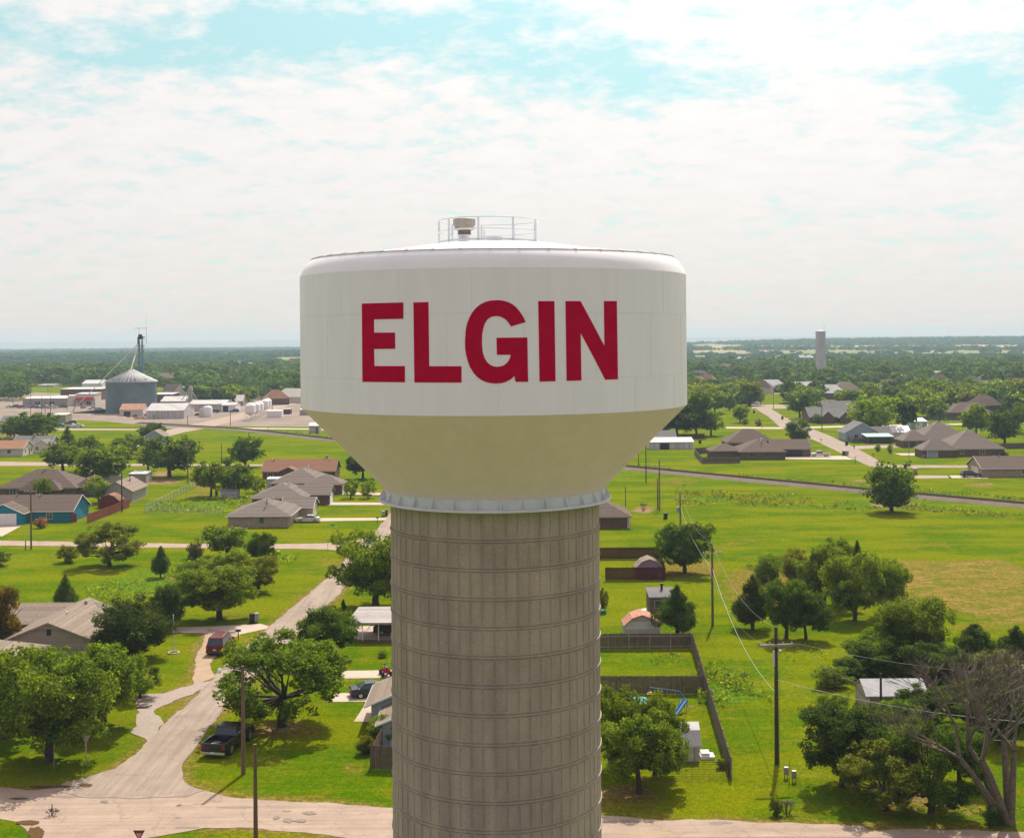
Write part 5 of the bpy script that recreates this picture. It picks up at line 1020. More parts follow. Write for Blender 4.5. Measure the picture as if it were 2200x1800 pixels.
# ---- houses right of the tower
hr = house('brown brick house with hip roof and white corner quoins next to the shaft', 8.0, 21.8, 244.7, 256, 2.5, 5.2, 'hip', 'brickr', 'shb', vents=1)
q_ = MB()
for i in range(6): q_.box(6.5, 6.93, -5.68, -5.2, .1+i*.4, .3+i*.4)
q_.build('corner_quoins', M['white'], hr)
pt = house('long dark brick house with an open garage bay and covered patio', 66.0, 79.0, 378, 392, 2.6, 5.6, 'hip', 'brickd', 'shb', wings=[(77, 88.3, 386.5, 396, 2.6, 4.9, 'gx'), (58.0, 67, 381, 389, 2.6, 4.3, 'hip')], opens=[(1, 'opening', 'F', 10.0, 6.8, 0, 2.2), (0, 'window', 'F', -3.0, 1.4, .9, 1.2, 'tanw'), (0, 'window', 'F', 1.2, 1.1, .9, 1.2, 'tanw')], vents=6)
house('maroon-roofed house directly behind the long dark brick house', 68, 83, 412, 424, 2.6, 6.2, 'hip', 'brickr', 'shb', vents=0)
house('long white metal building with flat bright roof near the cone edge', 43.5, 57.6, 415, 421, 2.4, 3.4, 'shed', metalside, 'whitem', vents=0, over=.15, name='metal_building', cat='building', opens=[(0, 'opening', 'F', -2.2, 3.0, 0, 2.0)])
house('grey gable roof peeking out behind the white metal building', 44, 54, 432, 440, 2.6, 4.6, 'gx', 'greyw', 'shgy', vents=0)
house('big brown brick house with wide hip roof on the right', 128.5, 144.5, 383, 399, 2.6, 7.6, 'hip', 'brickd', 'shg', wings=[(119.8, 129.5, 380.5, 388.5, 2.6, 5.4, 'hip')], opens=[(0, 'window', 'F', -4.5, 1.0, .8, 1.3), (0, 'window', 'F', 1.5, 1.4, .8, 1.3), (1, 'garage', 'F', -14.0, 3.0, 0, 2.2, 'bluew')], vents=5)
house('second brown hip-roofed house behind the big one on the right', 131, 147, 418, 434, 2.6, 7.8, 'hip', 'brickd', 'shg', wings=[(124.5, 133, 415, 424, 2.6, 5.6, 'hip')], opens=[(1, 'window', 'F', -8, 1.2, .9, 1.2)], vents=3)
house('brown house with garage gable cut by the right edge', 117.9, 140, 327.6, 338, 2.5, 4.9, 'gx', 'brickt', 'shb', opens=[(0, 'garage', 'L', 0, 4.6, 0, 2.1, 'cream'), (0, 'window', 'F', -.5, 1.0, .8, 1.2)], vents=2)
gr = house('green-roofed open shelter beside the brown houses', 117.5, 126, 432, 438, 2.3, 2.9, 'shed', 'brickd', 'greend', vents=0, over=.4, name='shelter', cat='shelter', opens=[(0, 'opening', 'F', 0, 7.4, 0, 1.9)])
house('blue-grey two-gabled house with white trim inside a grey fence', 113, 124, 442, 452, 3.2, 6.4, 'gy', 'bluew', 'shgy', wings=[(121, 129, 444, 450, 2.8, 4.6, 'gx')], opens=[(0, 'window', 'F', -2, 1.2, 1, 1.4), (0, 'window', 'F', 2.4, 1.2, 1, 1.4), (1, 'door', 'F', 8, .9, 0, 2, 'black')], vents=0)
house('grey domed tarp-covered shelter behind the green roof', 130, 139, 455, 462, 2.0, 4.0, 'gx', 'galv', 'galv', vents=0, over=.1, name='shelter', cat='shelter')
house('brick house with twin front gables beside the bright green tree', 122, 138, 535, 549, 2.7, 6.2, 'gx', 'brickd', 'shgy', wings=[(126, 131, 531, 536, 2.7, 5.0, 'gy'), (133.5, 138, 531, 536, 2.7, 4.8, 'gy')], vents=0)
house('long low grey-roofed house behind the bright green tree', 141, 172, 590, 602, 2.7, 6.0, 'gx', 'brickd', 'shgy', vents=1)
house('brown-roofed ranch house near the blue-grey shed on the right', 188, 206, 560, 574, 2.7, 6.5, 'hip', 'brickr', 'shb', wings=[(193, 202, 553, 562, 2.7, 5.5, 'gy')], vents=0)
house('small blue-grey garage with pale door beyond the houses on the right', 152, 158, 497, 503, 2.9, 3.9, 'shed', 'bluew', 'galv', opens=[(0, 'garage', 'F', 0, 2.4, 0, 2.2, 'white')], vents=0, over=.15, name='garage', cat='garage')
# ---- the second tower, far right
sx_, sy_ = AT(1763.5, 800, 1000).x, 1000
st_ = thing('standpipe', 'tall plain grey standpipe tower above the far trees', 'water tower', (sx_, sy_, 0)); MB().lathe([(3.75, 0), (3.75, 38.6)], n=40).build('shell', M['silo'], st_)
MB().lathe([(3.9, 38.4), (3.9, 39.0), (3.0, 39.4), (0, 39.8)], n=40).build('cap', M['rim'], st_); MB().tube((2.9, 0, 39), (2.9, 0, 45), .08, n=5).build('antenna', M['steel'], st_)
# ---- grain bin and leg
gx_, gy_ = AT(273.5, 880, 645).x, 652
gb = thing('grain_bin', 'big round corrugated steel grain bin with cone roof', 'grain bin', (gx_, gy_, 0)); MB().lathe([(12.4, 0)]+[(12.4+(.05 if i % 2 else -.05), i*.5) for i in range(1, 31)]+[(12.4, 15.4)], n=72).build('wall', mat('blue_grey_corrugated_steel', (.15, .19, .205), .5, .2, noise=(.09, .135, .155), scale=.10, dark=.6, detail=6), gb)
gbr = MB().lathe([(12.9, 15.2), (12.9, 15.4), (1.0, 21.2), (0, 21.5)], n=72).build('roof', mat('bin_roof_steel', (.34, .335, .33), .6, .1, noise=True, scale=.2, dark=.8), gb)
for i in range(36):
    a = 2*PI*i/36; MB().tube((12.8*math.cos(a), 12.8*math.sin(a), 15.5), (1.0*math.cos(a), 1.0*math.sin(a), 21.3), .07, n=4).build('roof_rib', M['galv'], gbr)
for a in (-2.2, -1.8, -1.1, -.6): MB().box(10.8*math.cos(a)-.3, 10.8*math.cos(a)+.3, 10.8*math.sin(a)-.3, 10.8*math.sin(a)+.3, 16.2, 17.1).build('roof_hatch', M['steel'], gbr)
lx, ly = AT(303, 830, 668).x, 668
lg = thing('grain_elevator_leg', 'slim blue-grey grain elevator leg with platform and spouts above the bin', 'grain elevator', (lx, ly, 0)); lm = MB(); legc = mat('blue_galvanised', (.10, .18, .21), .5, .2)
for a in (-.75, .75):
    lm.box(a-.35, a+.35, -.3, .3, 0, 36)
    for b in (-1.2, 1.2): lm.bar((a*1.6, b, 0), (a*1.6, b, 33), .14)
for i in range(11):
    z_ = i*3+.5
    for b in (-1.2, 1.2): lm.bar((-1.2, b, z_), (1.2, b, z_+3), .08); lm.bar((1.2, b, z_), (-1.2, b, z_+3), .08); lm.bar((-1.2, b, z_+3), (1.2, b, z_+3), .1)
lm.build('tower_frame', legc, lg)
MB().box(-1.9, 1.9, -1.3, 1.3, 33, 33.2).box(-1.0, 2.6, -.8, .8, 36.2, 36.35).build('platform', M['woodd'], lg)
MB().tube((-.9, 0, 36.6), (.9, 0, 36.6), .01).box(-1.5, 1.2, -.7, .7, 36.4, 39.0, (-1.0, .6, -.5, .5)).box(-1.6, -1.0, -.4, .4, 33.6, 37.5).box(.9, 2.0, -.3, .3, 37.2, 37.8).build('head_drive', M['woodd'], lg)
MB().box(-3.0, 3.1, -1.0, 1.0, 42.0, 42.15).bar((-1, .5, 38), (-1, .5, 42), .12).bar((2.9, 0, 34), (2.9, 0, 42), .12).bar((2.9, .1, 42), (2.9, .1, 49), .05).build('lamp_canopy', M['woodd'], lg)
sp_ = MB(); hd = Vector((-1.2, 0, 34)); c1 = Vector((gx_-lx, gy_-ly, 21.6)); sp_.tube(hd, c1, .3, n=8); sp_.tube(hd+Vector((-.3, .2, 0)), (gx_-lx-30, gy_-ly-6, -1), .22, n=6)
sp_.build('spouts', M['cream'], lg)
# ---- yard buildings around the bin
def B(label, px0, px1, pyb, pyt, pyr, depth, wall, roof, kind='gx', name='warehouse', cat='warehouse', opens=(), rz=0, over=.3):
    xa, y = G(px0, pyb); xb = (uv(px1, pyb)[0])*y/F; ze = (pyb-pyt)*y/F
    yr = y+depth if kind == 'shed' else y+depth/2; zr = H-(uv((px0+px1)/2, pyr)[1])*yr/F
    return house(label, xa, xb, y, y+depth, ze, max(zr, ze+.3), kind, wall, roof, opens=opens, vents=0, over=over, name=name, cat=cat)
B('small white block shed with rusty roof in front of the grain bin', 257, 307, 894, 880, 867, 10, 'cream', 'rust', opens=[(0, 'opening', 'F', -2, 3.2, 0, 2.2)])
B('wide white-roofed warehouse with ribbed grey walls right of the rusty shed', 314, 395, 900, 882, 866, 20, metalside, ribroof, opens=[(0, 'door', 'F', -5, 1.4, 0, 2.2, 'greyw')])
B('brown gabled shed with white roof behind the wide warehouse', 345, 398, 872, 862, 851, 18, 'tanw', ribroof)
B('long white-roofed metal warehouse with striped wall in the yard', 405, 483, 884, 868, 859, 20, metalside, ribroof)
B('white shed with a dark open doorway at the end of the long warehouse', 476, 506, 885, 870, 864, 12, 'white', ribroof, opens=[(0, 'opening', 'F', -1.5, 2.6, 0, 3)])
B('small dark-walled shed with white roof among yard trees', 506, 522, 872, 861, 848, 8, 'tanw', 'whitem')
B('brown flat-roofed brick store behind the grain bin', 327, 370, 868, 847, 844, 16, 'brickd', 'whitem', 'shed', 'shop_building', 'building')
B('tan flat-roofed hall beyond the yard behind the trees', 355, 402, 845, 833, 831, 20, 'cream', 'whitem', 'shed', 'hall', 'building')
B('orange brick church with steep brown roof beyond the bin', 336, 376, 830, 812, 801, 22, 'bricko', 'shb', 'gx', 'church', 'church')
B('white box trailer standing on the gravel lot', 573, 605, 897, 883, 880, 5, 'white', 'whitem', 'shed', 'box_trailer', 'trailer', over=.02)
B('small brown crate-like shed beside the white box trailer', 605, 624, 890, 879, 878, 4, 'maroon', 'greyw', 'shed', 'shed', 'shed', over=.05)
B('small pale block at the tank edge of the gravel lot', 644, 664, 892, 880, 878.5, 4, 'greyw', 'whitem', 'shed', 'shed', 'shed', over=.05)
B('small brown block shed left of the field beyond the parked cars', 113, 141, 908, 891, 889.5, 8, 'tanw', 'cream', 'shed', 'shed', 'shed', over=.1)
B('long grey-walled shop with yellow sign board on the main street', 49, 143, 872, 856, 851, 16, 'greyw', 'cream', 'shed', 'shop_building', 'shop', opens=[(0, 'shop_sign', 'F', -12.5, 3.6, 3.4, 1.3, 'yel'), (0, 'window', 'F', 4, 3, .8, 1.6), (0, 'window', 'F', -4, 3, .8, 1.6)])
B('brown brick block with flat roof behind the street shops', 130, 217, 860, 836, 833, 22, 'brickr', 'whitem', 'shed', 'shop_building', 'shop')
sa = B('white-fronted shop with a long red awning beside the grain bin', 163, 203, 872, 846, 844, 12, 'cream', 'whitem', 'shed', 'shop_building', 'shop', opens=[(0, 'window', 'F', -3, 2.4, .6, 1.8), (0, 'window', 'F', 2, 2.4, .6, 1.8)])
MB().add([(-4.8, -6.1, 4.6), (4.8, -6.1, 4.6), (4.8, -8.3, 3.2), (-4.8, -8.3, 3.2), (-4.8, -6.1, 4.4), (4.8, -6.1, 4.4), (4.8, -8.3, 3.0), (-4.8, -8.3, 3.0)], [(0, 1, 2, 3), (4, 7, 6, 5), (0, 4, 5, 1), (1, 5, 6, 2), (2, 6, 7, 3), (3, 7, 4, 0)]).build('awning', M['red'], sa)
B('brown shop section with pale parapet between the grey shop and the red awning', 108, 146, 868, 853, 850, 12, 'brickd', 'cream', 'shed', 'shop_building', 'shop', opens=[(0, 'window', 'F', 0, 3, .8, 1.6)])
B('white warehouse roof rising behind the main street', 176, 219, 838, 824, 816, 20, 'white', 'galv', 'gx')
B('distant tan flat roof left of the main street trees', 82, 115, 832, 827, 824, 20, 'cream', 'whitem', 'shed', 'hall', 'building')
B('pale brick gas station canopy with cream sign left of the awning', 146, 161, 872, 850, 848, 3, 'cream', 'cream', 'shed', 'sign_board', 'sign', over=.05)
B('small white clapboard house at the far left behind the trees', 0, 30, 925, 905, 893, 9, 'cream', 'shgy', 'gx', 'house', 'house')
# bulk feed hoppers on legs
hm_ = M['white']; hp = None
for i, (px, py, s) in enumerate([(538, 903, 1.15), (549, 899, 1.1), (557, 895, 1.05), (569, 889, 1.05), (575, 885, 1.0)]):
    x, y = G(px, py); lb = ['nearest white feed hopper on legs in the gravel lot', 'second white feed hopper on legs in the row', 'third white feed hopper on legs in the row', 'fourth white feed hopper on legs in the row', 'farthest white feed hopper on legs in the row'][i]
    if hp is None:
        hp = thing('feed_hopper', lb, 'hopper', (x, y, 0), 0, 'white feed hoppers on legs'); MB().add([], []).box(-2.2, 2.2, -2.2, 2.2, 3.9, 7.2).build('bin', hm_, hp); MB().box(-.3, .3, -.3, .3, 2.2, 3.89, (-2.19, 2.19, -2.19, 2.19)).build('cone', hm_, hp); MB().box(-2.2, 2.2, -2.2, 2.2, 7.205, 8.6, (-.5, .5, -.5, .5)).build('lid', hm_, hp)
        for a in (-2.1, 2.1):
            for b in (-2.1, 2.1): MB().bar((a, b, 0), (a, b, 3.9), .2).build('leg', hm_, hp)
        hp.scale = (s*.8,)*3
    else: q = dup(hp, (x, y, 0), 0, lb); q.scale = (s*.8,)*3
# small steel elevator with spouts behind the warehouse
x, y = G(409, 880); t = thing('grain_elevator_leg', 'small rusty elevator leg with splayed spouts over the warehouses', 'grain elevator', (x, y, 0)); MB().box(-.9, .9, -.6, .6, 0, 10).box(-1.2, 1.2, -.9, .9, 10, 12.5, (-.6, .6, -.5, .5)).build('shaft', M['ventm'], t); MB().tube((0, 0, 11), (-4, -2, 5), .2).tube((0, 0, 11), (4.5, -2, 4), .2).tube((0, 0, 11), (-2.5, -3, 2), .15).build('spouts', M['galv'], t)
x, y = G(446, 895); t = thing('storage_tank', 'white upright tank beside the elevator in the yard', 'tank', (x, y, 0)); MB().lathe([(2.2, 0), (2.2, 4.2), (1.5, 4.9), (0, 5.1)], n=24).build('shell', M['white'], t); MB().tube((0, 0, 5.0), (0, 0, 5.4), .3).build('cap', M['steel'], t)
x, y = G(435, 895); t = thing('storage_tank', 'yellowish squat tank between the warehouse and the white tank', 'tank', (x, y, 0)); MB().lathe([(1.6, 0), (1.6, 3.6), (0, 4.2)], n=20).build('shell', M['cream'], t); MB().tube((0, 0, 4.1), (0, 0, 4.5), .3).build('cap', M['steel'], t)
for i, (px, py, s, m) in enumerate([(342, 897, 1.5, 'white'), (308, 893, 1.3, 'white'), (365, 898, 1.1, 'steel'), (320, 894, 1.0, 'taill'), (283, 896, 1.1, 'maroon'), (300, 900, .9, 'rust'), (420, 893, 1.2, 'maroon')]):
    x, y = G(px, py); t = thing('scrap_heap', ['white tarp-covered heap before the warehouse', 'pale heap of sacks beside the rusty shed', 'grey machine parts before the warehouse', 'red tank lying in the yard', 'maroon implement by the grain bin', 'rusty scrap on the yard edge', 'maroon implement near the elevator'][i], 'farm scrap', (x, y, 0))
    rr = random.Random(i); mb = MB()
    for k in range(7): a = rr.uniform(-1.8, 1.8)*s; b = rr.uniform(-1, 1); r = rr.uniform(.5, 1.1)*s; mb.box(a-r, a+r, b-r*.7, b+r*.7, 0, r*1.1, (a-r*.5, a+r*.4, b-r*.3, b+r*.3))
    mb.build('heap', M[m], t, .08)
# cars far left
rr = random.Random(3); cols = [(.5, .5, .5), (.02, .02, .025), (.30, .02, .02), (.3, .32, .34), (.28, .02, .02), (.05, .07, .12), (.4, .4, .38), (.25, .02, .02), (.62, .6, .56), (.03, .03, .035), (.6, .6, .6), (.55, .55, .55), (.22, .03, .02), (.5, .52, .54), (.3, .3, .3)]
FC = [(21, 876, 'sedan'), (32, 876, 'suv'), (46, 877, 'suv'), (60, 877, 'sedan'), (71, 877, 'sedan'), (82, 877, 'sedan'), (94, 877, 'suv'), (101, 876, 'sedan'), (112, 877, 'pickup'), (135, 876, 'suv'), (154, 868, 'pickup'), (166, 866, 'pickup'), (179, 877, 'suv'), (201, 880, 'pickup'), (213, 881, 'sedan')]
FL = ['grey car at the far left end of the main-street row', 'black car second in the main-street row', 'red car before the grey shop, left part', 'light grey car before the grey shop', 'red saloon car before the shop window', 'dark blue car in the middle of the row', 'pale car right of the dark blue one', 'dark red car near the pale pickup', 'cream pickup truck at the end of the grey shop', 'black car behind the cream sign', 'white pickup truck before the red awning, left', 'white pickup truck before the red awning, right', 'red-brown car facing the camera below the awning', 'silver pickup truck left of the grain bin', 'grey car touching the grain bin edge']
for (px, py, k), c, lb in zip(FC, cols, FL): x, y = G(px, py); car(k, c, x, y, PI/2+rr.uniform(-.5, .5) if px != 179 else PI, lb, 'cars parked on the main street')
for px, py, k, c, lb in [(127, 917, 'sedan', (.01, .06, .25), 'blue car parked by the small brown block shed'), (154, 917, 'sedan', (.6, .6, .6), 'white car, left of the pair on the grass edge'), (167, 918, 'sedan', (.66, .65, .6), 'white car, right of the pair on the grass edge'), (151, 912, 'suv', (.03, .03, .03), 'black car behind the white pair'), (460, 887, 'suv', (.03, .04, .05), 'dark car before the long white warehouse'), (503, 886, 'suv', (.03, .03, .035), 'black pickup-sized car beside the yard road')]:
    x, y = G(px, py); car(k, c, x, y, PI/2+rr.uniform(-.3, .3), lb)
# ---------------------------------------------------------------- poles and wires
P1 = pole(523, 1662.7, 1430, 'brown wooden pole with a white lamp arm at the street corner', .19, lamp=True)
hx_ = AT(548, 1598, 87); P2 = pole(0, 0, 0, 'dark bare pole rising from the bottom edge left of the tower', .17, 'wood', base=(hx_.x, 87), h=hx_.z)
P3 = pole(67, 1180, 1052, 'brown pole with pale crossarm before the teal house', .17, 'wood', arm=(.3, 2.2, .14))
P4 = pole(262, 1100, 1016, 'dark pole with a grey riser beside the red cedar fence', .16, 'woodd', can=(-.3, .5)); P5 = pole(403.7, 1041, 950, 'pole with white insulators beyond the wire enclosure', .16, 'wood', can=None, arm=(1.2, 1.3, .1))
P6 = pole(476, 1002, 953, 'thin dark pole beside the round trees in the middle field', .12, 'woodd'); P7 = pole(67, 0, 0, 'short leaning post by the lane at the left', .1, 'woodd', base=G(55, 1181), h=1.6, name='wooden_post')
P8 = pole(1388, 1036.6, 952, 'dark pole with a meter box just below the cone', .15, 'woodd', extra='meter'); P9 = pole(1417, 1097, 988, 'pole with thin crossarm beside the brush heap', .17, 'wood', arm=(1.2, 2.8, .1, .1)); P9b = pole(1413, 1094, 1028, 'shorter twin pole touching the crossarm pole', .14, 'woodd')
x10, y10 = G(1462, 1172); P10 = pole(1462, 1172, 1056.5, 'pole with grey transformer rising behind the spiky tree', .17, 'wood', arm=(1.2, 2.6, .1, .15), can=(-.42, 2.6), base=(x10, y10)); P11 = pole(1531, 1344, 1167, 'tall wooden pole with crossarm in the meadow beside the cedar', .17, 'wood', arm=(1.2, 2.5, .1, .15))
P12 = pole(1669, 1641, 1346.5, 'tallest dark pole with thick pale crossarm in the right foreground', .20, 'woodd', arm=(1.5, 2.9, .2, .12), extra='conduit'); P13 = pole(1344, 1087.5, 1046, 'short thin pole left of the brush heap', .10, 'woodd'); P13b = pole(1372, 1001, 967, 'short dark pole at the railway below the cone', .12, 'woodd')
P14 = pole(1893, 1561, 1446, 'dark service pole in front of the small metal-roofed shed', .14, 'woodd'); P15 = pole(1470, 937, 902, 'grey pole against the big dark tree near the cone', .14, 'arm', base=G(1470, 940)); P16 = pole(1662, 876, 833, 'pole among the trees by the right-hand road', .14, 'woodd', arm=(.5, 1.6, .1)); P17 = pole(1766, 924.6, 868, 'dark pole beside the cross street on the right', .16, 'woodd', arm=(.4, 1.8, .12))
P18 = pole(1953, 998.6, 941, 'slim pale street lamp post before the big brown house', .10, 'arm', name='street_lamp'); P19 = pole(1881, 1371, 1332, 'leaning dead stump post under the tall bushy tree', .16, 'woodd', name='wooden_post')
for px, pyb, pyt, lb in [(90, 905, 850, 'dark pole left of the trees on the main street'), (109, 905, 851, 'pole right of the shop sign on the main street'), (97, 900, 862, 'thin short pole between main-street cars'), (144, 882, 840, 'pole at the brown shop section'), (159, 886, 858, 'white sign pole on the main street'), (204, 892, 856, 'pole left of the grain bin'), (403, 915, 893, 'thin pole at the gravel road bend'), (495, 915, 885, 'pole at the edge of the gravel lot'), (585, 880, 860, 'pole behind the white box trailer'), (66, 900, 848, 'far pole behind the left trees'), (28, 870, 846, 'far left pole on the main street'), (103, 842, 818, 'far pole beyond the shops'), (535, 942, 928, 'short post on the railway bank'), (102, 966, 920, 'pole beside the cream cottage'), (1900, 860, 838, 'far pole in the canopy on the right'), (2030, 905, 856, 'pole rising between roofs at far right'), (2066, 835, 800, 'pale far pole above the canopy'), (2132, 880, 855, 'pale pole near the right edge')]:
    pole(px, pyb, pyt, lb, .15, 'woodd' if px % 2 else 'wood')
def top(p, dx=0, dz=0, dy=-.15): return Vector((p[1].x+dx, p[1].y+dy, p[1].z+dz))
wire(top(P10), top(P11), 1.6, 'top conductor between the transformer pole and the meadow pole'); wire(top(P11), top(P12, 0), 1.8, 'top conductor between the meadow pole and the tallest pole'); wire(top(P10, 1.2, -1.1), top(P11, 1.15, -1.1), 1.6, 'right crossarm conductor to the meadow pole', 'wired')
wire(top(P11, -1.1, -1.0), top(P12, -1.3, -1.3), 2.0, 'left crossarm conductor to the tallest pole', 'wire', .014)
p_ = top(P10, 0, -2.6); q_ = top(P11, 0, -3.1); wire(p_, q_, 1.2, 'bright service cable from the transformer pole to the meadow pole', 'wire', .04); wire(q_, AT(1667, 1488, P12[1].y-.2), 1.8, 'bright service cable sweeping down to the tallest pole', 'wire', .045)
wire(top(P12, 1.3, -1.3), AT(1900, 1490, 119.6), .5, 'cable from the thick crossarm to the service pole', 'wire', .025); wire(top(P12, 0, -4.4), Vector((52, 104, 4.9)), 1.3, 'pale cable leaving the tallest pole to the lower right', 'wire', .03); wire(top(P12, 1.4, -1.3), Vector((60, 112, 7)), 1.5, 'thin conductor leaving the thick crossarm to the right', 'wire', .02)
wire(AT(1893, 1555, 119.5), Vector((46, 100, 5.0)), .8, 'drop wire from the service pole through the bare branches', 'wire', .03)
wire(top(P1, 0, -.2), Vector((-9, 122, 4.4)), .4, 'service wire from the lamp pole to the brick house', 'wired', .015); wire(top(P8, 0, -.3), top(P9, 0, -.2), .8, 'wire between the two poles under the cone', 'wired', .012)
for k, dz in enumerate((-.3, -1.1, -2.0)): wire(top(P3, 0, dz), top(P4, 0, dz*.9), .9, ['upper', 'middle', 'lower'][k]+' wire from the teal-house pole to the fence pole', 'wired', .016); wire(top(P4, 0, dz*.9), top(P5, 0, dz-.4), .9, ['upper', 'middle', 'lower'][k]+' wire from the fence pole to the far field pole', 'wired', .016)
wire(top(P12, -.3, -2.6), Vector((5.5, 122, 3.4)), .6, 'service wire from the tallest pole across the yard to the shaft side', 'wired', .015)
# ---------------------------------------------------------------- signs and small things
def ysign(x, y, h, rz, label, face, back):
    t = thing('yield_sign', label, 'road sign', (x, y, 0), rz); MB().box(-.035, .035, -.03, .03, 0, h).build('post', M['galv'], t); r = .42
    tri = lambda s, yy_: [(-s, yy_, h+.12*0+.35), (s, yy_, h+.35), (0, yy_, h+.35-s*1.73)]
    for s, yo, m, nm in ((r, -.05, face, 'sign_plate'), (r*.52, -.056, 'signw', 'sign_centre')):
        if nm == 'sign_centre' and face != 'signr': continue
        c = r*1.73/3 if nm == 'sign_centre' else 0; vs = [(-s, yo, h+.35-(.2 if c else 0)), (s, yo, h+.35-(.2 if c else 0)), (0, yo, h+.35-(.2 if c else 0)-s*1.73)]
        MB().add(vs+[(a, b+.01, z) for a, b, z in vs], [(0, 2, 1), (3, 4, 5), (0, 1, 4, 3), (1, 2, 5, 4), (2, 0, 3, 5)]).build(nm, M[face if nm == 'sign_plate' else 'signw'], t)
x, y = G(185, 1643); ysign(x, y, 2.2, 0, 'triangular yield sign seen from its bare tan back at the left corner', 'signb', 'signb')
q = AT(299, 1790, 90); ysign(q.x, 90, q.z-.1, 0, 'red and pale triangular yield sign at the bottom edge', 'signr', 'signr')
def street_sign(px, py, h, label):
    x, y = G(px, py); t = thing('street_name_sign', label, 'street sign', (x, y, 0), 0, 'street name signs'); MB().tube((0, 0, 0), (0, 0, h), .035, n=6).build('post', M['steel'], t); MB().box(-.42, .42, -.015, .015, h-.02, h+.2).build('name_blade', M['signg'], t); MB().box(-.015, .015, -.36, .36, h+.2, h+.4).build('cross_blade', M['signg'], t)
street_sign(116, 1652, 2.5, 'green street name sign in the shade of the big left tree'); street_sign(714.6, 1158, 2.4, 'green street name sign beside the cross street'); 
x, y = G(1838, 998); t = thing('crossing_sign', 'small dark crossing sign post on the lawn right of the pickup', 'road sign', (x, y, 0)); MB().tube((0, 0, 0), (0, 0, 2.2), .05, n=6).build('post', M['woodd'], t); MB().bar((-.5, -.06, 1.8), (.5, -.06, 2.4), .12, .03).bar((.5, -.09, 1.8), (-.5, -.09, 2.4), .12, .03).build('cross_boards', M['woodd'], t)
x, y = G(704.5, 1181); t = thing('marker_post', 'thin steel post at the cross street corner', 'post', (x, y, 0)); MB().tube((0, 0, 0), (0, 0, 2.4), .04, n=6).build('shaft', M['steel'], t)
x, y = G(752.5, 1153); t = thing('fire_hydrant', 'dark fire hydrant on the lawn before the brick row', 'hydrant', (x, y, 0)); MB().lathe([(.16, 0), (.16, .1), (.12, .12), (.12, .55), (.15, .58), (.13, .7), (.04, .8), (0, .8)], n=14).build('barrel', M['woodd'], t); MB().tube((-.24, 0, .48), (.24, 0, .48), .07, n=8).tube((0, -.2, .42), (0, 0, .42), .09, n=8).build('outlets', M['woodd'], t)
def bin_(px, py, label, m='black', s=1.0, grp='wheeled bins'):
    x, y = G(px, py); t = thing('wheeled_bin', label, 'rubbish bin', (x, y, 0), .3, grp); MB().box(-.24, .24, -.26, .26, .04, 1.0, (-.3, .3, -.32, .32)).build('bin', M[m], t, .03); MB().box(-.32, .32, -.35, .35, 1.01, 1.1, (-.28, .28, -.3, .3)).build('lid', M[m], t); MB().tube((-.28, .3, .12), (.28, .3, .12), .12, n=10).build('wheels', M['tyre'], t); t.scale = (s,)*3
for px, py, lb, m in [(541.5, 1338, 'left dark bin of the pair under the spreading tree', 'black'), (550, 1337, 'right grey-lidded bin of the pair under the spreading tree', 'steel'), (824, 1110, 'pale bin by the kerb beside the shaft', 'steel'), (829, 1108, 'dark bin by the kerb beside the shaft', 'black'), (465, 1066, 'black bin beside the low tin shed', 'black'), (1430, 1115, 'lone dark bin on the lawn near the transformer pole', 'black'), (1620, 888, 'dark bin on the verge of the right-hand road', 'black'), (1681, 901, 'dark bin at the end of a lawn right of the road', 'black'), (1819, 957, 'black bin beside the drive to the green shelter', 'black'), (1813, 979, 'dark bin at the kerb right of the pale pickup', 'black'), (1820, 978, 'grey bin at the kerb right of the pale pickup', 'steel'), (1945, 1006, 'dark bin at the cross street behind the railway tree', 'black'), (1594, 858, 'small dark bin far up the right-hand road', 'black'), (1504, 953, 'dark bin behind the white metal building', 'black')]: bin_(px, py, lb, m, 1.25 if py < 1000 else 1.1)
x, y = G(1966, 1020); t = thing('brick_pillar', 'tan brick mailbox pillar beside the gravel drive', 'mailbox', (x, y, 0)); MB().box(-.45, .45, -.4, .4, 0, 1.6).build('pillar', M['brickt'], t); MB().box(-.5, .5, -.45, .45, 1.605, 1.75).build('cap', M['cream'], t)
def mailbox(px, py, label):
    x, y = G(px, py); t = thing('mailbox', label, 'mailbox', (x, y, 0), 0, 'kerbside mailboxes'); MB().box(-.05, .05, -.05, .05, 0, 1.0).build('post', M['woodd'], t); MB().prism([(-.12, 1.0), (-.12, 1.18), (0, 1.27), (.12, 1.18), (.12, 1.0)], -.3, .3).build('box', M['black'], t)
for px, py, lb in [(512, 1374, 'dark mailbox beside the maroon minivan'), (811, 1124, 'dark mailbox at the end of the silver car drive'), (1835, 966, 'mailbox on the verge beside the gravel drive'), (1876, 983, 'mailbox on the lawn corner before the big brown house'), (1764, 951, 'mailbox across the road from the fenced blue house'), (1637, 923, 'mailbox at the cross street behind the maroon roof')]: mailbox(px, py, lb)
x, y = G(1984, 999); t = thing('lamp_post', 'thin dark signpost right of the pale lamp post', 'post', (x, y, 0)); MB().tube((0, 0, 0), (0, 0, 2.7), .05, n=6).build('shaft', M['steel'], t); MB().box(-.5, .5, -.03, .03, 2.5, 2.7).build('plate', M['steel'], t)
x, y = G(373, 1402); t = thing('garden_light', 'slender white yard pole in a pale stone ring', 'garden pole', (x, y, 0)); MB().tube((0, 0, 0), (0, 0, 4.4), .06, n=8).build('pole', M['white'], t); MB().lathe([(.7, .02), (.7, .10), (.5, .10), (.5, .05)], n=20).build('stone_ring', M['concrete'], t)
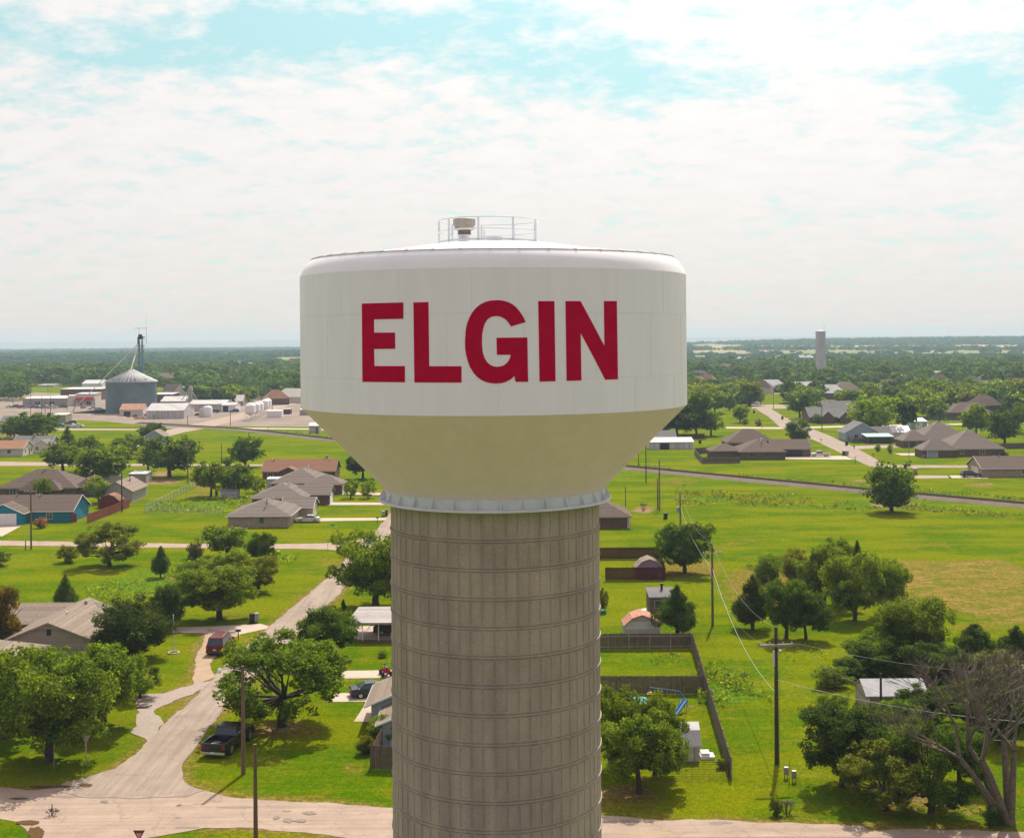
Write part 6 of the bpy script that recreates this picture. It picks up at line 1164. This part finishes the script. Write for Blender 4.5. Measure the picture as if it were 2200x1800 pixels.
x, y = G(308, 1522); t = thing('log', 'fallen pale log on the gravel drive', 'log', (x, y, 0)); MB().tube((-.7, 0, .12), (.3, .1, .12), .1, .09).tube((.3, .1, .12), (.75, .4, .25), .09, .05).build('log', M['deadb'], t)
x, y = G(1893, 1575); house('small shed with silver ribbed metal roof behind the dark foreground trees', 33.6, 39.4, 124.3, 128.5, 1.7, 2.7, 'gx', 'tanw', stripes(mat('silver_ribbed_roof', (.30, .295, .30), .6, .0, noise=True, scale=1, dark=.7), 'xy', .5, .08, .7), vents=0, over=.2, name='garden_shed', cat='shed', opens=[(0, 'corner_post', 'F', -2.75, .2, 0, 1.5, 'cream')])
house('long low white building glimpsed behind the bare tree', 49, 66, 121, 129, 2.3, 3.2, 'shed', 'tanw', 'whitem', vents=0, over=.3, name='mobile_home', cat='mobile home')
# brush heaps
deadtree('brush_pile', *G(1382, 1097), 2.4, 2.2, 'heap of dry brown brush beside the poles', 8, 4, 'brush pile', 5, .06); deadtree('brush_pile', *G(112, 1752), .9, 2.4, 'grey twiggy branch lying on the street corner', 9, 4, 'branch', 4, .03); deadtree('brush_pile', *G(1690, 1748), 1.6, 2.2, 'pile of cut leafy branches beside the right-hand road', 10, 4, 'brush pile', 5, .04)
deadtree('fallen_branch', *G(1600, 1462), 1.2, 2.2, 'dry brown brush in the weeds left of the tallest pole', 12, 4, 'brush pile', 4, .04)
# ================================================================ trees one by one
TR = [
('oak',108,1634,1388,262,'mid','large leafy tree overhanging the left street corner'),
('oak',10,1585,1400,210,'mid','green tree at the left edge beside the large corner tree'),
('oak',225,1560,1372,180,'mid','tree behind the large corner tree, left of the gravel drive'),
('open',300,1500,1420,90,'mid','light airy tree at the right end of the corner group'),
('oak',130,1500,1395,190,'mid','tree filling the middle of the corner group before the tan house'),
('oak',0,1405,1250,110,'orange','orange-tinged tree at the left edge of the picture'),
('round',283,1412,1284,172,'deep','large round dark green tree right of the tan house'),
('round',362,1352,1254,80,'deep','dark egg-shaped tree behind the round dark tree'),
('spire',140,1300,1232,62,'dark','young conifer behind the tan house roof'),
('shrub',147,1208,1166,48,'olive','olive bush on the left meadow by the lane'),
('open',235,1216,1122,132,'olive','bushy yellow-green tree on the left meadow'),
('cedar',345,1240,1170,46,'cool','slender blue-green sapling in the left meadow'),
('shrub',408,1252,1203,66,'dark','dark bush left of the spreading tree'),
('oak',488,1198,1128,112,'mid','rounded tree by the lane in front of the tan brick house'),
('oak',566,1218,1140,62,'dark','narrow darker tree right of the rounded lane tree'),
('oak',500,1262,1182,130,'bright','tree between the lane and the spreading tree'),
('oak',555,1272,1196,90,'olive','olive tree at the right shoulder of the spreading tree'),
('oak',473,1331,1212,176,'mid','spreading round-topped tree with short thick trunk on the meadow'),
('open',606,1560,1352,268,'mid','big open-branched street tree behind the lamp pole'),
('oak',455,1560,1470,0,'mid','')][:19]+[
('oak',700,1414,1303,132,'dark','dense tree between the street and the carport'),
('oak',808,1302,1140,190,'mid','tall tree against the left side of the shaft'),
('shrub',718,1432,1404,50,'purple','purple-leaved shrub under the dense carport tree'),
('shrub',822,1412,1396,26,'mid','small bush beside the shaft above the driveway'),
('cedar',738,1312,1285,14,'deep','tiny dark conifer by the carport corner'),
('open',825,1600,1535,70,'bright','leafy banana-like plant inside the board fence by the shaft'),
('shrub',785,1618,1575,44,'olive','ragged shrub at the corner of the short board fence'),
('oak',453,1067,985,72,'mid','left tree of the pair over the tin shed'),
('oak',512,1067,996,78,'mid','right tree of the pair over the tin shed'),
('oak',527,1004,938,78,'dark','round tree in the middle field before the ranch house'),
('shrub',490,1000,978,34,'mid','low bush beside the round field tree'),
('open',553,1058,1022,38,'bright','small thin tree left of the white metal shed'),
('oak',779,1028,968,78,'deep','dark tree right of the rust-orange ranch house'),
('open',754,1070,1028,36,'bright','left young tree on the lawn below the cone'),
('open',791,1070,1030,34,'bright','right young tree on the lawn below the cone'),
('spire',145,966,914,50,'deep','dark conifer standing above the left cluster'),
('oak',134,1014,948,94,'mid','bright round tree of the left cluster'),
('oak',198,992,936,68,'dark','dark round tree behind the left cluster'),
('oak',226,1042,956,120,'mid','broad tree in front of the small white-roofed shed'),
('open',275,984,932,74,'mid','thin tree before the pale gabled garage'),
('oak',330,948,908,60,'dark','dark tree by the bend of the gravel road'),
('oak',365,1024,935,114,'dark','large dark tree beside the far field pole'),
('oak',318,1010,958,60,'mid','tree left of the large dark tree by the field pole'),
('oak',92,1075,1022,42,'mid','small round tree rising behind the teal house roof'),
('oak',212,1080,1022,56,'bright','bright bushy tree between the grey workshop and the brown house'),
('open',97,1110,1082,28,'dark','sapling before the teal house window'),
('shrub',88,1134,1108,30,'pinkb','pink flowering bush before the teal house'),
('oak',68,955,882,98,'dark','big dark tree behind the cream cottages'),
('oak',30,945,896,60,'mid','ragged tree at the left edge above the cottages'),
('oak',100,940,888,56,'dark','dark tree right of the big tree behind the cottages'),
('shrub',8,960,935,60,'olive','brushy thicket at the left edge beside the cottages'),
('shrub',420,1200,1160,34,'dull','scrubby undergrowth round the dead snag'),
('shrub',-8,1215,1178,60,'dark','dark bush cut by the left edge at the lane'),
('oak',1470,1232,1122,124,'dark','spiky-topped leaning tree behind the maroon fence'),
('cedar',1455,1366,1252,108,'deep','ragged dark cedar before the dark playhouse'),
('open',1296,1314,1262,22,'olive','slim sapling in a green pot beside the shaft'),
('cedar',1617,1352,1230,104,'deep','cedar with forked trunk left of the meadow grove'),
('shrub',1650,1250,1184,80,'mid','rounded bush at the top left of the meadow grove'),
('oak',1689,1372,1242,108,'dark','darker upright tree in the meadow grove'),
('oak',1731,1374,1268,96,'dark','small-trunked tree at the front of the meadow grove'),
('oak',1770,1300,1172,130,'mid','broad tree in the middle of the meadow grove'),
('oak',1836,1334,1188,128,'bright','bright tree with a bare trunk in the meadow grove'),
('oak',1906,1322,1198,104,'bright','right-hand bright tree of the meadow grove'),
('oak',1800,1250,1150,80,'mid','tree at the back of the meadow grove'),
('spire',1842,1250,1158,56,'deep','dark spired cedar at the back of the grove'),
('oak',1720,1270,1180,80,'olive','olive tree at the back left of the grove'),
('oak',1968,1440,1278,160,'mid','tall bushy tree before the hay field'),
('oak',1870,1448,1372,130,'dark','dark thicket tree left of the tall bushy tree'),
('oak',1925,1460,1370,120,'dark','thicket tree between the shed roof and the bushy tree'),
('cedar',2095,1435,1335,120,'deep','ragged cedar at the hay field edge'),
('cedar',2185,1440,1340,110,'deep','ragged cedar at the right edge of the picture'),
('oak',2040,1440,1385,110,'dark','dark undergrowth tree between the cedars'),
('oak',2140,1470,1400,130,'olive','olive undergrowth tree near the right edge'),
('oak',2215,1560,1420,150,'olive','tree cut by the right edge behind the bare tree'),
('oak',1808,1690,1512,190,'deep','dark dense tree beside the tallest pole'),
('open',1900,1740,1592,180,'olive','scraggly olive tree between the dark tree and bare tree'),
('open',2000,1745,1560,190,'dark','scraggly dark tree under the bare branches'),
('oak',1790,1560,1490,70,'bright','bright bush before the metal-roofed shed'),
('oak',2080,1560,1480,160,'dark','dark tree behind the bare branches'),
('oak',1990,1560,1470,120,'dark','tree hiding the metal-roofed shed from the right'),
('oak',1900,1440,1350,120,'mid','mid-green thicket tree just left of the tall bushy tree'),('oak',2010,1470,1380,140,'dark','dark thicket tree between the bushy tree and the bare branches'),('shrub',1840,1455,1405,100,'dark','dark bush at the foot of the thicket by the shed'),('shrub',1790,1475,1425,80,'mid','low tree at the upper left of the metal-roofed shed'),
('oak',1850,1640,1530,120,'dark','dark tree in the thicket below the service pole'),('oak',1945,1660,1560,130,'olive','olive tree in the thicket left of the bare tree'),('oak',2060,1680,1560,130,'dark','dark thicket tree just left of the bare trunk'),('oak',1930,1600,1500,110,'mid','thicket tree at the right end of the metal-roofed shed'),('oak',2150,1600,1470,150,'deep','deep green tree behind the bare crown'),('shrub',2135,1772,1722,52,'cool','blue-green bush at the foot of the bare tree'),
('shrub',1668,1752,1712,30,'dull','low scrub at the end of the meadow by the road'),
('oak',1372,1704,1520,180,'mid','nearest yard tree right of the shaft'),
('oak',1406,1664,1492,120,'mid','second yard tree beside the white-roofed shed'),
('oak',1312,1650,1466,130,'mid','yard tree touching the shaft below the board fence'),
('shrub',1550,1650,1625,26,'bright','vine-covered bush at the lower end of the board fence'),
('round',1914,1100,992,118,'dark','lone dark tree standing at the railway'),
('oak',1455,940,866,110,'deep','big dark tree left of the grey pole by the cone'),
('oak',1496,938,842,64,'deep','tall dark tree right of the grey pole'),
('oak',1528,936,880,60,'mid','short-trunked round tree before the maroon roof'),
('oak',1505,890,838,70,'mid','tree in the group left of the road'),('oak',1535,888,832,60,'mid','lighter tree in the group left of the road'),
('cedar',1568,882,842,34,'dark','dark conifer beside the right-hand road'),('oak',1590,908,870,42,'mid','round tree beside the brown bin'),('shrub',1601,912,898,18,'dark','small bush below the round roadside tree'),
('shrub',1630,915,898,17,'orange','orange-leaved bush at the cross street'),
('oak',1717,955,901,54,'dark','round dark tree beside the garage roof'),
('oak',1718,898,842,62,'dark','tree standing alone on the lawn right of the road'),
('oak',1617,862,834,24,'dark','small dark tree close to the right of the road'),('oak',1634,868,838,26,'mid','small tree second from the road'),
('oak',1595,846,806,50,'dark','dark tree near the top of the road'),('oak',1566,842,812,44,'mid','tree at the bend of the far road'),
('shrub',1730,903,888,14,'mid','small round shrub on the lawn'),('shrub',1757,910,886,22,'cool','shrub before the brick house gables'),
('oak',1876,935,848,106,'bright','large bright green tree over the blue-grey house'),('oak',1942,928,856,60,'deep','dark tree right of the large bright tree'),('oak',2018,910,860,46,'dark','tree beside the small blue-grey garage'),
('oak',2098,938,868,62,'mid','tree left of the large dark tree at the right'),('oak',2158,955,880,74,'deep','large dark tree behind the big brown house'),
('shrub',1886,970,952,14,'mid','left clipped bush before the green shelter'),('shrub',1913,974,950,14,'mid','right clipped bush before the green shelter'),('shrub',2158,981,970,18,'deep','low dark bush at the corner of the big brown house'),('shrub',2040,980,966,10,'dark','small bush by the garage wing'),
('shrub',1970,962,948,16,'mid','bright small bush before the second brown house'),
('oak',2210,930,860,80,'dark','tree at the right edge behind the brown house'),
]
for (kd, px, py, tp, w, col, lb) in TR:
    if lb: tree(kd, px, py, tp, w, col, lb, 'trees and bushes of the town' if kd != 'shrub' else 'bushes')
x, y = G(427, 1203); deadtree('dead_snag', x, y, 6.5, .7, 'thin dead snag rising behind the spreading tree', 4, 3, 'dead tree', 1, .16, tilt=(-.3, -.28))
x, y = G(2166, 1768); deadtree('bare_tree', x, y, 15.0, 1.25, 'large bare grey tree with spreading leafless branches in the lower right', 33, 6, 'dead tree', 5, .33, tilt=(-.30, 0))
x, y = G(1296, 1318); t = thing('plant_pot', 'round green pot at the foot of the slim sapling', 'plant pot', (x, y, 0)); MB().lathe([(.3, 0), (.42, .4), (.46, .42), (.4, .43), (.36, .36), (0, .36)], n=18).build('pot', M['tealp'], t); MB().lathe([(.35, .37), (0, .38)], n=12).build('soil', M['tie'], t)
# ---- weeds and tall grass
weeds('weeds', [[(180, 1262), (300, 1235), (420, 1222), (430, 1262), (330, 1292), (190, 1298)], [(330, 1222), (420, 1195), (430, 1215), (360, 1240)]], 9, .5, 'bright', 1, .16)
weeds('weeds', [[(320, 1100), (335, 1085), (420, 1070), (560, 1072), (530, 1092), (480, 1102)]], 5, .7, 'bright', 2, .22)
weeds('weeds', [[(1490, 1455), (1540, 1440), (1600, 1470), (1660, 1500), (1660, 1530), (1560, 1520), (1500, 1512)]], 30, 1.8, 'bright', 3, .15)
weeds('tall_grass', [[(1450, 1055), (1700, 1062), (1760, 1075), (1900, 1090), (1900, 1100), (1700, 1090), (1450, 1085)], [(1900, 1082), (2200, 1104), (2200, 1116), (1950, 1098)]], 2.5, 1.0, 'olive', 4, .26)
weeds('tall_grass', [[(1340, 996), (1760, 1036), (1880, 1052), (1760, 1040), (1340, 1003)], [(1560, 1020), (1900, 1046), (2200, 1070), (2200, 1076), (1900, 1052)]], 2, .8, 'mid', 5, .3)
weeds('weeds', [[(1640, 1385), (1760, 1380), (1800, 1440), (1690, 1425)], [(1400, 1402), (1470, 1405), (1480, 1425), (1400, 1430)]], 8, .3, 'bright', 6, .14)
weeds('weeds', [[(560, 924), (720, 930), (720, 945), (640, 938)], [(470, 1190), (640, 1190), (640, 1212), (470, 1205)]], 2, .6, 'bright', 7, .25)
weeds('ground_ivy', [[(1700, 1655), (1900, 1700), (2200, 1730), (2200, 1765), (1900, 1750), (1720, 1700)]], 14, .12, 'mid', 8, .10)
# ---------------------------------------------------------------- the canopy of the town and the far woods
r = np.random.default_rng(42); cand = []
def roadx(py): return np.interp(py, [826, 843, 868, 905, 920], [1555, 1590, 1645, 1705, 1740])
def ok(px, py):
    if 640 < px < 1480 and py > 790: return (px < 700 or px > 1400) and py < 850
    if px <= 700:
        if py > 868: return False
        if px < 340: return py < 830 or (px < 45 and py < 862)
        if px < 420: return py < 842
        return py < 866 and not (540 < px < 600 and py > 858) and not (600 < px and py > 846)
    rx = roadx(py) if py > 826 else 1548
    if py > 905: return False
    if py > 824 and abs(px-rx) < (8+(py-820)*.42): return False
    if px < rx: return py < 872
    if px < 1760: return py < 872 and px > rx+30+(py-826)*.5
    if px < 1990: return py < 884 and not (1740 < px < 1815 and py > 868)
    return py < 898 and not (2005 < px < 2130 and py > 885)
grid = {}
for _ in range(90000):
    if len(cand) > 7400: break
    z = math.sqrt(420**2+(1400**2-420**2)*r.random()); px = r.uniform(-40, 2240); x = (px-1100)*z/F; vv_ = H/z*F; py = 725+vv_-(px-1100)*.0073
    if not ok(px, py): continue
    k = (int(x/8.5), int(z/10.5)); 
    if k in grid: continue
    grid[k] = 1; cand.append((z, x, px, py))
rq = random.Random(77); EX = []
for i in range(34):
    px = rq.uniform(0, 640) if i < 22 else rq.uniform(1490, 2190); py = rq.uniform(764, 800) if i < 22 else rq.uniform(786, 835)
    rq.choice([0, 1, 2, 3, 4, 5, 6]); EX.append((px, py))
RF_ = [(G(px, py+8), px) for px, py in [(370, 845), (330, 812), (395, 822), (425, 806), (470, 800), (520, 797), (555, 793), (605, 805), (300, 800), (250, 796), (200, 792), (120, 790), (1500, 795), (1532, 793), (1560, 792), (1520, 822), (1615, 808), (1650, 795), (1640, 838), (1727, 842), (1780, 850), (1820, 842), (1915, 808), (1910, 836), (1900, 852), (2000, 812), (2012, 848), (2085, 826), (2120, 838), (2190, 832), (2120, 880), (1745, 820)]+EX]
cand = [c for c in cand if not any(abs(c[1]-h[0][0]) < 10.5 and h[0][1]-105 < c[0] < h[0][1]+20 for h in RF_)]
cand.sort()
zones = lambda px: 'left of the grain bin' if px < 215 else 'between the grain bin and the water tower' if px < 700 else 'between the water tower and the far road' if px < 1560 else 'around the grey standpipe' if px < 1830 else 'at the right side of the town'
ks = ['mid', 'dark', 'mid', 'olive', 'cool', 'deep', 'mid', 'bright']; cw = {'mid': 'mid-green', 'dark': 'dark green', 'olive': 'olive green', 'cool': 'blue-green', 'deep': 'deep green', 'bright': 'light green'}
nind = 0; rest = []
vis = [c for c in cand if not (690 < c[2] < 1400)]
for (z, x, px, py) in vis:
    if nind < 178:
        c = ks[int(r.integers(0, 8))]; w = r.uniform(8, 13.5); h = w*r.uniform(.72, .98)
        tree_at(x, z, h, w, 'oak', c, '%s tree in the crowded town canopy %s' % (cw[c], zones(px)), '%s canopy trees %s' % (cw[c], zones(px))); nind += 1
    else: rest.append((z, x))
def blobmesh(name, pts, nl, lsz, col, rr_):
    n = len(pts); P = np.array(pts); w = rr_.uniform(.75, 1.3, n)
    d = unit(n*nl).reshape(n, nl, 3); d[..., 2] = np.abs(d[..., 2])*1.0-.12
    rad = rr_.uniform(.75, 1.05, (n, nl, 1))
    S = P[:, None, 3:4]*w[:, None, None]
    Q = np.concatenate([P[:, None, :1]+d[..., 0:1]*rad*S*.5, P[:, None, 1:2]+d[..., 1:2]*rad*S*.5, P[:, None, 2:3]+(.38+d[..., 2:3]*rad*.55)*S*P[:, None, 4:5]], -1).reshape(-1, 3)
    tone = np.repeat(rr_.uniform(0, 1, n), nl)*.75+rr_.uniform(0, 1, n*nl)*.25
    me = leafmesh(name, Q, np.repeat(S[:, 0, 0], nl)*lsz*rr_.uniform(.6, 1.3, n*nl), d.reshape(-1, 3), 1.4); me.attributes['tone'].data.foreach_set('value', tone.astype(np.float32))
    o = bpy.data.objects.new(name, me); C.objects.link(o); o.color = (*LC[col], 1); o['kind'] = 'stuff'; o['label'] = 'continuous tree canopy of the far side of town' if col == 'town' else 'distant woodland bands reaching the horizon'; o['category'] = 'woodland'; return o
rng = r
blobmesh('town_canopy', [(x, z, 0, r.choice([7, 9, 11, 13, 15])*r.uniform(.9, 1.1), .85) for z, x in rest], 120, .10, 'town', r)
far = []
for _ in range(120000):
    if len(far) > 26000: break
    z = 1330*(6900/1330)**(r.random()**.85); px = r.uniform(-60, 2260)
    if 740 < px < 1380: continue
    x = (px-1100)*z/F; tz = float(T(x, z)); py = 725+(H-tz)/z*F-(px-1100)*.0073
    bare = False
    if px > 1400:
        if 742 < py < 767 and px > 1480: bare = r.random() > .03
        if 741 < py < 755 and px > 1480 and px < 1600: bare = True
        if 771 < py < 789 and px < 2160: bare = r.random() > .05
        if 734 < py < 741 and px < 1560: bare = r.random() > .3
        if 751 <= py < 753: bare = r.random() > .5
    else:
        if 770 < py < 774 and px > 170: bare = r.random() > .12
        if 756 < py < 760: bare = r.random() > .2
        if 749.5 < py < 753: bare = r.random() > .5
    nse = math.sin(x*.006+z*.003)+math.sin(x*.0023-z*.0041+2)+math.sin(x*.013+1)*.5
    if not bare and nse < -1.1 and r.random() < .85: bare = True
    if any(abs(x-h[0][0]) < 12 and h[0][1]-110 < z < h[0][1]+20 for h in RF_): continue
    if px < 700 and 1500 < z < 5200 and math.sin(x*.011+z*.0016+1.3)+math.sin(z*.0062+x*.002) > 1.15: bare = True
    if bare: continue
    far.append((x, z, tz, (r.uniform(13, 24) if z > 2200 else r.uniform(10, 15))*(.6 if z > 5200 else 1), .36))
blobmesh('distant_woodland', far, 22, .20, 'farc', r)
# ---- roofs among the canopy
RF = [(370, 845, 'shb'), (330, 812, 'shb'), (395, 822, 'sht'), (425, 806, 'sho'), (470, 800, 'shgy'), (520, 797, 'shb'), (555, 793, 'sht'), (605, 805, 'shb'), (300, 800, 'sht'), (250, 796, 'shgy'), (200, 792, 'shb'), (120, 790, 'sht'), (60, 787, 'shgy'), (590, 862, 'bricko'), (625, 858, 'cream'), (15, 840, 'shb'), (1500, 795, 'sht'), (1532, 793, 'shg'), (1560, 792, 'sht'), (1520, 822, 'sho'), (1615, 808, 'sht'), (1650, 795, 'shg'), (1640, 838, 'shb'), (1660, 836, 'whitem'), (1727, 842, 'whitem'), (1780, 850, 'whitem'), (1820, 842, 'sht'), (1915, 808, 'shgy'), (1910, 836, 'sht'), (1900, 852, 'whitem'), (2000, 812, 'whitem'), (2012, 848, 'sht'), (2085, 826, 'shb'), (2120, 838, 'sht'), (2190, 832, 'shb'), (2120, 880, 'shb'), (1745, 820, 'shb'), (450, 790, 'whitem'), (640, 790, 'shb'), (1505, 765, 'cream'), (1608, 766, 'shk'), (1675, 765, 'whitem'), (1557, 745, 'whitem'), (2145, 742, 'whitem'), (2185, 741, 'whitem'), (1723, 764, 'whitem'), (1739, 764, 'whitem'), (1590, 768, 'whitem')]
rq = random.Random(77)
for i in range(34):
    px = rq.uniform(0, 640) if i < 22 else rq.uniform(1490, 2190); py = rq.uniform(764, 800) if i < 22 else rq.uniform(786, 835)
    RF.append((px, py, rq.choice(['shb', 'sht', 'shgy', 'sht', 'shb', 'sho', 'whitem'])))
rn = {'shb': 'brown', 'sht': 'tan', 'shgy': 'grey', 'sho': 'rust', 'shg': 'grey-brown', 'whitem': 'white', 'cream': 'cream', 'bricko': 'brick-red', 'shk': 'orange'}
nb_ = {'left': 'left of the grain bin', 'mid': 'between the grain bin and the tower'}
for i, (px, py, rf_) in enumerate(RF):
    x, y = G(px, py+8); z0 = float(T(x, y)); w = 11+(i*5 % 9); far_ = y > 1500; s = .8 if far_ else 1
    house('%s-roofed building showing through the trees, %s' % (rn[rf_], ['at far left', 'near the bin', 'mid-left', 'left of the tank', 'right of the tank', 'near the standpipe', 'right of the standpipe', 'at far right'][min(3, int(px/170)) if px < 700 else 4+min(3, int((px-1470)/185))]+(' in the far fields' if far_ else ' on the %s side' % ('near' if py > 830 else 'middle' if py > 800 else 'far'))),
          x-w*s/2, x+w*s/2, y, y+9*s, 4.0*s, 8.2*s, 'hip' if i % 3 else 'gx', 'brickd' if i % 2 else 'cream', rf_, vents=0, rz=(i*37 % 100-50)/90, group='roofs showing through the town canopy', z0=z0)
